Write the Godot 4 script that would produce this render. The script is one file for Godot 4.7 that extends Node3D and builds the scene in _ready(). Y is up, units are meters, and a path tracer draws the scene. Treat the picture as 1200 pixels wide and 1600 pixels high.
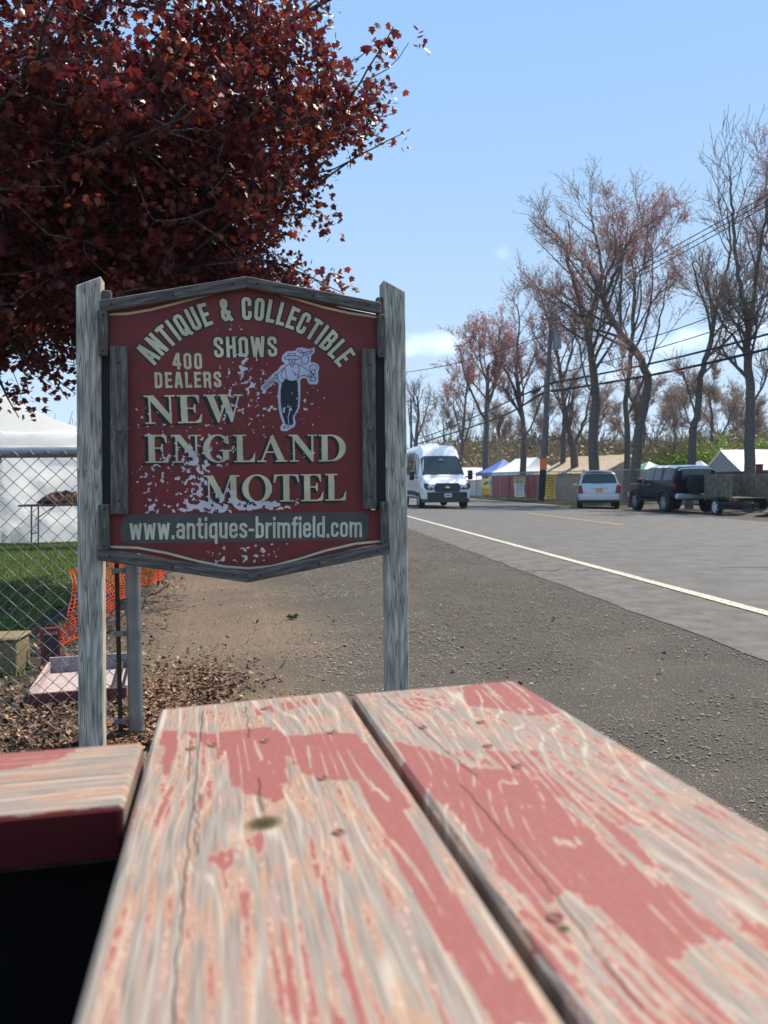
extends Node3D

# ------------------------------------------------------------------ mesh builders
class MB:
	var v := PackedVector3Array()
	var uv := PackedVector2Array()
	var col := PackedColorArray()
	var tint := Color.WHITE
	func tri(a: Vector3, b: Vector3, c: Vector3, ua := Vector2.ZERO, ub := Vector2.ZERO, uc := Vector2.ZERO) -> void:
		v.append(a); v.append(b); v.append(c)
		uv.append(ua); uv.append(ub); uv.append(uc)
		col.append(tint); col.append(tint); col.append(tint)
	func quad(a: Vector3, b: Vector3, c: Vector3, d: Vector3) -> void:   # clockwise seen from outside
		tri(a, b, c, Vector2(0, 0), Vector2(1, 0), Vector2(1, 1)); tri(a, c, d, Vector2(0, 0), Vector2(1, 1), Vector2(0, 1))
	func ori(a: Vector3, b: Vector3, c: Vector3, out: Vector3) -> void:   # wound so that it faces out
		if (c - a).cross(b - a).dot(out) >= 0.0: tri(a, b, c)
		else: tri(a, c, b)
	func oquad(a: Vector3, b: Vector3, c: Vector3, d: Vector3, out: Vector3) -> void:
		ori(a, b, c, out); ori(a, c, d, out)
	func box(c: Vector3, s: Vector3, bev := 0.0, B := Basis.IDENTITY) -> void:
		var h := s * 0.5
		bev = minf(bev, minf(h.x, minf(h.y, h.z)) * 0.9)
		for ax in 3:
			for sg in [-1.0, 1.0]:
				var u := (ax + 1) % 3
				var w := (ax + 2) % 3
				var p := []
				for k in [[-1, -1], [1, -1], [1, 1], [-1, 1]]:
					var q := Vector3.ZERO
					q[ax] = sg * h[ax]
					q[u] = k[0] * (h[u] - bev); q[w] = k[1] * (h[w] - bev)
					p.append(c + B * q)
				var o := Vector3.ZERO
				o[ax] = sg
				oquad(p[0], p[1], p[2], p[3], B * o)
		if bev <= 0.0: return
		for ax in 3:      # edges along ax
			var u := (ax + 1) % 3
			var w := (ax + 2) % 3
			for a in [-1.0, 1.0]:
				for b in [-1.0, 1.0]:
					var p := []
					for k in [[-1, 0], [1, 0], [1, 1], [-1, 1]]:
						var q := Vector3.ZERO
						q[ax] = k[0] * (h[ax] - bev)
						q[u] = a * (h[u] - (bev if k[1] == 1 else 0.0)); q[w] = b * (h[w] - (0.0 if k[1] == 1 else bev))
						p.append(c + B * q)
					var o := Vector3.ZERO
					o[u] = a; o[w] = b
					oquad(p[0], p[1], p[2], p[3], B * o)
		for a in [-1.0, 1.0]:
			for b in [-1.0, 1.0]:
				for d in [-1.0, 1.0]:
					var g := Vector3(a, b, d)
					ori(c + B * (g * (h - Vector3(0, bev, bev))), c + B * (g * (h - Vector3(bev, 0, bev))), c + B * (g * (h - Vector3(bev, bev, 0))), B * g)
	func bar(a: Vector3, b: Vector3, w: float, t: float, bev := 0.0, up := Vector3.UP) -> void:   # a beam from a to b
		var y := (b - a).normalized()
		if absf(y.dot(up)) > 0.98: up = Vector3.BACK
		var x := up.cross(y).normalized()
		box((a + b) * 0.5, Vector3(w, a.distance_to(b), t), bev, Basis(x, y, x.cross(y)))
	func tube(p: PackedVector3Array, r: PackedFloat32Array, n := 8, caps := true) -> void:
		var rings := []
		var last := Vector3.ZERO
		for i in p.size():
			var d := (p[mini(i + 1, p.size() - 1)] - p[maxi(i - 1, 0)]).normalized()
			var x := last - d * last.dot(d) if i > 0 else d.cross(Vector3.UP if absf(d.y) < 0.9 else Vector3.RIGHT)
			x = x.normalized(); last = x
			var y := d.cross(x)
			var ring := []
			for k in n:
				var t := TAU * k / n
				ring.append(p[i] + (x * cos(t) + y * sin(t)) * r[i])
			rings.append(ring)
		for i in p.size() - 1:
			for k in n:
				var m := (p[i] + p[i + 1]) * 0.5
				var q: Vector3 = rings[i][k]
				oquad(q, rings[i][(k + 1) % n], rings[i + 1][(k + 1) % n], rings[i + 1][k], (q + rings[i][(k + 1) % n]) * 0.5 - p[i])
		if caps:
			var e := p.size() - 1
			for k in n:
				ori(p[0], rings[0][k], rings[0][(k + 1) % n], p[0] - p[1])
				ori(p[e], rings[e][k], rings[e][(k + 1) % n], p[e] - p[e - 1])
	func rod(a: Vector3, b: Vector3, r: float, n := 8) -> void:
		tube(PackedVector3Array([a, b]), PackedFloat32Array([r, r]), n)
	func lathe(prof: Array, n: int, X := Transform3D.IDENTITY) -> void:   # [radius, height] up the local y axis, listed bottom to top round the outside
		for i in prof.size() - 1:
			for k in n:
				var t0 := TAU * k / n
				var t1 := TAU * (k + 1) / n
				var a: float = prof[i][0]
				var b: float = prof[i + 1][0]
				var p0 := Vector3(a * cos(t0), prof[i][1], a * sin(t0))
				var p1 := Vector3(a * cos(t1), prof[i][1], a * sin(t1))
				var p2 := Vector3(b * cos(t1), prof[i + 1][1], b * sin(t1))
				var p3 := Vector3(b * cos(t0), prof[i + 1][1], b * sin(t0))
				var mid := (t0 + t1) * 0.5
				var dy: float = prof[i + 1][1] - prof[i][1]
				var out := X.basis * Vector3(cos(mid) * dy, a - b, sin(mid) * dy)
				if a > 0.0: ori(X * p0, X * p1, X * p2, out)
				if b > 0.0: ori(X * p0, X * p2, X * p3, out)
	func sheet(rows: Array, out: Vector3, tx := Vector2.ONE) -> void:   # a grid of points, its faces turned towards out
		for i in rows.size() - 1:
			for j in rows[i].size() - 1:
				var a: Vector3 = rows[i][j]
				var b: Vector3 = rows[i][j + 1]
				var c: Vector3 = rows[i + 1][j + 1]
				var d: Vector3 = rows[i + 1][j]
				var f := Vector2(1.0 / (rows[i].size() - 1), 1.0 / (rows.size() - 1)) * tx
				var ua := Vector2(j, i) * f
				var uc := Vector2(j + 1, i + 1) * f
				if (c - a).cross(b - a).dot(out) >= 0.0:
					tri(a, b, c, ua, Vector2(uc.x, ua.y), uc); tri(a, c, d, ua, uc, Vector2(ua.x, uc.y))
				else:
					tri(a, c, b, ua, uc, Vector2(uc.x, ua.y)); tri(a, d, c, ua, Vector2(ua.x, uc.y), uc)
	func slab(poly: PackedVector2Array, z0: float, z1: float, bev := 0.0, X := Transform3D.IDENTITY) -> void:   # polygon in x, y thickened from z0 to z1
		var id := Geometry2D.triangulate_polygon(poly)
		var inn := poly
		for s in [[z1, 1.0], [z0, -1.0]]:
			for i in range(0, id.size(), 3):
				var a := X * Vector3(inn[id[i]].x, inn[id[i]].y, s[0])
				var b := X * Vector3(inn[id[i + 1]].x, inn[id[i + 1]].y, s[0])
				var c := X * Vector3(inn[id[i + 2]].x, inn[id[i + 2]].y, s[0])
				ori(a, b, c, X.basis * Vector3(0, 0, s[1]))
		var area := 0.0
		for i in poly.size():
			var p := poly[i]
			var q := poly[(i + 1) % poly.size()]
			area += p.x * q.y - q.x * p.y
		for i in poly.size():
			var p := poly[i]
			var q := poly[(i + 1) % poly.size()]
			var o := Vector3(q.y - p.y, p.x - q.x, 0) * signf(area)
			oquad(X * Vector3(p.x, p.y, z0), X * Vector3(q.x, q.y, z0), X * Vector3(q.x, q.y, z1), X * Vector3(p.x, p.y, z1), X.basis * o)
	func mesh(angle := 40.0, colors := false) -> ArrayMesh:
		var nrm := PackedVector3Array()
		nrm.resize(v.size())
		var at := {}
		var fn := PackedVector3Array()
		for i in range(0, v.size(), 3):
			var f := (v[i + 2] - v[i]).cross(v[i + 1] - v[i])
			fn.append(f)
			if angle > 0.0:
				for k in 3:
					var key := Vector3i((v[i + k] * 2000.0).round())
					if at.has(key): at[key].append(f)
					else: at[key] = [f]
		var lim := cos(deg_to_rad(angle))
		for i in v.size():
			var f := fn[i / 3]
			if angle > 0.0:
				var u := f.normalized()
				var s := Vector3.ZERO
				for g in at[Vector3i((v[i] * 2000.0).round())]:
					if g.normalized().dot(u) >= lim: s += g
				nrm[i] = s.normalized() if s.length_squared() > 0.0 else u
			else:
				nrm[i] = f.normalized()
		var arr := []
		arr.resize(Mesh.ARRAY_MAX)
		arr[Mesh.ARRAY_VERTEX] = v
		arr[Mesh.ARRAY_NORMAL] = nrm
		arr[Mesh.ARRAY_TEX_UV] = uv
		if colors: arr[Mesh.ARRAY_COLOR] = col
		var m := ArrayMesh.new()
		if v.size() > 0: m.add_surface_from_arrays(Mesh.PRIMITIVE_TRIANGLES, arr)
		return m

class TB:      # many thin tapered branches in one indexed mesh
	var v := PackedVector3Array()
	var n := PackedVector3Array()
	var id := PackedInt32Array()
	func tube(p: PackedVector3Array, r: PackedFloat32Array, k: int) -> void:
		var base := v.size()
		var last := Vector3.ZERO
		for i in p.size():
			var d := (p[mini(i + 1, p.size() - 1)] - p[maxi(i - 1, 0)]).normalized()
			var x := last - d * last.dot(d) if i > 0 else d.cross(Vector3.UP if absf(d.y) < 0.9 else Vector3.RIGHT)
			x = x.normalized(); last = x
			var y := d.cross(x)
			for j in k:
				var t := TAU * j / k
				var o := x * cos(t) + y * sin(t)
				v.append(p[i] + o * r[i]); n.append(o)
		for i in p.size() - 1:
			for j in k:
				var a := base + i * k + j
				var b := base + i * k + (j + 1) % k
				id.append(a); id.append(b + k); id.append(b)
				id.append(a); id.append(a + k); id.append(b + k)
	func mesh() -> ArrayMesh:
		var arr := []
		arr.resize(Mesh.ARRAY_MAX)
		arr[Mesh.ARRAY_VERTEX] = v
		arr[Mesh.ARRAY_NORMAL] = n
		arr[Mesh.ARRAY_INDEX] = id
		var m := ArrayMesh.new()
		if v.size() > 0: m.add_surface_from_arrays(Mesh.PRIMITIVE_TRIANGLES, arr)
		return m

# ------------------------------------------------------------------ naming
var taken := {}
func numbered(called: String) -> String:
	var k: int = taken.get(called, 0)
	taken[called] = k + 1
	return called if k == 0 else "%s_%03d" % [called, k]

func tag(o: Node, label: String, category := "", group := "", kind := "") -> Node:
	if label: o.set_meta("label", label)
	if category: o.set_meta("category", category)
	if group: o.set_meta("group", group)
	if kind: o.set_meta("kind", kind)
	return o

func thing(called: String, label: String, category: String, where := Vector3.ZERO, turn := 0.0, group := "") -> Node3D:
	var o := Node3D.new()
	o.name = numbered(called)
	add_child(o)
	o.position = where
	o.rotation.y = turn
	tag(o, label, category, group)
	return o

func put(called: String, m: Mesh, material: Material, parent: Node = null, where := Vector3.ZERO) -> MeshInstance3D:
	var o := MeshInstance3D.new()
	o.name = called if parent else numbered(called)
	o.mesh = m
	if material: o.material_override = material
	o.position = where
	if parent: parent.add_child(o, true)
	else: add_child(o)
	return o

func many(called: String, m: Mesh, material: Material, xf: Array, cols: Array, parent: Node = null) -> MultiMeshInstance3D:
	var mm := MultiMesh.new()
	mm.transform_format = MultiMesh.TRANSFORM_3D
	mm.use_colors = cols.size() > 0
	mm.mesh = m
	mm.instance_count = xf.size()
	for i in xf.size():
		mm.set_instance_transform(i, xf[i])
		if cols.size() > 0: mm.set_instance_color(i, cols[i])
	var o := MultiMeshInstance3D.new()
	o.name = called if parent else numbered(called)
	o.multimesh = mm
	o.material_override = material
	o.set_meta("kind", "stuff")
	if parent: parent.add_child(o, true)
	else: add_child(o)
	return o

# ------------------------------------------------------------------ materials
var rng := RandomNumberGenerator.new()
func rf(a: float, b: float) -> float: return rng.randf_range(a, b)

func noise(sd: int, freq: float, oct := 4) -> FastNoiseLite:
	var f := FastNoiseLite.new()
	f.noise_type = FastNoiseLite.TYPE_SIMPLEX_SMOOTH
	f.seed = sd
	f.frequency = freq
	f.fractal_octaves = oct
	return f

func noise_tex(sd: int, freq: float, lo: Color, hi: Color, size := 512, oct := 5, tight := 0.0) -> NoiseTexture2D:
	var t := NoiseTexture2D.new()
	t.width = size; t.height = size
	t.seamless = true
	t.noise = noise(sd, freq, oct)
	var g := Gradient.new()
	g.offsets = PackedFloat32Array([tight, 1.0 - tight])
	g.colors = PackedColorArray([lo, hi])
	t.color_ramp = g
	return t

func lin(r: float, g: float, b: float) -> Color: return Color(r, g, b).linear_to_srgb()

func mat(c: Color, rough := 0.8, metal := 0.0) -> StandardMaterial3D:   # c is a linear, real-world colour
	var m := StandardMaterial3D.new()
	m.albedo_color = c.linear_to_srgb()
	m.roughness = rough
	m.metallic = metal
	return m

func tex_mat(c: Color, t: Texture2D, scale: Vector3, rough := 0.85, world := false, bump: Texture2D = null, depth := 0.3) -> StandardMaterial3D:
	var m := mat(c, rough)
	m.albedo_texture = t
	m.uv1_triplanar = true
	m.uv1_world_triplanar = world
	m.uv1_scale = scale
	m.uv1_triplanar_sharpness = 8.0
	if bump:
		m.heightmap_enabled = true
		m.heightmap_texture = bump
		m.heightmap_scale = depth
	return m

# noise stretched along the rows of an image: one float 0..1 per pixel
func stretched(sd: int, w: int, h: int, nw: int, nh: int, freq: float, oct := 3) -> PackedByteArray:
	var im := noise(sd, freq, oct).get_image(nw, nh)
	im.convert(Image.FORMAT_L8)
	im.resize(w, h, Image.INTERPOLATE_CUBIC)
	return im.get_data()

# grey weathered grain running along v (the y axis of a triplanar box)
func grain_images(sd: int, w: int, h: int, dark: Color, pale: Color, line: Color, rings: float) -> Array:
	var n1 := stretched(sd, w, h, w, maxi(h / 64, 4), 0.16, 3)
	var n2 := stretched(sd + 1, w, h, w / 4, maxi(h / 48, 4), 0.07, 2)
	var n3 := stretched(sd + 2, w, h, w / 4, h / 8, 0.05, 4)
	var rgb := PackedByteArray()
	rgb.resize(w * h * 3)
	var hgt := PackedByteArray()
	hgt.resize(w * h)
	var i := 0
	for y in h:
		for x in w:
			var a := float(x) / w - 0.5
			var q := sqrt(a * a + 0.004) * rings + sin(TAU * y / h) * 1.3 + (n2[i] / 255.0 - 0.5) * 1.7
			var f := absf(fposmod(q, 1.0) - 0.5) * 2.0
			var ridge := pow(f, 5.0)
			var t := clampf(n1[i] / 255.0 * 1.3 - 0.15, 0.0, 1.0)
			var c := dark.lerp(pale, clampf(t * 0.75 + (n3[i] / 255.0 - 0.5) * 0.9, 0.0, 1.0)).lerp(line, ridge * 0.8)
			rgb[i * 3] = int(clampf(c.r, 0, 1) * 255); rgb[i * 3 + 1] = int(clampf(c.g, 0, 1) * 255); rgb[i * 3 + 2] = int(clampf(c.b, 0, 1) * 255)
			hgt[i] = int(clampf(150 + (t - 0.5) * 120 - ridge * 70, 0, 255))
			i += 1
	return [ImageTexture.create_from_image(Image.create_from_data(w, h, false, Image.FORMAT_RGB8, rgb)), ImageTexture.create_from_image(Image.create_from_data(w, h, false, Image.FORMAT_L8, hgt))]

# ------------------------------------------------------------------ the lie of the land: s across the road from its near edge line, t along it
const RO := Vector3(4.12, 0, -5.157)
const RT := Vector3(0.0828, 0, -0.99657)
const RS := Vector3(0.99657, 0, 0.0828)
func ground_height(s: float) -> float: return 0.0 if s <= 0.0 else (-0.022 * s if s < 16.0 else -0.352)
func at(s: float, t: float, up := 0.0) -> Vector3: return RO + RS * s + RT * t + Vector3.UP * (ground_height(s) + up)
func st(p: Vector3) -> Vector2: return Vector2((p - RO).dot(RS), (p - RO).dot(RT))
func on_ground(x: float, z: float, up := 0.0) -> Vector3: return Vector3(x, ground_height(st(Vector3(x, 0, z)).x) + up, z)

var M := {}
func _ready() -> void:
	# camera
	var cam := Camera3D.new()
	cam.name = "camera"
	add_child(cam)
	cam.position = Vector3(0, 1.05, 0)
	cam.rotation_degrees = Vector3(-2.2, -12.0, -0.6)
	cam.near = 0.02
	cam.far = 3000.0
	var lens := CameraAttributesPhysical.new()
	lens.frustum_focal_length = 26.25
	lens.frustum_near = 0.02
	lens.frustum_far = 3000.0
	lens.frustum_focus_distance = 3.1
	lens.exposure_aperture = 6.6
	cam.attributes = lens
	cam.fov = 67.38
	# sky
	var sky := ProceduralSkyMaterial.new()
	sky.sky_top_color = lin(0.195, 0.36, 0.61)
	sky.sky_horizon_color = lin(0.49, 0.60, 0.70)
	sky.sky_curve = 0.19
	sky.ground_bottom_color = lin(0.10, 0.095, 0.09)
	sky.ground_horizon_color = lin(0.30, 0.32, 0.33)
	sky.sun_angle_max = 12.0
	sky.sun_curve = 0.08
	sky.sky_cover = cloud_cover()
	var env := Environment.new()
	env.background_mode = Environment.BG_SKY
	env.sky = Sky.new()
	env.sky.sky_material = sky
	env.background_energy_multiplier = 1.0
	env.tonemap_mode = Environment.TONE_MAPPER_LINEAR
	env.tonemap_exposure = 1.6
	env.sdfgi_enabled = true
	env.ssao_enabled = true
	env.ssil_enabled = true
	env.fog_enabled = true
	env.fog_density = 0.00035
	env.fog_light_color = Color(0.80, 0.87, 0.95)
	var we := WorldEnvironment.new()
	we.name = "world"
	we.environment = env
	add_child(we)
	# sun: high, ahead and to the right
	var sun := DirectionalLight3D.new()
	sun.name = "sun"
	sun.light_energy = 1.5
	sun.light_color = Color(1.0, 0.942, 0.855)
	sun.light_angular_distance = 0.5
	sun.shadow_enabled = true
	add_child(sun)
	sun.look_at_from_position(Vector3(0.46, 0.84, -0.29) * 50.0, Vector3.ZERO)

	rng.seed = 7
	materials()
	ground()
	road()
	table()
	roadside_sign()
	near_fence()
	behind_fence()
	left_tent()
	red_maple()
	passing_van()
	parked_cars()
	trailer_and_junk()
	far_fence_and_tents()
	poles_and_wires()
	bare_trees()
	brush()
	litter()

func cloud_cover() -> ImageTexture:
	var w := 2048
	var h := 1024
	var im := Image.create(w, h, false, Image.FORMAT_RGBA8)
	im.fill(Color(1, 1, 1, 0))
	var n := noise(5, 0.012, 5)
	var wisps := noise(9, 0.004, 4)
	# azimuth and height in degrees, half width, half height, strength: small fair-weather clouds all round, low over the trees
	var spots := [[15.6, 10.3, 3.4, 1.1, 0.85], [14.6, 9.7, 2.0, 0.7, 0.7], [20.9, 16.2, 0.5, 0.5, 0.35], [35.5, 9.0, 5.5, 1.3, 0.9], [31.5, 7.8, 4.0, 0.9, 0.7]]
	var r := RandomNumberGenerator.new()
	r.seed = 31
	for i in 26:
		spots.append([r.randf_range(46, 345), r.randf_range(6, 17), r.randf_range(2, 6), r.randf_range(0.7, 1.6), r.randf_range(0.4, 0.9)])
	for s in spots:
		var cx = s[0] / 360.0 * w
		var cy = (0.5 - s[1] / 180.0) * h
		var rx: float = s[2] / 360.0 * w
		var ry: float = s[3] / 180.0 * h
		for y in range(int(cy - ry * 2), int(cy + ry * 2) + 1):
			for x in range(int(cx - rx * 2), int(cx + rx * 2) + 1):
				var dx = (x - cx) / rx
				var dy = (y - cy) / ry
				if dy > 0: dy *= 1.5
				var f = 1.0 - dx * dx - dy * dy + n.get_noise_2d(x * 2.6, y * 5.0) * 2.6
				var k = clampf(f * 0.55, 0.0, 1.0) * s[4]
				if k > 0.0:
					var px := posmod(x, w)
					var old := im.get_pixel(px, y).a
					im.set_pixel(px, y, Color(1, 1, 1, clampf(maxf(old, k * 0.30), 0, 1)))
	return ImageTexture.create_from_image(im)

func materials() -> void:
	M.speck = noise_tex(11, 0.09, Color(0.5, 0.5, 0.5), Color(1, 1, 1), 512, 5, 0.15)
	M.speck_bump = noise_tex(12, 0.11, Color.BLACK, Color.WHITE, 512, 5)
	M.mottle = noise_tex(13, 0.012, Color(0.72, 0.72, 0.72), Color(1, 1, 1), 512, 6, 0.1)
	M.steel = tex_mat(Color(0.27, 0.29, 0.315), noise_tex(15, 0.02, Color(0.86, 0.86, 0.86), Color(1, 1, 1), 256, 5), Vector3.ONE * 2.0, 0.45)
	M.steel.metallic = 0.55
	M.wire = mat(Color(0.17, 0.19, 0.20), 0.5, 0.4)
	M.rust = tex_mat(Color(0.075, 0.055, 0.045), M.speck, Vector3.ONE * 9.0, 0.9)
	M.rubber = mat(Color(0.018, 0.018, 0.02), 0.85)
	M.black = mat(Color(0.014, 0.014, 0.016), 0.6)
	M.glass = mat(Color(0.03, 0.045, 0.05), 0.05)
	M.chrome = mat(Color(0.55, 0.56, 0.58), 0.2, 1.0)
	M.alloy = mat(Color(0.5, 0.51, 0.53), 0.35, 0.7)
	M.white = mat(Color(0.78, 0.79, 0.80), 0.35)
	var g := grain_images(41, 256, 1024, Color(0.58, 0.575, 0.55), Color(0.94, 0.93, 0.89), Color(0.36, 0.35, 0.335), 9.0)
	M.post = tex_mat(Color(1.0, 0.94, 0.87), g[0], Vector3(9.0, 0.9, 9.0), 0.9, false, g[1], 0.35)
	var g2 := grain_images(57, 256, 1024, Color(0.30, 0.285, 0.275), Color(0.56, 0.54, 0.52), Color(0.24, 0.23, 0.225), 5.0)
	M.batten = tex_mat(Color(1.0, 0.95, 0.89), g2[0], Vector3(11.0, 1.1, 11.0), 0.9, false, g2[1], 0.3)
	M.ply = tex_mat(Color(0.36, 0.31, 0.25), g[0], Vector3(1.2, 0.3, 1.2), 0.9)
	M.bark = tex_mat(Color(0.33, 0.285, 0.245), noise_tex(21, 0.03, Color(0.35, 0.34, 0.33), Color(1, 1, 1), 512, 5, 0.2), Vector3(2.2, 0.7, 2.2), 0.95, false, M.speck_bump, 2.0)
	M.twig = mat(Color(0.20, 0.155, 0.13), 0.9)
	M.tint = mat(Color(1, 1, 1), 0.8)
	M.tint.vertex_color_use_as_albedo = true

# ------------------------------------------------------------------ ground and road
func ground() -> void:
	var ss := []
	var x := -900.0
	for a in [[-900, -120, 120.0], [-120, -40, 16.0], [-40, -16, 3.0], [-16, 0, 0.22], [0, 16, 1.0], [16, 64, 6.0], [64, 900, 120.0]]:
		x = a[0]
		while x < a[1] - 0.01:
			ss.append(x); x += a[2]
	ss.append(900.0)
	var ts := []
	for a in [[-600, -40, 80.0], [-40, -12, 4.0], [-12, 22, 0.25], [22, 60, 1.5], [60, 120, 8.0], [120, 1500, 120.0]]:
		x = a[0]
		while x < a[1] - 0.01:
			ts.append(x); x += a[2]
	ts.append(1500.0)
	var n1 := noise(3, 0.35, 4)
	var n2 := noise(4, 1.7, 3)
	var v := PackedVector3Array()
	var nn := PackedVector3Array()
	var cc := PackedColorArray()
	var id := PackedInt32Array()
	for i in ts.size():
		for j in ss.size():
			var s: float = ss[j]
			var t: float = ts[i]
			var p := at(s, t)
			var w := n1.get_noise_2d(p.x, p.z)
			var f := n2.get_noise_2d(p.x, p.z)
			if s > -16 and s < -1.2 and t < 22 and t > -12: p.y += w * 0.02 + f * 0.006
			v.append(p); nn.append(Vector3.UP)
			var tan := Color(0.37, 0.275, 0.19).lerp(Color(0.22, 0.165, 0.115), clampf(0.4 + w * 1.1 + f * 0.5, 0, 1))
			var grey := Color(0.215, 0.185, 0.150).lerp(Color(0.14, 0.12, 0.10), clampf(0.5 + w + f * 0.6, 0, 1))
			var dark := Color(0.15, 0.128, 0.106).lerp(Color(0.195, 0.168, 0.14), clampf(0.5 + f, 0, 1))
			var c := tan
			var u := p.x + w * 0.7 + f * 0.25                      # across the verge
			var edge := s + w * 0.45
			c = tan.lerp(grey, smoothstep(0.15, 1.15, u - 0.02 * t))
			c = c.lerp(dark, smoothstep(-3.0, -1.9, edge + clampf((8.0 - t) * 0.12, -0.9, 0.6)))
			if p.x < -0.4 and p.z < -3.2:                              # behind the fence: earth and worn turf
				var soil := Color(0.045, 0.033, 0.024).lerp(Color(0.08, 0.06, 0.04), clampf(0.5 + f, 0, 1))
				var turf := Color(0.045, 0.075, 0.018)
				var green := smoothstep(-7.5, -9.5, p.z + w * 1.6)
				green = maxf(green, smoothstep(0.1, 0.35, w) * 0.7 * smoothstep(-1.0, -1.5, p.x))
				c = c.lerp(soil.lerp(turf, green), smoothstep(-0.45, -1.0, p.x + f * 0.2))
			if s > 8.5:                                              # far verge
				c = Color(0.15, 0.135, 0.10).lerp(Color(0.06, 0.085, 0.025), smoothstep(-0.15, 0.3, w + 0.18)) if t > 33 else Color(0.17, 0.14, 0.11)
				if s > 16: c = Color(0.13, 0.115, 0.08)
			if s < -16 or t > 60: c = Color(0.07, 0.085, 0.035)
			cc.append(c)
	var w2 := ss.size()
	for i in ts.size() - 1:
		for j in w2 - 1:
			var a := i * w2 + j
			for k in [a, a + w2 + 1, a + 1, a, a + w2, a + w2 + 1]: id.append(k)
	var arr := []
	arr.resize(Mesh.ARRAY_MAX)
	arr[Mesh.ARRAY_VERTEX] = v
	arr[Mesh.ARRAY_NORMAL] = nn
	arr[Mesh.ARRAY_COLOR] = cc
	arr[Mesh.ARRAY_INDEX] = id
	var m := ArrayMesh.new()
	m.add_surface_from_arrays(Mesh.PRIMITIVE_TRIANGLES, arr)
	var gm := tex_mat(Color(1.35, 1.35, 1.35), M.speck, Vector3.ONE * 1.7, 0.95, true, M.speck_bump, 1.6)
	gm.albedo_color = Color(1, 1, 1)
	gm.vertex_color_use_as_albedo = true
	tag(put("ground", m, gm), "tan earth and dark gravel verge beside the road", "", "", "structure")

func strip(s0: float, s1: float, t0: float, t1: float, up: float, step := 1.0, rag := 0.0, rag2 := 0.0) -> ArrayMesh:
	var n := noise(71, 0.9, 4)
	var rows := []
	var t := t0
	while t < t1 + step * 0.5:
		var row := []
		var a := s0 + n.get_noise_2d(t, s0 * 9.0) * rag + n.get_noise_2d(t * 4.0, 50.0) * rag * 0.4
		var b := s1 + n.get_noise_2d(t, s1 * 9.0 + 30.0) * rag2
		var cuts := [a, b] if s1 - s0 < 0.9 else [a, lerpf(a, b, 0.25), lerpf(a, b, 0.5), lerpf(a, b, 0.75), b]
		for s in cuts: row.append(at(s, t, up))
		rows.append(row)
		t += step
	var mb := MB.new()
	mb.sheet(rows, Vector3.UP)
	return mb.mesh(0.0)

func road() -> void:
	var asphalt := asphalt_texture()
	var rm := mat(Color(0.112, 0.110, 0.108), 0.8)
	rm.albedo_texture = asphalt
	rm.uv1_triplanar = true; rm.uv1_world_triplanar = true
	rm.uv1_scale = Vector3.ONE * 0.22
	rm.heightmap_enabled = true; rm.heightmap_texture = M.speck_bump; rm.heightmap_scale = 0.25
	tag(put("road", strip(0.02, 10.3, -30, 108, 0.008, 5.0), rm), "grey asphalt road", "", "", "structure")
	var sm := tex_mat(Color(0.135, 0.128, 0.12), asphalt, Vector3.ONE * 0.4, 0.85, true, M.speck_bump, 0.6)
	tag(put("road_shoulder", strip(-0.95, 0.02, -14, 60, 0.005, 0.12, 0.035), sm), "worn asphalt shoulder between gravel and white line", "", "", "structure")
	var worn := noise_tex(77, 0.05, Color(0.62, 0.6, 0.56), Color(1, 1, 1), 512, 5, 0.3)
	var wm := tex_mat(Color(0.62, 0.58, 0.51), worn, Vector3.ONE * 1.1, 0.7, true)
	tag(put("edge_line", strip(-0.065, 0.065, -14, 107, 0.012, 0.4, 0.012, 0.012), wm), "white edge line along the near side of the road", "", "", "structure")
	tag(put("edge_line", strip(9.62, 9.73, -14, 107, 0.012, 0.6, 0.012, 0.012), tex_mat(Color(0.42, 0.41, 0.39), worn, Vector3.ONE * 1.1, 0.7, true)), "faded white edge line along the far side of the road", "", "", "structure")
	var ym := tex_mat(Color(0.52, 0.33, 0.10), worn, Vector3.ONE * 1.1, 0.7, true)
	for k in [[13.2, 21.0], [30.5, 36.0], [46.0, 52.0], [-2.0, 4.5]]:
		tag(put("center_line", strip(4.80, 4.93, k[0], k[1], 0.012, 0.4, 0.01, 0.01), ym), "yellow dash of the road's centre line", "", "", "structure")
	# two old cracks sealed with tar across the lanes
	var tar := mat(Color(0.035, 0.035, 0.037), 0.6)
	var cr := MB.new()
	for c in [[6.4, 3.0, 9.6, 0.9], [3.2, 1.5, 6.2, 0.3], [3.1, -0.93, 0.0, 0.16]]:
		var n := noise(int(c[0] * 10), 0.5, 3)
		var pts := []
		for i in 41:
			var f := i / 40.0
			pts.append(Vector2(lerpf(c[1], c[2], f), c[0] + n.get_noise_1d(f * 12.0) * c[3]))
		for i in 40:
			var w := Vector3(0, 0, 0.014)
			cr.oquad(at(pts[i].x, pts[i].y, 0.012) - w, at(pts[i + 1].x, pts[i + 1].y, 0.012) - w, at(pts[i + 1].x, pts[i + 1].y, 0.012) + w, at(pts[i].x, pts[i].y, 0.012) + w, Vector3.UP)
	tag(put("road_crack_sealant", cr.mesh(0.0), tar), "thin dark sealed cracks in the asphalt", "", "", "structure")

func asphalt_texture() -> ImageTexture:
	var w := 1024
	var a := noise(81, 0.32, 2).get_seamless_image(w, w)
	var b := noise(82, 0.008, 5).get_seamless_image(w, w)
	a.convert(Image.FORMAT_L8); b.convert(Image.FORMAT_L8)
	var da := a.get_data()
	var db := b.get_data()
	for i in da.size():
		da[i] = clampi(int(205 + (da[i] - 128) * 0.40 + (db[i] - 128) * 0.28), 0, 255)
	return ImageTexture.create_from_image(Image.create_from_data(w, w, false, Image.FORMAT_L8, da))
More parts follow.
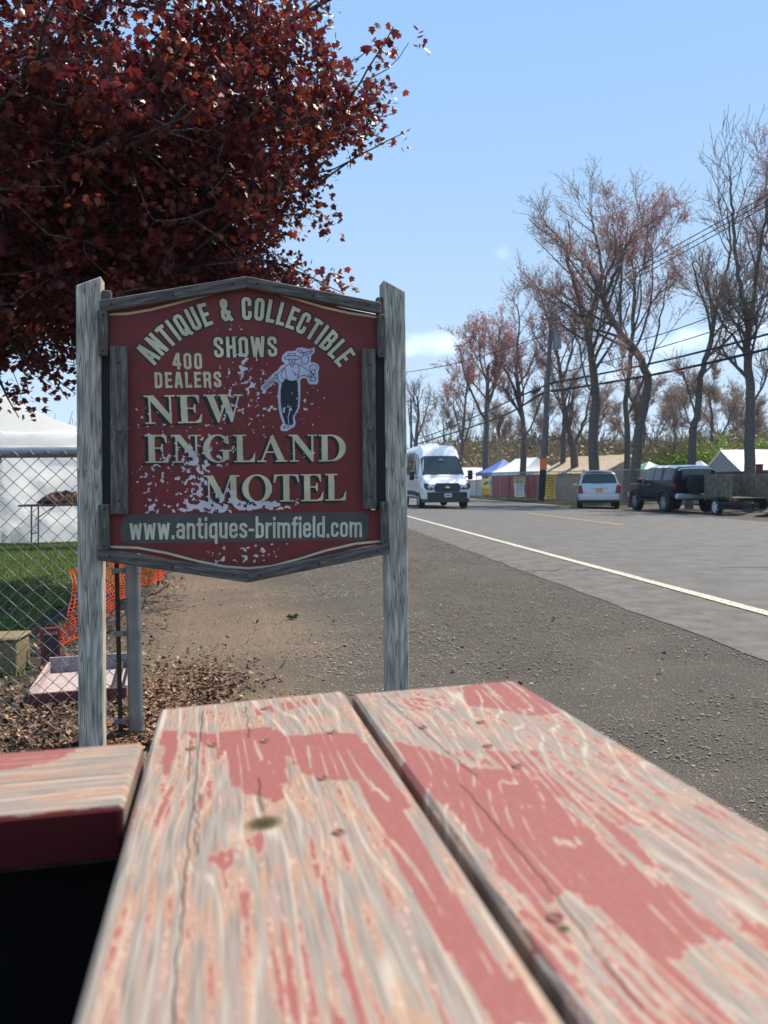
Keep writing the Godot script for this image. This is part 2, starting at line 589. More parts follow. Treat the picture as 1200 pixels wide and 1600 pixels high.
# ------------------------------------------------------------------ the plank table in the foreground
func in_poly(im: Image, poly: PackedVector2Array, val: float, k: float) -> void:
	fill(im, [poly], Color(val, val, val), Transform2D(0, Vector2(k, k), 0, Vector2.ZERO))

# even-odd scanline fill of contours
func fill(im: Image, contours: Array, c: Color, X := Transform2D.IDENTITY) -> void:
	var e := []
	var y0 := 1e9
	var y1 := -1e9
	for poly in contours:
		var q := []
		for p in poly: q.append(X * (p as Vector2))
		for i in q.size():
			var a: Vector2 = q[i]
			var b: Vector2 = q[(i + 1) % q.size()]
			if a.y == b.y: continue
			if a.y > b.y: e.append([b, a])
			else: e.append([a, b])
			y0 = minf(y0, minf(a.y, b.y)); y1 = maxf(y1, maxf(a.y, b.y))
	for y in range(maxi(int(floor(y0)), 0), mini(int(ceil(y1)), im.get_height() - 1) + 1):
		var xs := PackedFloat32Array()
		var yc := y + 0.5
		for s in e:
			if s[0].y <= yc and s[1].y > yc: xs.append(s[0].x + (s[1].x - s[0].x) * (yc - s[0].y) / (s[1].y - s[0].y))
		xs.sort()
		for k in range(0, xs.size() - 1, 2):
			var x0 := int(round(xs[k]))
			var x1 := int(round(xs[k + 1]))
			if x1 > x0: im.fill_rect(Rect2i(x0, y, x1 - x0, 1), c)

func paint_board(sd: int, wmm: float, lmm: float, ppm: float, base: float, edge: bool, hints: Array, bumps: Array, knots: Array, cracks: Array, period: float, lean: float) -> Array:
	var w := int(wmm * ppm)
	var h := int(lmm * ppm)
	var hm := Image.create(int(wmm * 0.6) + 1, int(lmm * 0.6) + 1, false, Image.FORMAT_L8)
	hm.fill(Color(base, base, base))
	for q in hints: in_poly(hm, q[0], q[1], 0.6)
	hm.resize(hm.get_width() / 3, hm.get_height() / 3, Image.INTERPOLATE_BILINEAR)
	hm.resize(w, h, Image.INTERPOLATE_CUBIC)
	var hint := hm.get_data()
	var blot := stretched(sd, w, h, w / 3, h / 9, 0.035, 4)      # patches, drawn out along the grain
	var fib := stretched(sd + 1, w, h, w, h / 40, 0.22, 2)       # fibres
	var warp := stretched(sd + 2, w, h, w / 8, h / 80, 0.05, 2)
	var rag := stretched(sd + 3, w, h, w / 2, h / 5, 0.11, 3)
	var fine := stretched(sd + 4, w, h, w, h / 2, 0.3, 2)
	var band := stretched(sd + 5, w, h, w / 2, h / 60, 0.09, 3)     # long streaks
	var cm := Image.create(w, h, false, Image.FORMAT_L8)
	cm.fill(Color.BLACK)
	for c in cracks: stroke(cm, c[0], c[1], Color.WHITE, Transform2D(0, Vector2(ppm, ppm), 0, Vector2.ZERO))
	var crack := cm.get_data()
	var paint := Color(0.68, 0.43, 0.42)
	var wood := Color(0.675, 0.65, 0.62)
	var pale := Color(0.88, 0.83, 0.77)
	var deep := Color(0.50, 0.465, 0.44)
	var peach := Color(0.83, 0.64, 0.53)
	var ochre := Color(0.80, 0.60, 0.40)
	var rgb := PackedByteArray()
	rgb.resize(w * h * 3)
	var hgt := PackedByteArray()
	hgt.resize(w * h)
	var i := 0
	for y in h:
		var l := y / ppm
		for x in w:
			var a := x / ppm
			var ae := a
			var dk := 0.0
			for k in knots:
				var dx: float = a - k.x
				var dl: float = (l - k.y) * 0.42
				var g := exp(-(dx * dx + dl * dl) / (2.0 * k.z * k.z))
				ae -= dx * 0.78 * g
				dk = maxf(dk, 1.0 - sqrt(dx * dx + dl * dl * 5.6) / (k.z * 0.62))
			var q := ae + (warp[i] / 255.0 - 0.5) * 34.0 + l * lean
			for b in bumps:
				var dx: float = (a - b[0]) / b[2]
				var dl: float = (l - b[1]) / b[3]
				q += b[4] * exp(-(dx * dx + dl * dl) * 0.5)
			var f := absf(fposmod(q / period, 1.0) - 0.5) * 2.0
			var line := smoothstep(0.70, 0.97, f)
			var bd := band[i] / 255.0
			var ridge := line * clampf(0.35 + (bd - 0.35) * 2.0, 0.15, 1.0)
			var fb := fib[i] / 255.0
			var bl := blot[i] / 255.0
			var rg := rag[i] / 255.0
			var fn := fine[i] / 255.0
			var p := hint[i] / 255.0 * 0.96 + (bl - 0.5) * 0.40 + (bd - 0.5) * 0.72 + (rg - 0.5) * 0.40 - line * 0.34 + (0.4 - f) * 0.16
			var c := wood.lerp(deep, clampf((0.58 - fb) * 1.5, 0, 1) * 0.8).lerp(pale, ridge * 0.92 + clampf(fb - 0.6, 0, 1) * 0.8)
			c = c.lerp(Color(c.g * 1.05, c.g * 0.99, c.g * 0.94), 0.4)
			var hv := 118.0 + ridge * 40.0 + (fb - 0.5) * 46.0
			if p <= 0.5: c = c.lerp(Color(0.80, 0.60, 0.575), clampf((p - 0.05) * 1.1, 0.0, 0.42) * (1.0 - ridge * 0.6))
			if p > 0.5:
				c = paint.lerp(Color(0.76, 0.515, 0.50), clampf((rg - 0.45) * 1.2, 0, 1) * 0.6)
				if p < 0.56: c = c.lerp(peach, 0.3)
				hv = 150.0 + (rg - 0.5) * 14.0
			elif p > 0.415:
				c = c.lerp(pale if rg > 0.5 else peach, 0.62)
				hv += 12.0
			elif p > 0.06 and bl + bd > 0.98:
				c = c.lerp(ochre if fn > 0.62 and rg > 0.55 else peach, clampf((bl + bd - 0.98) * 2.4, 0, 0.5))
			c = c * (0.95 + (fn - 0.5) * 0.14 - clampf(0.36 - fb, 0, 1) * (0.55 if p <= 0.5 else 0.15))
			if dk > 0.0:
				c = c.lerp(Color(0.40, 0.37, 0.25).lerp(Color(0.24, 0.2, 0.15), clampf(dk * 1.6 - 0.5, 0, 1)), clampf(dk * 2.2, 0, 1))
				hv -= dk * 40.0
			if edge and x > w - 5 - int(rg * 4.0): c = Color(0.40, 0.13, 0.13)
			if crack[i] > 100:
				c = c * 0.42
				hv = 0.0
			rgb[i * 3] = int(clampf(c.r, 0, 1) * 255); rgb[i * 3 + 1] = int(clampf(c.g, 0, 1) * 255); rgb[i * 3 + 2] = int(clampf(c.b, 0, 1) * 255)
			hgt[i] = int(clampf(hv, 0, 255))
			i += 1
	return [ImageTexture.create_from_image(Image.create_from_data(w, h, false, Image.FORMAT_RGB8, rgb)), ImageTexture.create_from_image(Image.create_from_data(w, h, false, Image.FORMAT_L8, hgt))]

func stroke(im: Image, pts: Array, wid: float, c: Color, X := Transform2D.IDENTITY) -> void:
	for i in pts.size() - 1:
		var a: Vector2 = pts[i]
		var b: Vector2 = pts[i + 1]
		if a == b: continue
		var d := (b - a).normalized() * wid * 0.5
		var o := d.orthogonal()
		fill(im, [[a + o - d * 0.3, b + o + d * 0.3, b - o + d * 0.3, a - o - d * 0.3]], c, X)

func wander(sd: int, a: Vector2, b: Vector2, amp: float, n := 24) -> Array:
	var r := noise(sd, 0.35, 3)
	var out := []
	for i in n + 1:
		var f := float(i) / n
		out.append(a.lerp(b, f) + Vector2(r.get_noise_1d(i * 0.7) * amp, 0))
	return out

func board_material(maps: Array) -> StandardMaterial3D:
	var m := mat(Color(1, 1, 1), 0.62)
	m.albedo_color = Color(0.82, 0.81, 0.80)
	m.metallic_specular = 0.3
	m.albedo_texture = maps[0]
	m.heightmap_enabled = true
	m.heightmap_texture = maps[1]
	m.heightmap_scale = 0.16
	return m

# a plank whose texture lies along its length: x across, z along, top at y 0
func plank_mesh(x0: float, x1: float, z0: float, z1: float, t: float, zl: float, zr: float, lmm: float) -> ArrayMesh:
	var mb := MB.new()
	mb.box(Vector3((x0 + x1) * 0.5, -t * 0.5, (z0 + z1) * 0.5), Vector3(x1 - x0, t, z1 - z0), 0.004)
	for i in mb.v.size():
		var p := mb.v[i]
		mb.uv[i] = Vector2(clampf((p.x - x0) / (x1 - x0) + p.y * 0.02, 0.002, 0.998), (p.z - z0) * 1000.0 / lmm)
		if p.z < z0 + 0.02: mb.v[i].z += lerpf(zl, zr, (p.x - x0) / (x1 - x0))
	return mb.mesh(30.0)

func table() -> void:
	var root := thing("picnic_table", "weathered red-painted plank table in the foreground with flaking paint and knots", "table", Vector3(0, 0, 0.0064))
	var y := 0.805
	var lat := Vector3(1, 0, -0.004).normalized()
	var up := Vector3(0, 1, -0.026).normalized()
	var B := Basis(lat, up, lat.cross(up))
	var left := paint_board(101, 228, 704, 2.5, 0.19, false, [
		[PackedVector2Array([Vector2(9.2, 95.8), Vector2(25.6, 100.3), Vector2(29.6, 170.1), Vector2(24.2, 248.5), Vector2(15.1, 196.7)]), 0.85],
		[PackedVector2Array([Vector2(29.8, 104.4), Vector2(58.4, 123.9), Vector2(123.2, 124.2), Vector2(140.1, 167.2), Vector2(183.8, 169.5), Vector2(213.2, 187.1), Vector2(220.1, 268.6), Vector2(220.6, 329.7), Vector2(215.4, 403.4), Vector2(211.8, 480.3), Vector2(211, 581.4), Vector2(220.3, 653.7), Vector2(195, 647.6), Vector2(190.8, 583.8), Vector2(189.3, 496.5), Vector2(189.8, 411.3), Vector2(188.7, 321.4), Vector2(155, 301.1), Vector2(141, 274.3), Vector2(135, 225.3), Vector2(118.4, 342.8), Vector2(85.7, 303.6), Vector2(73.4, 251.1), Vector2(64.6, 179.5)]), 0.98],
		[PackedVector2Array([Vector2(110.7, 39.2), Vector2(195.3, 22.2), Vector2(194.5, 55.5), Vector2(113.4, 74.3)]), 0.55],
		[PackedVector2Array([Vector2(133.4, 460.6), Vector2(139.1, 462), Vector2(138.1, 570.9), Vector2(133.8, 632.8), Vector2(122.7, 630.2), Vector2(129.2, 553.7)]), 0.62],
		[PackedVector2Array([Vector2(79.2, 547.2), Vector2(89.8, 544), Vector2(93.2, 574), Vector2(82.4, 574.7)]), 0.7],
		[PackedVector2Array([Vector2(104.9, 586.8), Vector2(113.8, 585.7), Vector2(114.2, 613.5), Vector2(104.2, 613.9)]), 0.7],
		[PackedVector2Array([Vector2(56.3, 423.3), Vector2(100.1, 395.3), Vector2(103.9, 423), Vector2(71.8, 445)]), 0.5],
		[PackedVector2Array([Vector2(81.1, 479.6), Vector2(114.1, 487.9), Vector2(121.9, 630), Vector2(77.3, 619.2)]), 0.36],
		[PackedVector2Array([Vector2(17.1, 266.7), Vector2(73.2, 271.6), Vector2(75.7, 340), Vector2(27.8, 335.6)]), 0.36],
		[PackedVector2Array([Vector2(169.9, 480.9), Vector2(184.6, 505.5), Vector2(179.7, 643.9), Vector2(149.2, 636.5)]), 0.33]],
		[[46.0, 385.0, 15.0, 62.0, 24.0], [150.0, -10.0, 60.0, 60.0, 16.0]], [Vector3(101.9, 378.4, 26.0), Vector3(60.0, 40.0, 5.0)],
		[[wander(1, Vector2(50.7, 29.5), Vector2(46.5, 401.9), 2.0), 0.9], [wander(2, Vector2(46.5, 401.9), Vector2(46.7, 611.8), 2.0), 1.0], [wander(3, Vector2(99.8, 30.7), Vector2(100.6, 156.5), 4.0), 1.2], [wander(4, Vector2(103.1, 279.5), Vector2(101.4, 354.7), 2.0), 1.0], [wander(5, Vector2(39.8, 139.9), Vector2(42.5, 263.5), 1.5), 0.8], [wander(6, Vector2(50.6, 294.4), Vector2(52.8, 416.3), 5.0), 0.8]], 15.0, 0.012)
	var right := paint_board(131, 228, 704, 2.5, 0.25, false, [
		[PackedVector2Array([Vector2(7.7, 204.5), Vector2(40.3, 248.6), Vector2(58.6, 302.8), Vector2(84.6, 315.6), Vector2(115.7, 353.5), Vector2(139.5, 397.4), Vector2(129.7, 449.4), Vector2(123.5, 507.9), Vector2(113.4, 563.3), Vector2(110.8, 609.5), Vector2(100.5, 596.1), Vector2(68, 612.7), Vector2(60.5, 589.9), Vector2(53.8, 552.7), Vector2(46.7, 528.7), Vector2(26.7, 541.7), Vector2(14.4, 520.6), Vector2(7.6, 507), Vector2(15.1, 457.7), Vector2(15, 399.1), Vector2(2.5, 349.5), Vector2(0.5, 295.2)]), 0.97],
		[PackedVector2Array([Vector2(139.6, 15), Vector2(189.7, -3.3), Vector2(233.2, 0.8), Vector2(218.5, 162.6), Vector2(174.6, 165.4), Vector2(155.8, 126.4), Vector2(125.3, 101.6)]), 0.8],
		[PackedVector2Array([Vector2(52.2, 46.6), Vector2(107.3, 44.1), Vector2(104, 127.6), Vector2(56.9, 98.7)]), 0.5],
		[PackedVector2Array([Vector2(38.4, 565.4), Vector2(60.2, 574.7), Vector2(68, 622.4), Vector2(69.6, 652.2), Vector2(73.3, 675), Vector2(12.7, 660.4), Vector2(22.9, 620.7)]), 0.62],
		[PackedVector2Array([Vector2(12.3, 520.1), Vector2(30.8, 542.7), Vector2(17.5, 631.2), Vector2(3.4, 658.2), Vector2(-9.1, 655.2), Vector2(-1, 595.7)]), 0.5],
		[PackedVector2Array([Vector2(100.6, 387.3), Vector2(124.6, 389.5), Vector2(109.7, 504.4), Vector2(121.4, 528.1), Vector2(104.5, 543.2), Vector2(96.5, 490)]), 0.55],
		[PackedVector2Array([Vector2(183.2, 270), Vector2(207.1, 309.7), Vector2(166.3, 567.7), Vector2(120.3, 625.5), Vector2(132.7, 510.2)]), 0.40], [PackedVector2Array([Vector2(47, 250.4), Vector2(149.6, 278), Vector2(141.6, 459.1), Vector2(126.5, 455.2), Vector2(103.9, 350.4)]), 0.62], [PackedVector2Array([Vector2(37.5, 109.1), Vector2(111, 144.8), Vector2(109.3, 250), Vector2(72.1, 228.1)]), 0.34]],
		[[70.0, 20.0, 30.0, 45.0, 62.0], [40.0, 470.0, 45.0, 90.0, 52.0], [150.0, 400.0, 60.0, 150.0, 60.0], [110.0, 640.0, 50.0, 90.0, 55.0]], [Vector3(24.0, 568.0, 8.0)],
		[[wander(11, Vector2(34.8, 23.4), Vector2(56.4, 324.2), 3.0), 1.0], [wander(12, Vector2(37.5, 337.3), Vector2(37, 506.9), 2.0), 1.0], [wander(13, Vector2(37, 506.9), Vector2(30.1, 642.6), 2.0), 0.8]], 17.0, 0.05)
	var cross := paint_board(161, 173, 500, 2.0, 0.12, true, [[PackedVector2Array([Vector2(0, 62), Vector2(40, 75), Vector2(62, 130), Vector2(75, 500), Vector2(0, 500)]), 1.1]], [], [], [[wander(21, Vector2(95, 10), Vector2(88, 320), 4.0), 1.0]], 21.0, 0.01)
	var b := put("plank", plank_mesh(-0.072, 0.156, -0.985, 0.62, 0.038, 0.025, -0.004, 704), board_material(left), root, Vector3(0, y, 0))
	b.basis = B
	b = put("plank", plank_mesh(0.164, 0.391, -0.979, 0.62, 0.038, 0.010, -0.002, 704), board_material(right), root, Vector3(0, y, 0))
	b.basis = B
	b = put("cross_plank", plank_mesh(-0.0865, 0.0865, 0.0, 1.3, 0.046, 0.0, 0.0, 500), board_material(cross), root, Vector3(0, y, 0) + B * Vector3(-0.080, 0.0, -0.745))
	b.basis = B * Basis(Vector3.UP, -PI / 2)
	tag(b, "greyed cross plank butted against the side of the long planks")
	# dark red skirts and legs, plus a near-black box added to darken the gap
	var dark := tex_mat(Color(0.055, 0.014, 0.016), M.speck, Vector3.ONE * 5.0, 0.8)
	var pitch := tex_mat(Color(0.012, 0.008, 0.008), M.speck, Vector3.ONE * 5.0, 0.9)  # near-black colour stands in for the shadow under the planks
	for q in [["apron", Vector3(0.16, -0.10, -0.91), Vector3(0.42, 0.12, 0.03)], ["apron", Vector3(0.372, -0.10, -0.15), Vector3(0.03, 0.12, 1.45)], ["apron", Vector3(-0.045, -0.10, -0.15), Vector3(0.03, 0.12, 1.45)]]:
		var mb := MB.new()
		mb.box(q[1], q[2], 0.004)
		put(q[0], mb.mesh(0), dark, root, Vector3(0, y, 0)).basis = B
	for q in [["side_panel", Vector3(-0.58, -0.30, -0.80), Vector3(1.03, 0.50, 0.02)], ["side_panel", Vector3(-0.075, -0.30, -0.2), Vector3(0.02, 0.50, 1.17)], ["added_floor_board", Vector3(-0.58, -0.54, -0.2), Vector3(0.98, 0.02, 1.17)], ["light_blocking_board", Vector3(-0.59, -0.021, 0.01), Vector3(1.0, 0.04, 0.70)], ["side_panel", Vector3(-1.085, -0.30, -0.2), Vector3(0.02, 0.50, 1.17)], ["side_panel", Vector3(-0.58, -0.30, 0.40), Vector3(0.98, 0.46, 0.02)]]:  # added box walls and floor; unseen board on top keeps light out
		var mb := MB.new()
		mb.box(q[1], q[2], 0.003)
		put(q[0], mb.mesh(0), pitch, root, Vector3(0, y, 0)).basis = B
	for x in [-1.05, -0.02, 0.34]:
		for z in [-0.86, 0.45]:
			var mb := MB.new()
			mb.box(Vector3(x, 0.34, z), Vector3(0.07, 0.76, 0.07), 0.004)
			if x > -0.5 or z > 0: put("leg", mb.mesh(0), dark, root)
	# screw heads sunk in the planks
	var screw := mat(Color(0.16, 0.055, 0.05), 0.55, 0.3)
	var sm := MB.new()
	sm.lathe([[0.0, -0.002], [0.0052, -0.002], [0.0052, 0.0006], [0.0042, 0.0012], [0.0030, 0.0002], [0.0, 0.0]], 14)
	var sh := sm.mesh(30)
	for p in [Vector2(41.5, 191.8), Vector2(123, 60.1), Vector2(115.4, 186.9), Vector2(159, 308.8), Vector2(155.3, 423.1), Vector2(186.9, 175.9), Vector2(62.7, 186.5)]:
		put("screw", sh, screw, root, Vector3(0, y, 0) + B * Vector3(-0.072 + p.x * 0.001, 0.0002, -0.985 + p.y * 0.001)).basis = B
	for p in [Vector2(48.9, 183.9), Vector2(94.5, 262), Vector2(100.1, 323.5), Vector2(24.2, 569.7), Vector2(115.5, 181.9)]:
		put("screw", sh, screw, root, Vector3(0, y, 0) + B * Vector3(0.164 + p.x * 0.001, 0.0002, -0.985 + p.y * 0.001)).basis = B
# ------------------------------------------------------------------ the sign between two posts
# block letters: [width, pen strokes] in a cell one unit high
func block_glyph(c: String) -> Array:
	var O := [[0.16, 0.075], [0.32, 0.075], [0.395, 0.16], [0.395, 0.84], [0.32, 0.925], [0.16, 0.925], [0.085, 0.84], [0.085, 0.16], [0.16, 0.075], [0.3, 0.075]]
	var stem := [[0.085, 0.0], [0.085, 1.0]]
	match c:
		"A": return [0.5, [[[0.07, 1], [0.21, 0]], [[0.43, 1], [0.29, 0]], [[0.13, 0.72], [0.37, 0.72]], [[0.19, 0.07], [0.31, 0.07]]]]
		"N": return [0.48, [stem, [[0.395, 0], [0.395, 1]], [[0.09, 0.02], [0.39, 0.98]]]]
		"T": return [0.44, [[[0, 0.075], [0.44, 0.075]], [[0.22, 0], [0.22, 1]]]]
		"I": return [0.17, [stem]]
		"Q": return [0.5, [O, [[0.28, 0.72], [0.47, 1.05]]]]
		"O", "0": return [0.48, [O]]
		"U": return [0.48, [[[0.085, 0], [0.085, 0.84], [0.16, 0.925], [0.32, 0.925], [0.395, 0.84], [0.395, 0]]]]
		"E": return [0.42, [stem, [[0.085, 0.075], [0.42, 0.075]], [[0.085, 0.5], [0.38, 0.5]], [[0.085, 0.925], [0.42, 0.925]]]]
		"&": return [0.52, [[[0.5, 1], [0.13, 0.3], [0.14, 0.13], [0.25, 0.075], [0.35, 0.14], [0.33, 0.3], [0.11, 0.56], [0.085, 0.8], [0.18, 0.925], [0.3, 0.9], [0.44, 0.58]]]]
		"C": return [0.48, [[[0.395, 0.36], [0.395, 0.16], [0.32, 0.075], [0.16, 0.075], [0.085, 0.16], [0.085, 0.84], [0.16, 0.925], [0.32, 0.925], [0.395, 0.84], [0.395, 0.64]]]]
		"L": return [0.4, [stem, [[0.085, 0.925], [0.4, 0.925]]]]
		"B": return [0.48, [stem, [[0.085, 0.075], [0.33, 0.075], [0.39, 0.15], [0.39, 0.4], [0.33, 0.48], [0.085, 0.48]], [[0.33, 0.5], [0.395, 0.58], [0.395, 0.85], [0.33, 0.925], [0.085, 0.925]]]]
		"S": return [0.48, [[[0.395, 0.32], [0.395, 0.16], [0.32, 0.075], [0.16, 0.075], [0.085, 0.16], [0.085, 0.34], [0.395, 0.64], [0.395, 0.84], [0.32, 0.925], [0.16, 0.925], [0.085, 0.84], [0.085, 0.68]]]]
		"H": return [0.48, [stem, [[0.395, 0], [0.395, 1]], [[0.085, 0.5], [0.395, 0.5]]]]
		"W": return [0.7, [[[0.075, 0], [0.18, 1]], [[0.19, 1], [0.34, 0.06]], [[0.36, 0.06], [0.51, 1]], [[0.52, 1], [0.625, 0]]]]
		"R": return [0.48, [stem, [[0.085, 0.075], [0.33, 0.075], [0.395, 0.15], [0.395, 0.42], [0.33, 0.5], [0.085, 0.5]], [[0.28, 0.5], [0.39, 0.62], [0.395, 1]]]]
		"D": return [0.48, [stem, [[0.085, 0.075], [0.31, 0.075], [0.395, 0.17], [0.395, 0.83], [0.31, 0.925], [0.085, 0.925]]]]
		"4": return [0.5, [[[0.36, 0], [0.36, 1]], [[0.31, 0.02], [0.07, 0.66]], [[0.02, 0.7], [0.5, 0.7]]]]
		"w": return [0.58, [[[0.07, 0.28], [0.16, 1]], [[0.16, 1], [0.28, 0.34]], [[0.3, 0.34], [0.42, 1]], [[0.42, 1], [0.51, 0.28]]]]
		"a": return [0.42, [[[0.075, 0.48], [0.11, 0.35], [0.29, 0.35], [0.345, 0.43], [0.345, 1]], [[0.345, 0.6], [0.13, 0.63], [0.075, 0.7], [0.075, 0.86], [0.13, 0.93], [0.26, 0.93], [0.345, 0.84]]]]
		"n": return [0.42, [[[0.075, 0.28], [0.075, 1]], [[0.075, 0.43], [0.17, 0.35], [0.29, 0.35], [0.345, 0.43], [0.345, 1]]]]
		"t": return [0.3, [[[0.14, 0.06], [0.14, 0.86], [0.2, 0.93], [0.3, 0.93]], [[0.01, 0.35], [0.29, 0.35]]]]
		"i": return [0.15, [[[0.075, 0.28], [0.075, 1]], [[0.075, 0.02], [0.075, 0.16]]]]
		"q": return [0.42, [[[0.345, 0.28], [0.345, 1.24]], [[0.345, 0.42], [0.26, 0.35], [0.14, 0.35], [0.075, 0.43], [0.075, 0.86], [0.14, 0.93], [0.26, 0.93], [0.345, 0.86]]]]
		"u": return [0.42, [[[0.345, 0.28], [0.345, 1]], [[0.075, 0.28], [0.075, 0.85], [0.13, 0.93], [0.25, 0.93], [0.345, 0.85]]]]
		"e": return [0.42, [[[0.075, 0.63], [0.345, 0.63], [0.345, 0.43], [0.28, 0.35], [0.14, 0.35], [0.075, 0.43], [0.075, 0.85], [0.14, 0.93], [0.28, 0.93], [0.345, 0.86], [0.345, 0.78]]]]
		"s": return [0.4, [[[0.325, 0.48], [0.325, 0.42], [0.26, 0.35], [0.13, 0.35], [0.075, 0.42], [0.075, 0.53], [0.325, 0.73], [0.325, 0.86], [0.26, 0.93], [0.13, 0.93], [0.075, 0.86], [0.075, 0.8]]]]
		"b": return [0.42, [[[0.075, 0], [0.075, 1]], [[0.075, 0.42], [0.16, 0.35], [0.28, 0.35], [0.345, 0.43], [0.345, 0.86], [0.28, 0.93], [0.16, 0.93], [0.075, 0.86]]]]
		"r": return [0.3, [[[0.075, 0.28], [0.075, 1]], [[0.075, 0.48], [0.16, 0.36], [0.3, 0.35]]]]
		"m": return [0.66, [[[0.075, 0.28], [0.075, 1]], [[0.075, 0.43], [0.15, 0.35], [0.27, 0.35], [0.33, 0.43], [0.33, 1]], [[0.33, 0.43], [0.41, 0.35], [0.53, 0.35], [0.585, 0.43], [0.585, 1]]]]
		"f": return [0.28, [[[0.28, 0.07], [0.19, 0.07], [0.14, 0.14], [0.14, 1]], [[0.01, 0.35], [0.28, 0.35]]]]
		"l": return [0.15, [[[0.075, 0], [0.075, 1]]]]
		"d": return [0.42, [[[0.345, 0], [0.345, 1]], [[0.345, 0.42], [0.26, 0.35], [0.14, 0.35], [0.075, 0.43], [0.075, 0.86], [0.14, 0.93], [0.26, 0.93], [0.345, 0.86]]]]
		"c": return [0.4, [[[0.325, 0.52], [0.325, 0.43], [0.26, 0.35], [0.14, 0.35], [0.075, 0.43], [0.075, 0.86], [0.14, 0.93], [0.26, 0.93], [0.325, 0.86], [0.325, 0.76]]]]
		"o": return [0.42, [[[0.14, 0.35], [0.28, 0.35], [0.345, 0.43], [0.345, 0.86], [0.28, 0.93], [0.14, 0.93], [0.075, 0.86], [0.075, 0.43], [0.14, 0.35], [0.25, 0.35]]]]
		".": return [0.16, [[[0.08, 0.86], [0.08, 1.0]]]]
		"-": return [0.26, [[[0.02, 0.62], [0.24, 0.62]]]]
	return [0.25, []]

func pen(im: Image, c: String, X: Transform2D, wid: float, col: Color) -> void:
	for s in block_glyph(c)[1]:
		var pts := []
		for p in s: pts.append(X * Vector2(p[0], p[1]))
		stroke(im, pts, wid * X.get_scale().y, col)
		for k in range(1, pts.size() - 1): disc(im, pts[k], wid * X.get_scale().y * 0.5, col)

func disc(im: Image, c: Vector2, r: float, col: Color) -> void:
	var p := PackedVector2Array()
	for k in 14: p.append(c + Vector2.from_angle(TAU * k / 14) * r)
	fill(im, [p], col)

func block_line(im: Image, text: String, a: Vector2, b: Vector2, height: float, wid: float, edge: float, col: Color, ink: Color) -> void:
	var total := 0.0
	for ch in text: total += block_glyph(ch)[0]
	var natural := total * height
	var k := minf(1.0, a.distance_to(b) / natural * 0.86)
	var gap := (a.distance_to(b) - natural * k) / maxf(1.0, text.length() - 1)
	var d := (b - a).normalized()
	for pass_ in 2:
		if pass_ == 0 and edge <= 0.0: continue
		var at_ := 0.0
		for ch in text:
			var X := Transform2D(d * height * k, d.orthogonal() * -height if d.orthogonal().y < 0 else d.orthogonal() * height, a + d * at_)
			pen(im, ch, X, wid + (edge * 2.0 if pass_ == 0 else 0.0), ink if pass_ == 0 else col)
			at_ += block_glyph(ch)[0] * height * k + gap

func oval(cx: float, cy: float, rx: float, ry: float, a0 := 0.0, a1 := 360.0, n := 28) -> Array:
	var p := []
	for i in n + 1:
		var t := deg_to_rad(lerpf(a0, a1, float(i) / n))
		p.append(Vector2(cx + cos(t) * rx, cy + sin(t) * ry))
	return p

func rect(x0: float, y0: float, x1: float, y1: float) -> Array:
	return [Vector2(x0, y0), Vector2(x1, y0), Vector2(x1, y1), Vector2(x0, y1)]

func pl(a: Array) -> Array:
	var o := []
	for i in range(0, a.size(), 2): o.append(Vector2(a[i], a[i + 1]))
	return o

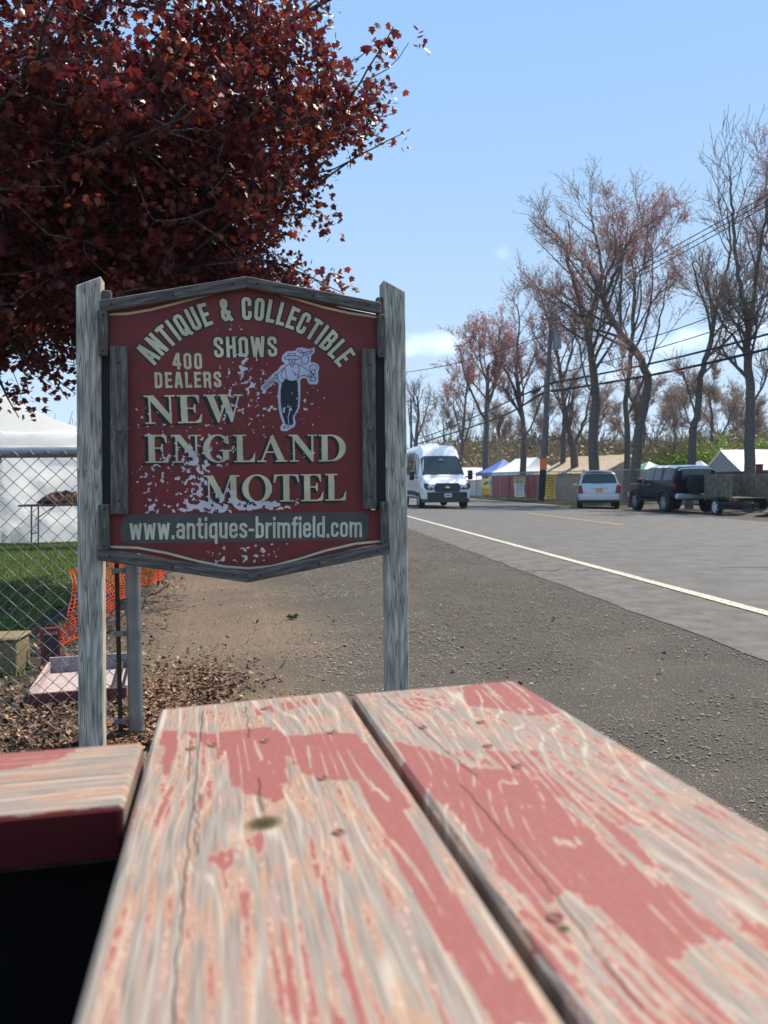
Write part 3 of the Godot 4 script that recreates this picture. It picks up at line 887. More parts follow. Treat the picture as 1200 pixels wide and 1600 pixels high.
# roman capitals: [width, groups of even-odd contours]
func roman_glyph(c: String) -> Array:
	var h := 0.052
	match c:
		"N":
			return [0.9, [[rect(0.13, 0, 0.19, 1)], [rect(0.0, 0, 0.26, h)], [rect(0.02, 1 - h, 0.31, 1)], [pl([0.06, 0, 0.28, 0, 0.77, 0.74, 0.77, 1, 0.73, 1, 0.12, 0.1])], [rect(0.72, 0, 0.78, 1)], [rect(0.6, 0, 0.9, h)]]]
		"E":
			return [0.72, [[rect(0.1, 0, 0.29, 1)], [rect(0.0, 0, 0.62, h)], [rect(0.0, 1 - h, 0.66, 1)], [rect(0.2, 0.45, 0.5, 0.5)], [pl([0.46, 0.03, 0.64, 0.03, 0.64, 0.29, 0.61, 0.29, 0.56, 0.12])], [pl([0.48, 0.97, 0.69, 0.97, 0.71, 0.68, 0.68, 0.68, 0.61, 0.86])], [pl([0.5, 0.32, 0.53, 0.32, 0.53, 0.64, 0.5, 0.64, 0.44, 0.48])], [pl([0.29, 0.03, 0.36, 0.03, 0.29, 0.1])]]]
		"W":
			return [1.16, [[rect(0, 0, 0.37, h)], [rect(0.42, 0, 0.74, h)], [rect(0.88, 0, 1.16, h)], [pl([0.08, 0, 0.29, 0, 0.48, 0.7, 0.43, 1, 0.39, 1])], [pl([0.39, 1, 0.44, 1, 0.62, 0.4, 0.58, 0.24])], [pl([0.47, 0, 0.68, 0, 0.87, 0.7, 0.82, 1, 0.78, 1])], [pl([0.78, 1, 0.83, 1, 1.07, 0.03, 1.01, 0.03])]]]
		"G":
			var out := oval(0.45, 0.5, 0.45, 0.515, -42, -318)
			var inn := oval(0.46, 0.5, 0.255, 0.465, -318, -42)
			return [0.88, [[out + inn], [pl([0.72, 0.06, 0.77, 0.0, 0.79, 0.34, 0.76, 0.34, 0.7, 0.18])], [rect(0.6, 0.57, 0.79, 0.9)], [rect(0.5, 0.55, 0.88, 0.6)]]]
		"L":
			return [0.68, [[rect(0.1, 0, 0.29, 1)], [rect(0, 0, 0.4, h)], [rect(0, 1 - h, 0.64, 1)], [pl([0.44, 0.97, 0.65, 0.97, 0.67, 0.66, 0.64, 0.66, 0.57, 0.86])]]]
		"A":
			return [0.94, [[pl([0.1, 1, 0.16, 1, 0.47, 0.16, 0.44, 0.02])], [pl([0.41, 0.06, 0.5, 0, 0.88, 1, 0.66, 1, 0.4, 0.2])], [rect(0.25, 0.62, 0.66, 0.67)], [rect(0, 1 - h, 0.28, 1)], [rect(0.56, 1 - h, 0.94, 1)]]]
		"D":
			var o := [Vector2(0.1, 0)] + oval(0.4, 0.5, 0.48, 0.5, -90, 90) + [Vector2(0.1, 1)]
			var i := [Vector2(0.29, h)] + oval(0.38, 0.5, 0.29, 0.5 - h, -90, 90) + [Vector2(0.29, 1 - h)]
			return [0.9, [[o, i], [rect(0, 0, 0.3, h)], [rect(0, 1 - h, 0.3, 1)]]]
		"M":
			return [1.12, [[rect(0.14, 0, 0.2, 1)], [rect(0, 0, 0.26, h)], [rect(0.02, 1 - h, 0.32, 1)], [pl([0.08, 0, 0.3, 0, 0.6, 0.72, 0.53, 1])], [pl([0.51, 1, 0.56, 0.98, 0.88, 0, 0.82, 0])], [rect(0.82, 0, 1.0, 1)], [rect(0.82, 0, 1.1, h)], [rect(0.72, 1 - h, 1.12, 1)]]]
		"O":
			return [0.92, [[oval(0.46, 0.5, 0.46, 0.515), oval(0.46, 0.5, 0.265, 0.465)]]]
		"T":
			return [0.8, [[rect(0.3, 0, 0.49, 1)], [rect(0.02, 0, 0.78, h)], [rect(0.18, 1 - h, 0.62, 1)], [pl([0.02, 0.02, 0.2, 0.02, 0.1, 0.1, 0.04, 0.3, 0.0, 0.3])], [pl([0.6, 0.02, 0.78, 0.02, 0.8, 0.3, 0.76, 0.3, 0.7, 0.1])]]]
	return [0.4, []]

func roman_line(im: Image, text: String, a: Vector2, b: Vector2, height: float, col: Color, ink: Color) -> void:
	var total := 0.0
	for ch in text: total += roman_glyph(ch)[0]
	var d := (b - a).normalized()
	var k := a.distance_to(b) / (total * height + (text.length() - 1) * 0.05 * height)
	var gap := 0.05 * height * k
	for pass_ in 2:
		var x := 0.0
		for ch in text:
			for grp in roman_glyph(ch)[1]:
				for o in (range(1, 8) if pass_ == 0 else [0]):
					fill(im, grp, ink if pass_ == 0 else col, Transform2D(d * height * k, d.orthogonal() * (height if d.orthogonal().y > 0 else -height), a + d * x + Vector2(-1.9, 1.25) * o))
			x += roman_glyph(ch)[0] * height * k + gap

func sign_texture() -> ImageTexture:
	var w := 1110
	var h := 1190
	var red := Color(0.44, 0.135, 0.12)
	var cream := Color(0.80, 0.765, 0.63)
	var ink := Color(0.085, 0.08, 0.095)
	var im := Image.create(w, h, false, Image.FORMAT_RGB8)
	im.fill(red)
	# border lines that follow the top and bottom edges
	stroke(im, [Vector2(50.1, 163.5), Vector2(123.1, 157.4), Vector2(204.2, 140.2), Vector2(298, 112.7), Vector2(405.1, 79.6), Vector2(482.1, 57.1)], 9, cream)
	stroke(im, [Vector2(647.8, 52.7), Vector2(759.1, 80.4), Vector2(859.6, 106.5), Vector2(961.6, 125.4), Vector2(1083.5, 138.9)], 9, cream)
	stroke(im, [Vector2(25.5, 1030.1), Vector2(138.4, 1038.1), Vector2(243.4, 1060.7), Vector2(361.8, 1096.4), Vector2(458.1, 1119.4), Vector2(551.1, 1130), Vector2(643.1, 1124.2), Vector2(744.1, 1100.8), Vector2(859.4, 1068.5), Vector2(976.3, 1044.8), Vector2(1100.2, 1036.4)], 9, cream)
	# lettering on an arc
	var text := "ANTIQUE & COLLECTIBLE"
	var a := Vector2(193.7, 303.3)
	var b := Vector2(502.6, 126.9)
	var c := Vector2(938.9, 295.1)
	var ma := (a + b) * 0.5
	var mb := (b + c) * 0.5
	var da := (b - a).orthogonal()
	var db := (c - b).orthogonal()
	var t: float = ((mb.x - ma.x) * db.y - (mb.y - ma.y) * db.x) / (da.x * db.y - da.y * db.x)
	var ctr := ma + da * t
	var rad := ctr.distance_to(a)
	var a0 := (a - ctr).angle()
	var a1 := (c - ctr).angle()
	if a1 < a0: a1 += TAU
	var hgt := 86.0
	var total := 0.0
	for ch in text: total += block_glyph(ch)[0]
	var span := (a1 - a0) * rad + 45.0
	var k := 0.86
	var gap := (span - total * hgt * k) / (text.length() - 1)
	for pass_ in 2:
		var x := -22.0
		for ch in text:
			var wd: float = block_glyph(ch)[0] * hgt * k
			var th := a0 + (x + wd * 0.5) / rad
			var tx := Vector2(-sin(th), cos(th))
			var dn := -Vector2(cos(th), sin(th))
			pen(im, ch, Transform2D(tx * hgt * k, dn * hgt, ctr - dn * (rad + hgt * 0.5) - tx * wd * 0.5), 0.165 + (0.14 if pass_ == 0 else 0.0), ink if pass_ == 0 else cream)
			x += wd + gap
	block_line(im, "SHOWS", Vector2(433.2, 236.5), Vector2(674.7, 227.1), 76.0, 0.17, 0.07, cream, ink)
	block_line(im, "400", Vector2(280.1, 301.2), Vector2(389, 298.5), 60.0, 0.17, 0.0, cream, ink)
	block_line(im, "DEALERS", Vector2(213.1, 375), Vector2(459.6, 367.7), 58.0, 0.175, 0.0, cream, ink)
	roman_line(im, "NEW", Vector2(171.8, 462.3), Vector2(540.6, 452.4), 107.0, cream, ink)
	roman_line(im, "ENGLAND", Vector2(173.2, 610.5), Vector2(945.3, 607.2), 106.0, cream, ink)
	roman_line(im, "MOTEL", Vector2(384.9, 765.9), Vector2(943.4, 762.9), 107.0, cream, ink)
	# grey banner with the address
	var grey := Color(0.30, 0.29, 0.285)
	fill(im, [[Vector2(90.2, 915.6), Vector2(106.4, 911), Vector2(1011.9, 917.9), Vector2(1032.7, 928.6), Vector2(1031.7, 1016.5), Vector2(1010.6, 1028.9), Vector2(104, 1020.1), Vector2(81.1, 1009.8), Vector2(77.3, 973.4)]], grey)
	block_line(im, "www.antiques-brimfield.com", Vector2(110.8, 922), Vector2(1006.4, 934.5), 83.0, 0.125, 0.0, Color(0.80, 0.79, 0.68), ink)
	emblem(im, Transform2D(Vector2(0.25, -0.0071), Vector2(-0.0041, 0.2477), Vector2(595.6, 239.2)))
	# flaked paint: bare whitish patches where the vinyl has gone, and fine specks around them
	var den := Image.create(112, 120, false, Image.FORMAT_L8)
	for q in [[Vector2(552.1, 351.1), 30.0, 52.0, 0.62], [Vector2(572.9, 424.8), 30.0, 42.0, 0.58], [Vector2(591.9, 461.7), 22.0, 40.0, 0.50], [Vector2(345.7, 689.5), 40.0, 36.0, 0.60], [Vector2(368.4, 753.4), 46.0, 56.0, 0.70], [Vector2(357.4, 827.1), 44.0, 60.0, 0.66], [Vector2(413.7, 894.6), 150.0, 20.0, 0.85], [Vector2(584.7, 892.5), 150.0, 18.0, 0.84], [Vector2(195.3, 885.9), 24.0, 30.0, 0.70], [Vector2(462.8, 858.2), 60.0, 34.0, 0.60], [Vector2(652.8, 510.7), 36.0, 22.0, 0.56], [Vector2(542.9, 462.3), 150.0, 150.0, 0.37], [Vector2(346.3, 660.2), 170.0, 110.0, 0.35], [Vector2(249.1, 781.8), 130.0, 90.0, 0.36], [Vector2(544.6, 1079.6), 170.0, 38.0, 0.44], [Vector2(790.6, 509.4), 80.0, 80.0, 0.31], [Vector2(195.2, 563.3), 70.0, 60.0, 0.36], [Vector2(547.1, 216), 90.0, 30.0, 0.30], [Vector2(788.1, 685.8), 120.0, 30.0, 0.27]]:
		var p: Vector2 = q[0]
		for yy in range(maxi(0, int((p.y - q[2] * 1.8) / 10)), mini(119, int((p.y + q[2] * 1.8) / 10)) + 1):
			for xx in range(maxi(0, int((p.x - q[1] * 1.8) / 10)), mini(111, int((p.x + q[1] * 1.8) / 10)) + 1):
				var g: float = q[3] * exp(-0.5 * (pow((xx * 10.0 + 5 - p.x) / q[1], 4) + pow((yy * 10.0 + 5 - p.y) / q[2], 4)))
				if g > den.get_pixel(xx, yy).r: den.set_pixel(xx, yy, Color(g, g, g))
	den.resize(w, h, Image.INTERPOLATE_BILINEAR)
	var dd := den.get_data()
	var n := noise(301, 0.034, 4).get_image(w, h)
	n.convert(Image.FORMAT_L8)
	var n2 := noise(302, 0.006, 3).get_image(w, h)
	n2.convert(Image.FORMAT_L8)
	var nd := n.get_data()
	var md := n2.get_data()
	var id := im.get_data()
	var flake := [205, 202, 204]
	for i in w * h:
		var m := (md[i] - 128) * 0.10
		if nd[i] + m * 1.2 < dd[i] * 0.735 - 1.0 and dd[i] > 14:
			for k2 in 3: id[i * 3 + k2] = flake[k2] + int(m)
		else:
			for k2 in 3: id[i * 3 + k2] = clampi(int(id[i * 3 + k2] * (1.0 + m * 0.008)), 0, 255)
	return ImageTexture.create_from_image(Image.create_from_data(w, h, false, Image.FORMAT_RGB8, id))

# a traveller in a straw hat with a bundle on a stick and a lantern
func emblem(im: Image, X: Transform2D) -> void:
	var pale := Color(0.735, 0.74, 0.80)
	var navy := Color(0.10, 0.115, 0.16)
	var shapes := [
		pl([395, 290, 420, 240, 480, 190, 560, 185, 610, 180, 640, 140, 700, 128, 800, 150, 850, 155, 915, 122, 915, 205, 860, 265, 850, 370, 900, 365, 960, 390, 990, 440, 970, 520, 975, 680, 950, 715, 840, 715, 805, 680, 790, 620, 720, 615, 690, 650, 690, 880, 680, 1080, 640, 1150, 600, 1230, 620, 1320, 600, 1380, 540, 1410, 480, 1448, 400, 1445, 375, 1410, 385, 1360, 420, 1330, 380, 1220, 350, 1100, 335, 900, 350, 700, 320, 670, 290, 660, 160, 790, 110, 808, 72, 780, 80, 730, 130, 690, 260, 540, 330, 490, 380, 420, 450, 385, 400, 340])]
	fill(im, shapes, pale, X)
	fill(im, [pl([475, 620, 520, 650, 570, 655, 630, 640, 650, 700, 655, 900, 650, 1080, 610, 1150, 570, 1240, 580, 1340, 540, 1360, 515, 1330, 505, 1230, 530, 1150, 545, 1090, 525, 1040, 515, 1090, 510, 1150, 490, 1220, 505, 1330, 460, 1350, 430, 1250, 400, 1150, 382, 980, 380, 800, 400, 690, 440, 640])], navy, X)
	fill(im, [pl([415, 1080, 455, 1065, 462, 1090, 440, 1110, 455, 1125, 440, 1160, 418, 1150])], pale, X)
	var lw := 10.0 * 0.25
	for s in [oval(560, 292, 128, 34, 0, 360), pl([495, 275, 495, 225, 606, 225, 606, 275]), pl([495, 262, 606, 262]), pl([510, 300, 505, 340, 530, 385, 560, 395, 590, 380, 602, 340, 602, 300]), pl([545, 300, 548, 345, 560, 345]), pl([540, 365, 575, 365]), pl([525, 300, 540, 300]), pl([570, 300, 585, 300]),
			pl([530, 385, 440, 440, 400, 520, 380, 580, 400, 600, 470, 640]), pl([450, 450, 465, 560, 475, 640]), pl([665, 410, 670, 500, 640, 640]), pl([610, 385, 700, 410, 770, 470, 860, 515]), pl([640, 620, 690, 580, 760, 570, 830, 600]), pl([860, 515, 820, 560, 835, 600, 860, 590]), pl([570, 500, 620, 570, 600, 540, 640, 560]), pl([520, 390, 560, 440, 600, 390]),
			pl([110, 755, 290, 590, 430, 450]), pl([130, 770, 330, 600]), pl([110, 755, 130, 770]), pl([280, 570, 320, 545, 345, 590, 310, 610]), pl([330, 610, 360, 670, 400, 685]), pl([640, 180, 690, 170, 740, 215, 690, 215, 640, 180]), pl([740, 215, 800, 195, 880, 180, 840, 230, 760, 220]), oval(760, 320, 58, 72, 0, 360), pl([740, 215, 735, 250]),
			pl([850, 600, 850, 660, 930, 660, 930, 600, 850, 600]), pl([865, 600, 870, 480, 920, 480, 920, 600]), oval(895, 450, 60, 45, 150, 390), pl([870, 480, 920, 480]), pl([420, 1385, 480, 1360, 510, 1335, 525, 1360, 500, 1395, 430, 1400, 420, 1385])]:
		var q := []
		for p in s: q.append(X * (p as Vector2))
		stroke(im, q, lw, navy)
	fill(im, [oval(893, 560, 14, 22)], navy, X)

func roadside_sign() -> void:
	var root := thing("roadside_sign", "dark red painted motel sign with flaking paint, held between two grey wooden posts", "sign", Vector3(0.11, 0, -3.06))
	var o := Vector3(-0.11, 0, 3.06)
	for q in [[-0.467, -0.500, 1.792, 1.832], [0.7015, 0.7035, 1.866, 1.822]]:
		var mb := MB.new()
		mb.box(Vector3(0, 0.85, 0), Vector3(0.089, 2.1, 0.089), 0.004)
		for i in mb.v.size():
			if mb.v[i].y > 1.5: mb.v[i].y += lerpf(q[2], q[3], mb.v[i].x / 0.089 + 0.5) - 1.90
		var p := put("post", mb.mesh(25), M.post, root, Vector3(q[1], 0, -3.095) + o)
		p.rotation.z = atan((q[1] - q[0]) / 1.75)
	var outline := PackedVector2Array()
	for p in [Vector2(57.1, 152.6), Vector2(562.3, 41.5), Vector2(1075.8, 129), Vector2(1076.7, 284.2), Vector2(1045.3, 285), Vector2(1043.5, 910.7), Vector2(1088.3, 911.5), Vector2(1094.8, 1046.7), Vector2(1015.5, 1057.5), Vector2(548.2, 1152.5), Vector2(138, 1057.6), Vector2(29.8, 1044.7), Vector2(37.8, 892.9), Vector2(74.5, 893.5), Vector2(83.2, 308.4), Vector2(53.5, 309.1)]:
		outline.append(Vector2(p.x * 0.001 - 0.45, 1.85 - p.y * 0.001))
	var pm := MB.new()
	pm.slab(outline, -0.012, 0.0)
	for i in pm.v.size(): pm.uv[i] = Vector2((pm.v[i].x + 0.45) / 1.11, (1.85 - pm.v[i].y) / 1.19)
	var face := mat(Color(1, 1, 1), 0.6)
	face.albedo_color = Color(0.97, 0.97, 0.97)
	face.albedo_texture = sign_texture()
	put("sign_board", pm.mesh(0), face, root, Vector3(0, 0, -3.04) + o)
	var bolt := MB.new()
	bolt.lathe([[0.0045, 0.0], [0.0045, 0.0015], [0.003, 0.003], [0.0, 0.0032]], 10, Transform3D(Basis(Vector3.RIGHT, PI / 2), Vector3.ZERO))
	var bm := bolt.mesh(40)
	for q in [[Vector2(25.7, 140.7), Vector2(562.5, 28.1), 0.042], [Vector2(562.5, 28.1), Vector2(1086.5, 107), 0.042], [Vector2(-2.5, 1057.1), Vector2(548.1, 1161.3), 0.042], [Vector2(548.1, 1161.3), Vector2(1113.2, 1064.1), 0.042], [Vector2(35.6, 155.7), Vector2(34, 319.1), 0.036], [Vector2(1087.6, 131.1), Vector2(1087, 301.8), 0.028],
			[Vector2(90.6, 284.4), Vector2(78.8, 908.1), 0.061], [Vector2(1035.1, 270), Vector2(1033, 905.3), 0.053], [Vector2(23.5, 871), Vector2(23, 1039.7), 0.038], [Vector2(1091.3, 877.8), Vector2(1093.5, 1046.6), 0.032]]:
		var a := Vector3(q[0].x * 0.001 - 0.45, 1.85 - q[0].y * 0.001, -3.022) + o
		var b := Vector3(q[1].x * 0.001 - 0.45, 1.85 - q[1].y * 0.001, -3.022) + o
		var mb := MB.new()
		mb.box(Vector3.ZERO, Vector3(q[2], a.distance_to(b), 0.032), 0.003)
		# the ends of the sloping rails are mitred where they meet
		var slope := (b - a).normalized()
		if absf(slope.x) > 0.5:
			for i in mb.v.size():
				mb.v[i].y += mb.v[i].x * (slope.y / slope.x) * -1.0
		var bt := put("batten", mb.mesh(25), M.batten, root, (a + b) * 0.5)
		var y := slope if slope.y > 0 or absf(slope.x) > 0.5 else -slope
		bt.basis = Basis(Vector3(y.y, -y.x, 0), y, Vector3(0, 0, 1))
		var len := a.distance_to(b)
		var n := 3 if len > 0.5 else 2
		for k in n:
			put("bolt", bm, M.rust, bt, Vector3(0.004 * (k % 2), lerpf(-len * 0.42, len * 0.40, k / float(n - 1)), 0.016))
	var dark_backing := tex_mat(Color(0.035, 0.037, 0.042), M.speck, Vector3.ONE * 6.0, 0.8)  # near-black backing boards behind the side notches
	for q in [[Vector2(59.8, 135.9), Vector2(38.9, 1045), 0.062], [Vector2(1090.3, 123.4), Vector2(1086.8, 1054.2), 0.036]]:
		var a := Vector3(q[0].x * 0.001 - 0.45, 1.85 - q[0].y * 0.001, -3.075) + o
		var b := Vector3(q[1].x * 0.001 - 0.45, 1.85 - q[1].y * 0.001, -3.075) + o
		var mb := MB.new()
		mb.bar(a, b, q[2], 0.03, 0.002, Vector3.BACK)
		put("backing_board", mb.mesh(0), dark_backing, root)
	for y in [1.55, 0.95]:
		var mb := MB.new()
		mb.box(Vector3(0.11, y, -3.075) + o, Vector3(0.97, 0.075, 0.04), 0.003)
		put("back_rail", mb.mesh(0), M.batten, root)
	for q in [[Vector2(46.8, 108.1), 0.034], [Vector2(1091.9, 92.8), 0.028]]:
		var mb := MB.new()
		mb.box(Vector3(q[0].x * 0.001 - 0.45, 1.85 - q[0].y * 0.001, -3.065) + o, Vector3(q[1], 0.075, 0.03), 0.003)
		put("end_block", mb.mesh(0), M.batten, root)
# ------------------------------------------------------------------ chain-link fence, barrier net and the things behind it
func near_fence() -> void:
	var root := thing("chain_link_fence", "galvanised chain-link fence with round rail ending at a grey steel post", "fence", Vector3(-0.36, 0, -3.30))
	var mb := MB.new()
	mb.tube(PackedVector3Array([Vector3(0, -0.05, 0), Vector3(0, 1.24, 0)]), PackedFloat32Array([0.030, 0.030]), 20, false)
	mb.lathe([[0.033, 1.22], [0.033, 1.25], [0.024, 1.275], [0.0, 1.285]], 20)
	put("post", mb.mesh(50), M.steel, root)
	mb = MB.new()
	mb.tube(PackedVector3Array([Vector3(-4.2, 1.175, 0.0), Vector3(-0.03, 1.185, 0.0)]), PackedFloat32Array([0.021, 0.021]), 16)
	put("rail", mb.mesh(50), M.steel, root)
	mb = MB.new()
	mb.tube(PackedVector3Array([Vector3(-2.4, -0.05, -0.03), Vector3(-2.4, 1.22, -0.03)]), PackedFloat32Array([0.024, 0.024]), 16)
	put("line_post", mb.mesh(50), M.steel, root)
	mb = MB.new()
	mb.bar(Vector3(-0.062, 0.01, 0.0), Vector3(-0.062, 1.17, 0.0), 0.018, 0.005, 0.001, Vector3.BACK)
	put("tension_bar", mb.mesh(20), M.rust, root)
	for y in [0.075, 0.44, 0.70, 1.05]:
		mb = MB.new()
		mb.tube(PackedVector3Array([Vector3(0, y - 0.011, 0), Vector3(0, y + 0.011, 0)]), PackedFloat32Array([0.0325, 0.0325]), 18, false)
		mb.box(Vector3(-0.055, y, 0.0), Vector3(0.055, 0.022, 0.012), 0.002)
		mb.lathe([[0.006, 0.0], [0.006, 0.02], [0.0, 0.022]], 8, Transform3D(Basis(Vector3.RIGHT, PI / 2), Vector3(-0.044, y, 0.004)))
		put("tension_band", mb.mesh(40), M.steel, root)
	# the woven wires: each a zigzag hooked into the next
	var pitch := 0.062
	var meshes := []
	for dirn in [1.0, -1.0]:
		var p := PackedVector3Array()
		var r := PackedFloat32Array()
		var n := 38
		for i in n + 1:
			var y := 1.19 - i * pitch * 0.5
			if y < 0.0: break
			var side = (1.0 if i % 2 == 0 else -1.0) * dirn
			p.append(Vector3(side * pitch * 0.262, y, side * dirn * 0.0022)); r.append(0.0021)
		mb = MB.new()
		mb.tube(p, r, 5, true)
		meshes.append(mb.mesh(75))
	for k in 58:
		put("wire", meshes[k % 2], M.wire, root, Vector3(-0.066 - pitch * 0.5 * (k + 0.5), 0, 0.024 + 0.003 * sin(k * 0.7)))
	mb = MB.new()
	mb.tube(PackedVector3Array([Vector3(-0.66, 0.68, 0.03), Vector3(-0.61, 0.56, 0.034), Vector3(-0.585, 0.49, 0.03), Vector3(-0.57, 0.475, 0.036)]), PackedFloat32Array([0.004, 0.004, 0.004, 0.004]), 6)
	put("tie_wire", mb.mesh(60), mat(Color(0.5, 0.5, 0.5), 0.6), root)

func behind_fence() -> void:
	# sagging orange barrier net that runs back from the fence
	var root := thing("barrier_net", "sagging orange plastic barrier net running back behind the fence post", "net", Vector3(-0.8, 0, -5.4))
	var o := Vector3(0.8, 0, 5.4)
	var curve := [[Vector3(-1.03, 0.02, -5.35), 0.42], [Vector3(-0.95, 0.04, -5.5), 0.50], [Vector3(-0.84, 0.06, -5.8), 0.55], [Vector3(-0.80, 0.14, -6.4), 0.74], [Vector3(-0.72, 0.12, -7.4), 0.92], [Vector3(-0.64, 0.05, -8.8), 1.0], [Vector3(-0.60, 0.02, -10.4), 1.0], [Vector3(-0.66, 0.02, -12.6), 1.0]]
	var path := Curve3D.new()
	for c in curve: path.add_point(c[0] + o)
	var length := path.get_baked_length()
	var n1 := noise(401, 0.8, 3)
	var pos := func(u: float, w: float) -> Vector3:
		var f := u / length * (curve.size() - 1)
		var i := mini(int(f), curve.size() - 2)
		var hh: float = lerpf(curve[i][1], curve[i + 1][1], f - i)
		var p := path.sample_baked(u)
		var q := n1.get_noise_2d(u * 2.0, w * 1.2)
		return p + Vector3(q * 0.10 + sin(w * 3.0) * 0.03, w * hh - sin(w * PI) * 0.03 + n1.get_noise_2d(u * 1.3, 40.0) * 0.10 * w, n1.get_noise_2d(u * 2.0, 90.0 + w) * 0.12)
	var mb := MB.new()
	var nu := int(length / 0.036)
	var nw := 20
	for j in nw + 1:      # lengthwise strands
		for i in nu:
			var w := j / float(nw)
			var a: Vector3 = pos.call(i * length / nu, w)
			var b: Vector3 = pos.call((i + 1) * length / nu, w)
			var t := Vector3(0, 0.0036 if j > 0 and j < nw else 0.008, 0)
			mb.oquad(a - t, b - t, b + t, a + t, Vector3.RIGHT)
	for i in nu + 1:      # cross strands
		for j in nw:
			var u := i * length / nu
			var a: Vector3 = pos.call(u, j / float(nw))
			var b: Vector3 = pos.call(u, (j + 1) / float(nw))
			var t = (pos.call(minf(u + 0.02, length), (j + 0.5) / nw) - pos.call(maxf(u - 0.02, 0), (j + 0.5) / nw)).normalized() * 0.0036
			mb.oquad(a - t, a + t, b + t, b - t, Vector3.RIGHT)
	var om := mat(Color(0.66, 0.07, 0.015), 0.5)
	om.backlight_enabled = true
	om.backlight = Color(0.5, 0.12, 0.04)
	put("net", mb.mesh(0), om, root)
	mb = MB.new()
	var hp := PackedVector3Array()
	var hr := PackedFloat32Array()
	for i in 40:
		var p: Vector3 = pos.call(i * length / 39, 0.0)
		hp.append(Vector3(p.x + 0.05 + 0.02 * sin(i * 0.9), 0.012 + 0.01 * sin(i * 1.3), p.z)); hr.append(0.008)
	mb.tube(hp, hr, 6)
	put("black_foot_line", mb.mesh(60), M.black, root)  # thin black tube along the ground beside the lower edge of the net
	for z in [-8.4, -11.4]:
		mb = MB.new()
		mb.rod(Vector3(-0.78 - (0.18 if z > -6 else 0.0) + (0.12 if z < -8 else 0.0), -0.02, z) + o, Vector3(-0.78 - (0.18 if z > -6 else 0.0) + (0.12 if z < -8 else 0.0), 1.02, z) + o, 0.012, 8)
		put("stake", mb.mesh(50), M.rust, root)

	# open wooden tray, whitish inside
	root = thing("shallow_tray", "shallow wooden tray with whitish inside and red front lying on dead leaves", "tray", Vector3(-0.70, 0, -4.17), 0.06)
	var pinkish := tex_mat(Color(0.50, 0.41, 0.41), M.mottle, Vector3.ONE * 6.0, 0.85)
	var redp := tex_mat(Color(0.16, 0.035, 0.035), M.mottle, Vector3.ONE * 6.0, 0.7)
	for q in [["base", Vector3(0, 0.018, 0), Vector3(0.43, 0.018, 0.62), pinkish], ["front_board", Vector3(0, 0.037, 0.315), Vector3(0.435, 0.075, 0.016), redp], ["back_board", Vector3(0, 0.055, -0.315), Vector3(0.435, 0.11, 0.016), tex_mat(Color(0.34, 0.31, 0.33), M.mottle, Vector3.ONE * 6.0, 0.85)], ["side_board", Vector3(-0.216, 0.045, 0), Vector3(0.014, 0.085, 0.61), pinkish], ["side_board", Vector3(0.216, 0.040, 0), Vector3(0.014, 0.08, 0.61), pinkish], ["divider", Vector3(0.160, 0.045, 0.0), Vector3(0.022, 0.04, 0.60), M.rust]]:
		var m2 := MB.new()
		m2.box(q[1], q[2], 0.003)
		put(q[0], m2.mesh(0), q[3], root)

	# tan tub and the red frame beside it
	root = thing("storage_tub", "tan square tub behind the fence at the left edge", "tub", Vector3(-1.24, 0, -4.66), -0.1)
	var tanm := tex_mat(Color(0.24, 0.185, 0.09), M.mottle, Vector3.ONE * 5.0, 0.75)
	mb = MB.new()
	mb.box(Vector3(0, 0.10, 0), Vector3(0.27, 0.20, 0.22), 0.018)
	put("body", mb.mesh(50), tanm, root)
	mb = MB.new()
	mb.box(Vector3(0, 0.205, 0), Vector3(0.285, 0.02, 0.235), 0.008)
	put("rim", mb.mesh(40), tanm, root)
	root = thing("red_metal_stand", "small red metal stand with upright legs, standing next to the tan tub", "stand", Vector3(-0.985, 0, -4.75), 0.15)
	mb = MB.new()
	for x in [-0.045, 0.045]:
		mb.box(Vector3(x, 0.105, 0), Vector3(0.014, 0.21, 0.014), 0.002)
		mb.box(Vector3(x, 0.012, 0.06), Vector3(0.014, 0.014, 0.14), 0.002)
	mb.box(Vector3(0, 0.215, 0), Vector3(0.11, 0.022, 0.02), 0.002)
	mb.box(Vector3(0, 0.03, 0), Vector3(0.09, 0.012, 0.014), 0.002)
	put("uprights", mb.mesh(0), mat(Color(0.22, 0.02, 0.03), 0.5), root)
	mb = MB.new()
	mb.box(Vector3(0, 0.11, -0.012), Vector3(0.075, 0.15, 0.008), 0.001)
	put("panel", mb.mesh(0), mat(Color(0.06, 0.055, 0.05), 0.8), root)

	# brown crate on a green tub at the left edge
	root = thing("green_tub", "dark green tub under the brown crate at the left edge", "tub", Vector3(-4.30, 0, -9.75), 0.3)
	mb = MB.new()
	mb.lathe([[0.0, 0.0], [0.30, 0.0], [0.36, 0.42], [0.38, 0.44], [0.38, 0.47], [0.33, 0.47], [0.29, 0.05], [0.0, 0.05]], 24)
	put("body", mb.mesh(35), mat(Color(0.012, 0.05, 0.045), 0.5), root)
	for s in [-1.0, 1.0]:
		mb = MB.new()
		mb.tube(PackedVector3Array([Vector3(s * 0.36, 0.38, -0.07), Vector3(s * 0.42, 0.40, -0.05), Vector3(s * 0.42, 0.40, 0.05), Vector3(s * 0.36, 0.38, 0.07)]), PackedFloat32Array([0.012, 0.012, 0.012, 0.012]), 8)
		put("handle", mb.mesh(50), mat(Color(0.012, 0.05, 0.045), 0.5), root)
	root = thing("wooden_crate", "brown wooden crate resting on the green tub", "crate", Vector3(-4.28, 0.472, -9.75), 0.12)
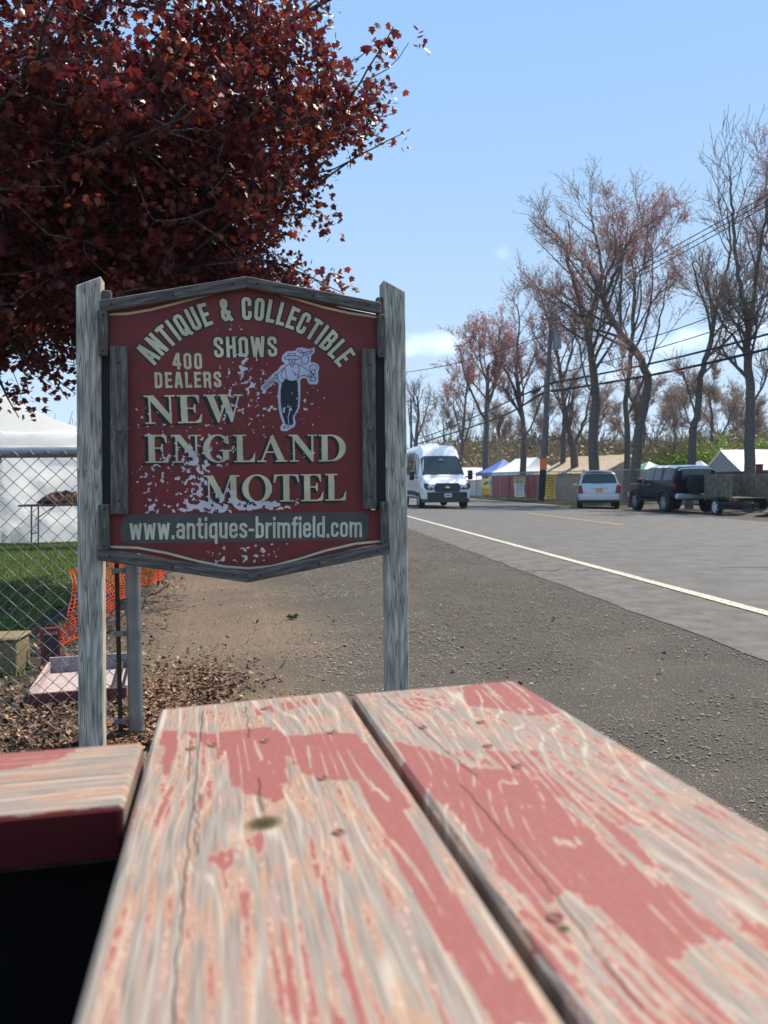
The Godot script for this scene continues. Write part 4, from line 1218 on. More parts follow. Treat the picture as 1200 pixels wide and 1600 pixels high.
	for y in [0.07, 0.21, 0.35]:
		for z in [-0.26, 0.26]:
			mb = MB.new()
			mb.box(Vector3(0, y, z), Vector3(0.62, 0.125, 0.02), 0.003)
			put("slat", mb.mesh(0), crate_wood(), root)
		for x in [-0.32, 0.32]:
			mb = MB.new()
			mb.box(Vector3(x, y, 0), Vector3(0.02, 0.125, 0.54), 0.003)
			put("slat", mb.mesh(0), crate_wood(), root)
	mb = MB.new()
	mb.box(Vector3(0, 0.014, 0), Vector3(0.61, 0.02, 0.49), 0.003)
	put("bottom", mb.mesh(0), crate_wood(), root)

	# folding table and the heap of cloth on it
	root = thing("folding_table", "folding table with dark top standing before the white tent wall", "table", Vector3(-2.52, 0, -13.6), 0.0)
	mb = MB.new()
	mb.box(Vector3(0, 0.735, 0), Vector3(1.35, 0.03, 0.60), 0.006)
	put("table_top", mb.mesh(0), mat(Color(0.04, 0.035, 0.035), 0.6), root)
	for x in [-0.48, 0.48]:
		for z in [-0.24, 0.24]:
			mb = MB.new()
			mb.rod(Vector3(x + signf(x) * 0.02, 0.0, z), Vector3(x, 0.72, z), 0.012)
			put("leg", mb.mesh(50), mat(Color(0.09, 0.09, 0.095), 0.5, 0.4), root)
		mb = MB.new()
		mb.rod(Vector3(x, 0.28, -0.24), Vector3(x, 0.28, 0.24), 0.010)
		mb.rod(Vector3(x, 0.5, 0.0), Vector3(x * 0.35, 0.715, 0.0), 0.009)
		put("brace", mb.mesh(50), mat(Color(0.09, 0.09, 0.095), 0.5, 0.4), root)
	var nz := noise(431, 1.6, 4)
	var rows := []
	for i in 25:
		var row := []
		for j in 37:
			var x := lerpf(-0.36, 0.44, j / 36.0)
			var z := lerpf(-0.27, 0.27, i / 24.0)
			var e := 1.0 - maxf(absf(x - 0.04) / 0.40, absf(z) / 0.27)
			var hh := pow(clampf(e * 1.7, 0, 1), 0.6) * (0.10 + 0.16 * (0.5 + 0.5 * nz.get_noise_2d(x * 1.6, z * 2.0)) + 0.05 * nz.get_noise_2d(x * 7.0, z * 9.0))
			row.append(Vector3(x + nz.get_noise_2d(z * 5, 9) * 0.03, 0.752 + hh, z))
		rows.append(row)
	mb = MB.new()
	mb.sheet(rows, Vector3.UP)
	var cl := tex_mat(Color(0.17, 0.065, 0.045), noise_tex(433, 0.02, Color(0.18, 0.2, 0.25), Color(1, 1, 1), 256, 4, 0.3), Vector3.ONE * 2.2, 0.95)
	tag(put("blanket_heap", mb.mesh(60), cl, null, Vector3(-2.56, 0, -13.6)), "heap of brown and rust coloured blankets on the folding table", "blankets")

	# one small weed in the gravel
	root = thing("weed", "small green weed growing alone in the gravel under the sign", "plant", Vector3(0.53, 0.0, -5.95))
	mb = MB.new()
	for k in 9:
		var a := TAU * k / 9.0 + rf(-0.3, 0.3)
		var l := rf(0.03, 0.06)
		var d := Vector3(cos(a), 0, sin(a))
		var wv := Vector3(-sin(a), 0, cos(a)) * l * 0.22
		var mid := d * l * 0.55 + Vector3.UP * rf(0.02, 0.05)
		mb.oquad(Vector3.ZERO, mid - wv, d * l + Vector3.UP * rf(0.005, 0.03), mid + wv, Vector3.UP)
	put("leaves", mb.mesh(0), mat(Color(0.06, 0.12, 0.02), 0.6), root)

func crate_wood() -> StandardMaterial3D:
	if not M.has("crate"): M.crate = tex_mat(Color(0.20, 0.105, 0.055), M.mottle, Vector3(1.5, 6.0, 1.5), 0.85)
	return M.crate

func left_tent() -> void:
	var root := thing("frame_tent", "large white frame tent with draped side walls behind the chain-link fence", "tent", Vector3(-5.9, 0, -18.6))
	var cloth := mat(Color(0.93, 0.93, 0.93), 0.7)
	cloth.backlight_enabled = true
	cloth.backlight = Color(1.15, 1.15, 1.15)
	var hx := 3.7
	var hz := 3.7
	var ev := 2.02
	var pk := 3.75
	var rows := []
	# hip roof, slightly hollow between peak and eaves
	var mb := MB.new()
	for k in 4:
		var a := [Vector3(-hx, ev, hz), Vector3(hx, ev, hz), Vector3(hx, ev, -hz), Vector3(-hx, ev, -hz)]
		var p: Vector3 = a[k]
		var q: Vector3 = a[(k + 1) % 4]
		rows = []
		for i in 13:
			var row := []
			for j in 17:
				var f := i / 12.0
				var e := p.lerp(q, j / 16.0)
				var v := e.lerp(Vector3(0, pk, 0), f)
				v.y -= sin(f * PI) * (0.16 + 0.05 * sin(j / 16.0 * PI))
				row.append(v)
			rows.append(row)
		mb.sheet(rows, Vector3((p + q).x, 4.0, (p + q).z))
	put("roof", mb.mesh(60), cloth, root)
	# valance and walls
	var n := noise(451, 0.6, 3)
	var face := 0
	for k in 4:
		var a := [Vector3(-hx, 0, hz), Vector3(hx, 0, hz), Vector3(hx, 0, -hz), Vector3(-hx, 0, -hz)]
		var p: Vector3 = a[k]
		var q: Vector3 = a[(k + 1) % 4]
		var d := (q - p).normalized()
		var out := Vector3(-d.z, 0, d.x) * -1.0
		if out.dot(p + q) < 0: out = -out
		mb = MB.new()
		rows = []
		for i in 2:
			var row := []
			for j in 41: row.append(p.lerp(q, j / 40.0) + Vector3.UP * (ev - 0.02 - 0.24 * i + (0.03 * absf(sin(j * 0.785)) if i == 1 else 0.0)) + out * 0.03 * i)
			rows.append(row)
		mb.sheet(rows, out)
		put("valance", mb.mesh(60), cloth, root)
		rows = []
		mb = MB.new()
		for i in 15:
			var row := []
			for j in 91:
				var u := j / 90.0
				var w := i / 14.0
				var swag := absf(sin(u * PI * 4.0))
				var fold := sin(u * 46.0 + n.get_noise_2d(u * 6.0, w * 2.0) * 7.0) * (0.03 + 0.06 * w) + n.get_noise_2d(u * 12.0, w * 4.0 + k * 10.0) * 0.30
				var y := lerpf(ev - 0.06, 0.03, w) + (1.0 - swag) * 0.0
				row.append(p.lerp(q, u) + Vector3.UP * y + out * (fold - 0.06 + 0.05 * w))
			rows.append(row)
		mb.sheet(rows, out)
		put("side_wall", mb.mesh(60), cloth, root)
	for x in [-1.0, -0.2, 0.55, 1.0]:
		for z in [-1.0, 1.0]:
			mb = MB.new()
			mb.rod(Vector3(x * hx, 0, z * (hz - 0.14)), Vector3(x * hx, ev, z * (hz - 0.14)), 0.03, 10)
			put("pole", mb.mesh(50), M.steel, root)

# ------------------------------------------------------------------ loose ground cover
func litter() -> void:
	rng.seed = 99
	# gravel stones
	var mb := MB.new()
	var P := []
	for q in [Vector3(1, 0, 0), Vector3(-1, 0, 0), Vector3(0, 0.62, 0), Vector3(0, -0.62, 0), Vector3(0, 0, 0.8), Vector3(0, 0, -0.8)]: P.append(q)
	for f in [[0, 2, 4], [4, 2, 1], [1, 2, 5], [5, 2, 0], [0, 3, 4], [4, 3, 1], [1, 3, 5], [5, 3, 0]]:
		mb.ori(P[f[0]], P[f[1]], P[f[2]], P[f[0]] + P[f[1]] + P[f[2]])
	var stone := mb.mesh(0)
	var xf := []
	var cc := []
	var n := noise(77, 0.5, 3)
	for i in 110000:
		var f := pow(rng.randf(), 1.6)
		var z := 0.8 - f * 17.8
		var x := rf(-0.6, 5.2 + 0.083 * (-z - 5.157)) if rng.randf() < 0.8 else rf(-1.0, 1.5)
		var p := Vector3(x, 0, z)
		var s := st(p).x
		if s > -0.85 + n.get_noise_2d(x * 2, z * 2) * 0.25 and (s > -0.45 or rng.randf() > 0.10): continue
		var grav := smoothstep(0.1, 1.0, x + n.get_noise_2d(x, z) * 0.7)
		if rng.randf() > 0.16 + 0.84 * grav: continue
		var r := rf(0.003, 0.0082) * (1.0 + 0.9 * pow(rng.randf(), 9.0)) * (1.0 + f * 0.8)
		xf.append(Transform3D((Basis.from_euler(Vector3(rf(-0.5, 0.5), rf(0, TAU), rf(-0.5, 0.5)))).scaled(Vector3(r, r * rf(0.35, 0.7), r)), on_ground(x, z, r * 0.25 + 0.002)))
		var g := rf(0.09, 0.185) * (1.0 if s > -2.6 else 1.2)
		if rng.randf() < 0.025: g *= 2.0
		cc.append(Color(g * 1.1, g * 0.97, g * 0.83))
	tag(many("gravel", stone, M.tint, xf, cc), "loose grey gravel on the verge", "gravel")
	# dead leaves: curled, drifted against the fence and scattered about
	mb = MB.new()
	var L := [Vector3(-1, 0.25, 0), Vector3(-0.45, 0.0, 0.5), Vector3(0.3, 0.12, 0.62), Vector3(1, 0.42, 0.05), Vector3(0.35, 0.16, -0.55), Vector3(-0.4, 0.03, -0.52)]
	for k in 6: mb.ori(Vector3(0, -0.06, 0), L[k], L[(k + 1) % 6], Vector3.UP)
	var leaf := mb.mesh(0)
	xf = []
	cc = []
	var tones := [Color(0.15, 0.078, 0.04), Color(0.20, 0.115, 0.065), Color(0.085, 0.046, 0.028), Color(0.30, 0.19, 0.115), Color(0.115, 0.066, 0.045)]
	for i in 12500:
		var x := 0.0
		var z := 0.0
		var k := rng.randf()
		if k < 0.62:
			x = rf(-1.7, 0.05); z = -3.15 - absf(rng.randfn(0, 0.45))
			if x > -0.35 and rng.randf() < (x + 0.35) * 1.4: continue
			if absf(x + 0.70) < 0.24 and absf(z + 4.26) < 0.41: continue
		elif k < 0.70:
			x = rng.randfn(-0.16, 0.2); z = -4.0 - rng.randfn(0.0, 0.38)
			if absf(x + 0.70) < 0.24 and absf(z + 4.26) < 0.41: continue
		elif k < 0.94:
			x = rf(-3.0, -0.4); z = rf(-9.0, -3.4)
			if absf(x + 0.70) < 0.24 and absf(z + 4.26) < 0.41: continue
		else:
			x = rf(-0.4, 2.6); z = rf(-10, -3.2)
			if rng.randf() < 0.78: continue
		if z > -3.0: continue
		var r := rf(0.008, 0.021)
		var up := Basis.from_euler(Vector3(rf(-0.5, 0.5), rf(0, TAU), rf(-0.5, 0.5)))
		xf.append(Transform3D(up.scaled(Vector3(r, r * rf(0.7, 1.8), r)), Vector3(x, 0.010 + rng.randf() * 0.022, z)))
		cc.append(tones[rng.randi() % 5] * rf(0.6, 1.5))
	tag(many("fallen_leaves", leaf, M.tint, xf, cc), "drift of dead brown leaves along the foot of the fence", "leaves")
	# lawn behind the fence and rough grass on the far verge
	mb = MB.new()
	for k in 5:
		var a := TAU * k / 5.0
		var d := Vector3(cos(a), 0, sin(a))
		var w := Vector3(-sin(a), 0, cos(a)) * 0.06
		mb.ori(d * 0.15 - w, d * 0.15 + w, d * (0.5 + 0.12 * k) + Vector3.UP * (0.8 + 0.1 * k), Vector3.UP)
	var tuft := mb.mesh(0)
	xf = []
	cc = []
	for i in 60000:
		var z := -4.2 - pow(rng.randf(), 0.8) * 11.5
		var x := rf(-0.55 + z * 0.50 - 0.4, -0.75)
		var g := n.get_noise_2d(x * 1.4, z * 1.4)
		var dens := smoothstep(-7.6, -9.6, z + g * 1.6) * 0.95
		dens = maxf(dens, smoothstep(0.02, 0.25, g) * 0.55 * smoothstep(-1.0, -1.4, x))
		if z > -13.2 - 3.0 and z < -14.75: continue
		if rng.randf() > dens: continue
		var r := rf(0.03, 0.065)
		xf.append(Transform3D(Basis.from_euler(Vector3(rf(-0.2, 0.2), rf(0, TAU), rf(-0.2, 0.2))).scaled(Vector3(r, r * rf(0.6, 1.2), r)), Vector3(x, 0, z)))
		cc.append(Color(0.075, 0.15, 0.02).lerp(Color(0.17, 0.23, 0.04), rng.randf()) * rf(0.8, 1.2))
	tag(many("grass", tuft, M.tint, xf, cc), "mown green grass between the fence and the white tent", "grass")
	xf = []
	cc = []
	for i in 26000:
		var t := rf(33, 66)
		var s := 10.4 + rng.randf() * 4.2
		var p := at(s, t)
		if n.get_noise_2d(p.x * 0.8, p.z * 0.8) + rf(-0.3, 0.3) < -0.08: continue
		var r := rf(0.08, 0.2)
		xf.append(Transform3D(Basis.from_euler(Vector3(0, rf(0, TAU), 0)).scaled(Vector3(r, r * 0.8, r)), p))
		cc.append(Color(0.055, 0.085, 0.02).lerp(Color(0.17, 0.14, 0.07), rng.randf()))
	tag(many("grass", tuft, M.tint, xf, cc), "rough verge grass below the far fence", "grass")
# ------------------------------------------------------------------ the red maple
func maple_leaf(mb: MB, X: Transform3D, size: float) -> void:
	var pts := [[0, -0.45], [0.16, -0.42], [0.5, -0.36], [0.34, -0.12], [0.62, 0.1], [0.36, 0.14], [0.24, 0.3], [0, 0.62], [-0.24, 0.3], [-0.36, 0.14], [-0.62, 0.1], [-0.34, -0.12], [-0.5, -0.36], [-0.16, -0.42]]
	var c := X * Vector3(0, 0.0, 0)
	for i in pts.size():
		var a: Array = pts[i]
		var b: Array = pts[(i + 1) % pts.size()]
		var pa := X * (Vector3(a[0], -0.22 * absf(a[0]), a[1]) * size)
		var pb := X * (Vector3(b[0], -0.22 * absf(b[0]), b[1]) * size)
		mb.tri(c, pa, pb)

func limb(tb, p: Vector3, d: Vector3, len: float, r0: float, r1: float, rise: float, wob: float, n: int, k: int) -> PackedVector3Array:
	var pts := PackedVector3Array([p])
	var rr := PackedFloat32Array([r0])
	for i in n:
		d = (d + Vector3(rf(-1, 1), rf(-1, 1), rf(-1, 1)) * wob + Vector3.UP * rise / n).normalized()
		p += d * len / n
		pts.append(p); rr.append(lerpf(r0, r1, (i + 1.0) / n))
	tb.tube(pts, rr, k)
	return pts

# whether a point lies within the maple's uneven crown
func in_crown(w: Vector3, ragged: float) -> bool:
	var e := Vector3((w.x + 2.9) / 4.85, (w.y - 5.35) / 4.05, (w.z + 8.1) / 4.0)
	return e.length() < 0.97 + 0.09 * sin(w.y * 3.1 + w.z) + ragged

func red_maple() -> void:
	rng.seed = 12
	var base := Vector3(-4.6, 0, -8.9)
	var root := thing("red_maple_tree", "big maple tree with dark red leaves overhanging the sign from the left", "tree", base)
	var trunk := TB.new()
	var br := TB.new()
	trunk.tube(PackedVector3Array([Vector3(0, -0.1, 0), Vector3(0.02, 0.3, 0), Vector3(0.08, 1.2, 0.03), Vector3(0.05, 2.3, 0.0)]), PackedFloat32Array([0.40, 0.30, 0.25, 0.24]), 16)
	var bones := []
	# main limbs: tip positions round the crown
	var tips := [Vector3(5.7, 4.4, 0.2), Vector3(5.1, 5.2, 1.1), Vector3(6.2, 5.4, 0.0), Vector3(5.2, 3.5, 0.4), Vector3(4.6, 2.8, 0.1), Vector3(6.0, 6.4, 0.4), Vector3(4.6, 6.2, 1.6), Vector3(4.2, 4.2, 1.7), Vector3(5.9, 4.9, 0.9), Vector3(5.6, 5.8, -0.8), Vector3(5.2, 4.0, 0.9), Vector3(4.9, 3.3, 0.8), Vector3(5.4, 4.6, -0.4), Vector3(4.4, 3.6, -0.6), Vector3(4.0, 3.0, 1.0), Vector3(3.7, 5.0, 0.6), Vector3(4.6, 3.6, -0.4), Vector3(2.6, 6.6, 0.3), Vector3(3.2, 4.4, 2.2), Vector3(1.2, 7.6, -0.5), Vector3(0.8, 5.6, 2.9), Vector3(2.0, 3.4, 2.8), Vector3(2.8, 4.8, -2.4), Vector3(-1.6, 6.6, 0.9), Vector3(-2.8, 4.4, 0.2), Vector3(-0.4, 6.0, -2.8), Vector3(-1.0, 3.8, 2.6), Vector3(5.2, 4.9, -0.6), Vector3(1.9, 2.7, 1.2)]
	for t in tips:
		var p0 := Vector3(0.05, rf(1.5, 2.4), 0)
		var pts := PackedVector3Array()
		var rr := PackedFloat32Array()
		var bend := Vector3(rf(-0.3, 0.3), rf(0.3, 0.8), rf(-0.3, 0.3))
		for i in 13:
			var f := i / 12.0
			pts.append(p0.lerp(t, f) + bend * sin(f * PI) * 0.8 + Vector3(rf(-1, 1), rf(-1, 1), rf(-1, 1)) * 0.05)
			rr.append(lerpf(0.125, 0.018, pow(f, 0.7)))
		trunk.tube(pts, rr, 9)
		for i in range(8, 13):
			for q in 5: bones.append(pts[i])
		for i in range(3, 13):
			for q in 3:
				var d := (pts[i] - pts[i - 1]).normalized()
				var o := Vector3(rf(-1, 1), rf(-0.7, 0.9), rf(-1, 1)).normalized()
				var l := rf(0.7, 1.5)
				if not in_crown(pts[i] + base + (d * 0.6 + o).normalized() * l * 0.9, 0.0): l *= 0.4
				if not in_crown(pts[i] + base + (d * 0.6 + o).normalized() * l, 0.0): continue
				var lp := limb(br, pts[i], (d * 0.6 + o).normalized(), l, rr[i] * 0.42 + 0.006, 0.005, 0.1, 0.15, 6, 5)
				for e in range(2, 7):
					bones.append(lp[e])
					if e % 2 == 0:
						if not in_crown(lp[e] + base, -0.1): continue
						var sp := limb(br, lp[e], Vector3(rf(-1, 1), rf(-0.6, 0.7), rf(-1, 1)).normalized(), rf(0.35, 0.8), 0.007, 0.003, -0.2, 0.25, 4, 4)
						for u in range(1, 5): bones.append(sp[u])
	var low := []
	# a low spray that hangs in front of the tent on the left
	for q in [[Vector3(1.05, 2.3, 1.5), Vector3(0.9, -0.25, 0.5)], [Vector3(0.4, 2.35, 2.0), Vector3(0.8, -0.3, 0.4)], [Vector3(1.7, 2.5, 0.8), Vector3(0.7, -0.35, 0.6)]]:
		var lp := limb(br, q[0] + Vector3(0, 0.4, 0), q[1].normalized(), 1.2, 0.012, 0.003, -0.25, 0.12, 8, 4)
		for e in range(1, 9):
			for u in 6: low.append(lp[e])
	var bk = M.bark
	put("trunk", trunk.mesh(), bk, root)
	tag(put("branches", br.mesh(), bk, root), "", "", "", "stuff")
	# leaves on short sprigs
	var foliage := mat(Color(0.095, 0.020, 0.020), 0.42)
	foliage.albedo_color = Color(1, 1, 1)
	foliage.vertex_color_use_as_albedo = true
	foliage.backlight_enabled = true
	foliage.backlight = Color(0.9, 0.9, 0.9)
	for kind in 3:
		var mb := MB.new()
		for l in 11:
			var a := rf(0, TAU)
			var pos := Vector3(rf(-0.12, 0.12), rf(-0.09, 0.09), rf(-0.12, 0.12))
			var B := Basis(Vector3.UP, a) * Basis(Vector3.RIGHT, rf(0.15, 1.25)) * Basis(Vector3.BACK, rf(-0.5, 0.5))
			maple_leaf(mb, Transform3D(B, pos), rf(0.042, 0.074))
		var m := mb.mesh(0)
		var xf := []
		var cc := []
		for i in low.size():
			if i % 3 == kind: xf.append(Transform3D(Basis.from_euler(Vector3(rf(-0.5, 0.5), rf(0, TAU), rf(-0.5, 0.5))) * rf(0.8, 1.0), low[i] + Vector3(rf(-1, 1), rf(-1, 1), rf(-1, 1)) * 0.08)); cc.append(Color(0.10, 0.016, 0.016))
		for i in bones.size():
			if i % 3 != kind or rng.randf() < 0.14: continue
			var p: Vector3 = bones[i] + Vector3(rf(-1, 1), rf(-1, 1), rf(-1, 1)) * 0.16
			# the crown's outline, uneven like the tree's
			var w := p + base
			var e := Vector3((w.x + 2.9) / 5.0, (w.y - 5.6) / 4.0, (w.z + 8.1) / 4.0)
			if w.x < -2.0 and w.y > 2.9 and rng.randf() < 0.5: continue
			if e.length() > 0.97 + 0.09 * sin(w.y * 3.1 + w.z) + rf(-0.05, 0.05) and not (w.x < -2.4 and w.y < 2.9) and not in_crown(w * Vector3(0.93, 0.97, 1), 0.0): continue
			xf.append(Transform3D(Basis.from_euler(Vector3(rf(-0.5, 0.5), rf(0, TAU), rf(-0.5, 0.5))) * rf(0.85, 1.2), p))
			var c := Color(0.15, 0.017, 0.020).lerp(Color(0.34, 0.070, 0.020), pow(rng.randf(), 1.9)).lerp(Color(0.065, 0.010, 0.018), rng.randf() * 0.75)
			cc.append(c)
		many("foliage", m, foliage, xf, cc, root)

# ------------------------------------------------------------------ bare spring trees
func bough(trunk, br, tw, pts: PackedVector3Array, r0: float, r1: float, kids: int, level: int, spread: float, buds: Array, klen := 0.0) -> void:
	var rr := PackedFloat32Array()
	for i in pts.size(): rr.append(lerpf(r0, r1, pow(i / float(pts.size() - 1), 0.8)))
	(trunk if level == 0 else (br if level < 3 else tw)).tube(pts, rr, [9, 6, 4, 3, 3][mini(level, 4)])
	if level >= 4: return
	var total := 0.0
	for i in pts.size() - 1: total += pts[i].distance_to(pts[i + 1])
	if klen > 0.0: total = klen
	for k in kids:
		var f := lerpf([0.6, 0.34, 0.25, 0.2][level], 1.0, (k + rng.randf()) / kids)
		var x := f * (pts.size() - 1)
		var i := mini(int(x), pts.size() - 2)
		var p := pts[i].lerp(pts[i + 1], x - i)
		var d := (pts[i + 1] - pts[i]).normalized()
		var side := d.cross(Vector3(rf(-1, 1), rf(-1, 1), rf(-1, 1))).normalized()
		var dir := (d * rf(0.75, 1.25) + side * spread).normalized()
		var len := total * rf(0.28, 0.54) * (1.15 - 0.5 * f)
		if level == 3: len = rf(0.35, 0.9)
		var n = [5, 5, 4, 3, 2][level]
		var q := PackedVector3Array([p])
		if level == 3: len *= 1.1
		for s in n:
			dir = (dir + Vector3(rf(-1, 1), rf(-1, 1), rf(-1, 1)) * 0.17 + Vector3.UP * 0.10).normalized()
			p += dir * len / n
			q.append(p)
		var r := maxf(lerpf(r0, r1, pow(f, 0.8)) * rf(0.42, 0.6), 0.011)
		bough(trunk, br, tw, q, r, maxf(r * 0.35, 0.009), maxi(3, int(kids * [0.85, 0.72, 0.7, 0.6][level])) if level < 3 else 0, level + 1, spread, buds)
		if level >= 2:
			for s in range(1, q.size()): buds.append(q[s])

func smooth_path(a: Array, o: Vector3, wob: float, n := 4) -> PackedVector3Array:
	var c := Curve3D.new()
	for i in a.size():
		var p: Vector3 = a[i] - o
		var t: Vector3 = (a[mini(i + 1, a.size() - 1)] - a[maxi(i - 1, 0)]) * 0.22
		c.add_point(p, -t, t)
	var out := PackedVector3Array()
	var m := (a.size() - 1) * n
	for i in m + 1:
		var f := float(i) / n
		var k := mini(int(f), a.size() - 2)
		out.append(c.sample(k, f - k) + Vector3(rf(-1, 1), 0, rf(-1, 1)) * wob)
	return out

# stem and boughs are lists of points with [radius at the foot, radius at the tip]
func bare_tree(called: String, label: String, sd: int, stem: Array, r: Array, boughs: Array, kids: int, bud: Color, nbud: int, budsize: float) -> Node3D:
	rng.seed = sd
	var foot: Vector3 = stem[0]
	var g := on_ground(foot.x, foot.z)
	foot.y = g.y
	stem[0] = Vector3(foot.x, g.y - 0.1, foot.z)
	var root := thing(called, label, "tree", foot, 0.0, "bare trees across the road")
	var trunk := TB.new()
	var br := TB.new()
	var tw := TB.new()
	var buds := []
	bough(trunk, br, tw, smooth_path(stem, foot, 0.04), r[0], r[1], kids, 0, 0.75, buds)
	for b in boughs: bough(br, br, tw, smooth_path(b[0], foot, 0.05), b[1], 0.03, int(kids * 0.9), 1, 0.7, buds)
	put("trunk", trunk.mesh(), M.bark, root)
	put("branches", br.mesh(), M.bark, root)
	tag(put("twigs", tw.mesh(), M.twig, root), "", "", "", "stuff")
	if nbud > 0:
		var mb := MB.new()
		for k in 3:
			var a := rf(0, TAU)
			var d := Vector3(cos(a), rf(-0.5, 0.5), sin(a)).normalized()
			var u := d.cross(Vector3(rf(-1, 1), rf(-1, 1), rf(-1, 1))).normalized()
			var c := Vector3(rf(-1, 1), rf(-1, 1), rf(-1, 1)) * 0.9
			mb.oquad(c - d * 0.5, c - u * 0.4, c + d * 0.5, c + u * 0.4, Vector3.UP)
		var m := mb.mesh(0)
		var bm := mat(bud, 0.7)
		bm.backlight_enabled = true
		bm.backlight = Color(0.5, 0.5, 0.5)
		var xf := []
		for i in int(nbud * 1.3):
			var p: Vector3 = buds[rng.randi() % buds.size()]
			xf.append(Transform3D(Basis.from_euler(Vector3(rf(0, TAU), rf(0, TAU), rf(0, TAU))) * (budsize * rf(0.65, 1.5)), p + Vector3(rf(-1, 1), rf(-1, 1), rf(-1, 1)) * 0.12))
		many("buds", m, bm, xf, [], root)
	return root

func bare_trees() -> void:
	var red := Color(0.46, 0.10, 0.08)
	var brown := Color(0.36, 0.18, 0.115)
	bare_tree("bare_tree", "tall forked bare tree with the widest crown, left of the crooked one", 501,
		[Vector3(19, 0.999, -36.883), Vector3(19.076, 3.397, -36.961), Vector3(19.216, 5.727, -37.023), Vector3(19.019, 7.395, -37.13), Vector3(18.762, 9.397, -37.264)], [0.31, 0.15],
		[[[Vector3(18.759, 9.23, -37.258), Vector3(18.454, 10.399, -37.368), Vector3(17.77, 11.932, -37.062), Vector3(17.372, 12.771, -36.668), Vector3(16.662, 13.427, -36.334), Vector3(15.897, 13.747, -35.997)], 0.15], [[Vector3(18.827, 9.396, -37.25), Vector3(19.502, 10.771, -37.365), Vector3(19.871, 12.19, -37.649), Vector3(19.813, 14.038, -38.246), Vector3(19.695, 14.893, -38.304), Vector3(19.44, 15.579, -38.385)], 0.14], [[Vector3(19.501, 10.704, -37.362), Vector3(19.13, 11.725, -37.277), Vector3(18.031, 12.276, -36.509), Vector3(16.809, 12.788, -35.766)], 0.09], [[Vector3(19.145, 5.395, -37.025), Vector3(18.147, 6.429, -36.255), Vector3(17.721, 7.805, -35.888), Vector3(16.987, 8.988, -35.579)], 0.06]],
		8, brown, 3400, 0.045)
	bare_tree("bare_tree", "crooked bare tree with an S-shaped trunk bending over to the left", 502,
		[Vector3(20.001, 0.981, -34.624), Vector3(20.186, 2.625, -34.649), Vector3(20.462, 4.204, -34.652), Vector3(20.764, 5.467, -34.637), Vector3(20.659, 6.481, -34.7), Vector3(20.12, 7.531, -34.855), Vector3(19.363, 8.488, -35.054), Vector3(18.916, 9.442, -35.186), Vector3(18.651, 10.173, -35.272)], [0.27, 0.13],
		[[[Vector3(18.679, 10.046, -35.26), Vector3(19.097, 10.865, -35.204), Vector3(19.517, 11.81, -35.152), Vector3(20.172, 13.133, -35.269), Vector3(20.81, 13.704, -35.463), Vector3(21.349, 14.677, -35.898)], 0.12], [[Vector3(18.915, 9.379, -35.184), Vector3(18.501, 10.271, -34.796), Vector3(18.452, 11.07, -34.326), Vector3(18.574, 11.691, -33.813), Vector3(18.229, 13.045, -33.428)], 0.09], [[Vector3(20.46, 4.046, -34.646), Vector3(19.66, 5.105, -34.346), Vector3(19.113, 5.979, -33.985), Vector3(19.04, 6.904, -34.037)], 0.06]],
		8, red, 4200, 0.05)
	bare_tree("bare_tree", "slim bare tree leaning right behind the dark off-roader", 503,
		[Vector3(21.532, 1.077, -32.256), Vector3(21.681, 2.814, -32.292), Vector3(21.944, 4.31, -32.295), Vector3(22.118, 5.808, -32.317), Vector3(22.588, 7.452, -32.282), Vector3(22.853, 9.098, -32.29)], [0.21, 0.10],
		[[[Vector3(22.85, 8.948, -32.285), Vector3(23.226, 10.293, -32.257), Vector3(23.542, 11.489, -32.237), Vector3(23.564, 12.688, -32.28), Vector3(23.465, 13.738, -32.342)], 0.09], [[Vector3(22.649, 7.601, -32.274), Vector3(22.154, 8.694, -31.911), Vector3(21.492, 9.757, -31.582), Vector3(21.228, 10.925, -31.684)], 0.07], [[Vector3(21.879, 4.011, -32.297), Vector3(21.52, 5.214, -32.421), Vector3(20.948, 6.046, -32.064)], 0.05]],
		7, red, 1500, 0.045)
	bare_tree("bare_tree", "tallest bare tree at the right, its trunk before the grey tent", 504,
		[Vector3(22.291, 0.937, -29.02), Vector3(22.295, 2.641, -29.086), Vector3(22.357, 4.564, -29.148), Vector3(22.226, 6.215, -29.241), Vector3(22.332, 7.588, -29.272)], [0.26, 0.14],
		[[[Vector3(22.331, 7.533, -29.27), Vector3(22.088, 8.965, -29.378), Vector3(21.849, 10.616, -29.494), Vector3(21.771, 12.266, -29.575), Vector3(21.681, 13.229, -29.632), Vector3(21.643, 14.054, -29.673)], 0.12], [[Vector3(22.331, 7.533, -29.27), Vector3(22.631, 9.234, -29.273), Vector3(22.529, 10.731, -28.842), Vector3(22.413, 11.779, -28.396), Vector3(22.535, 12.71, -28.407)], 0.12], [[Vector3(22.226, 6.215, -29.241), Vector3(21.784, 7.044, -29.367), Vector3(20.806, 7.772, -29.092), Vector3(19.863, 9.274, -28.84)], 0.07], [[Vector3(22.32, 4.015, -29.134), Vector3(22.822, 4.972, -29.065), Vector3(22.896, 6.126, -28.583)], 0.06]],
		9, brown, 700, 0.04)
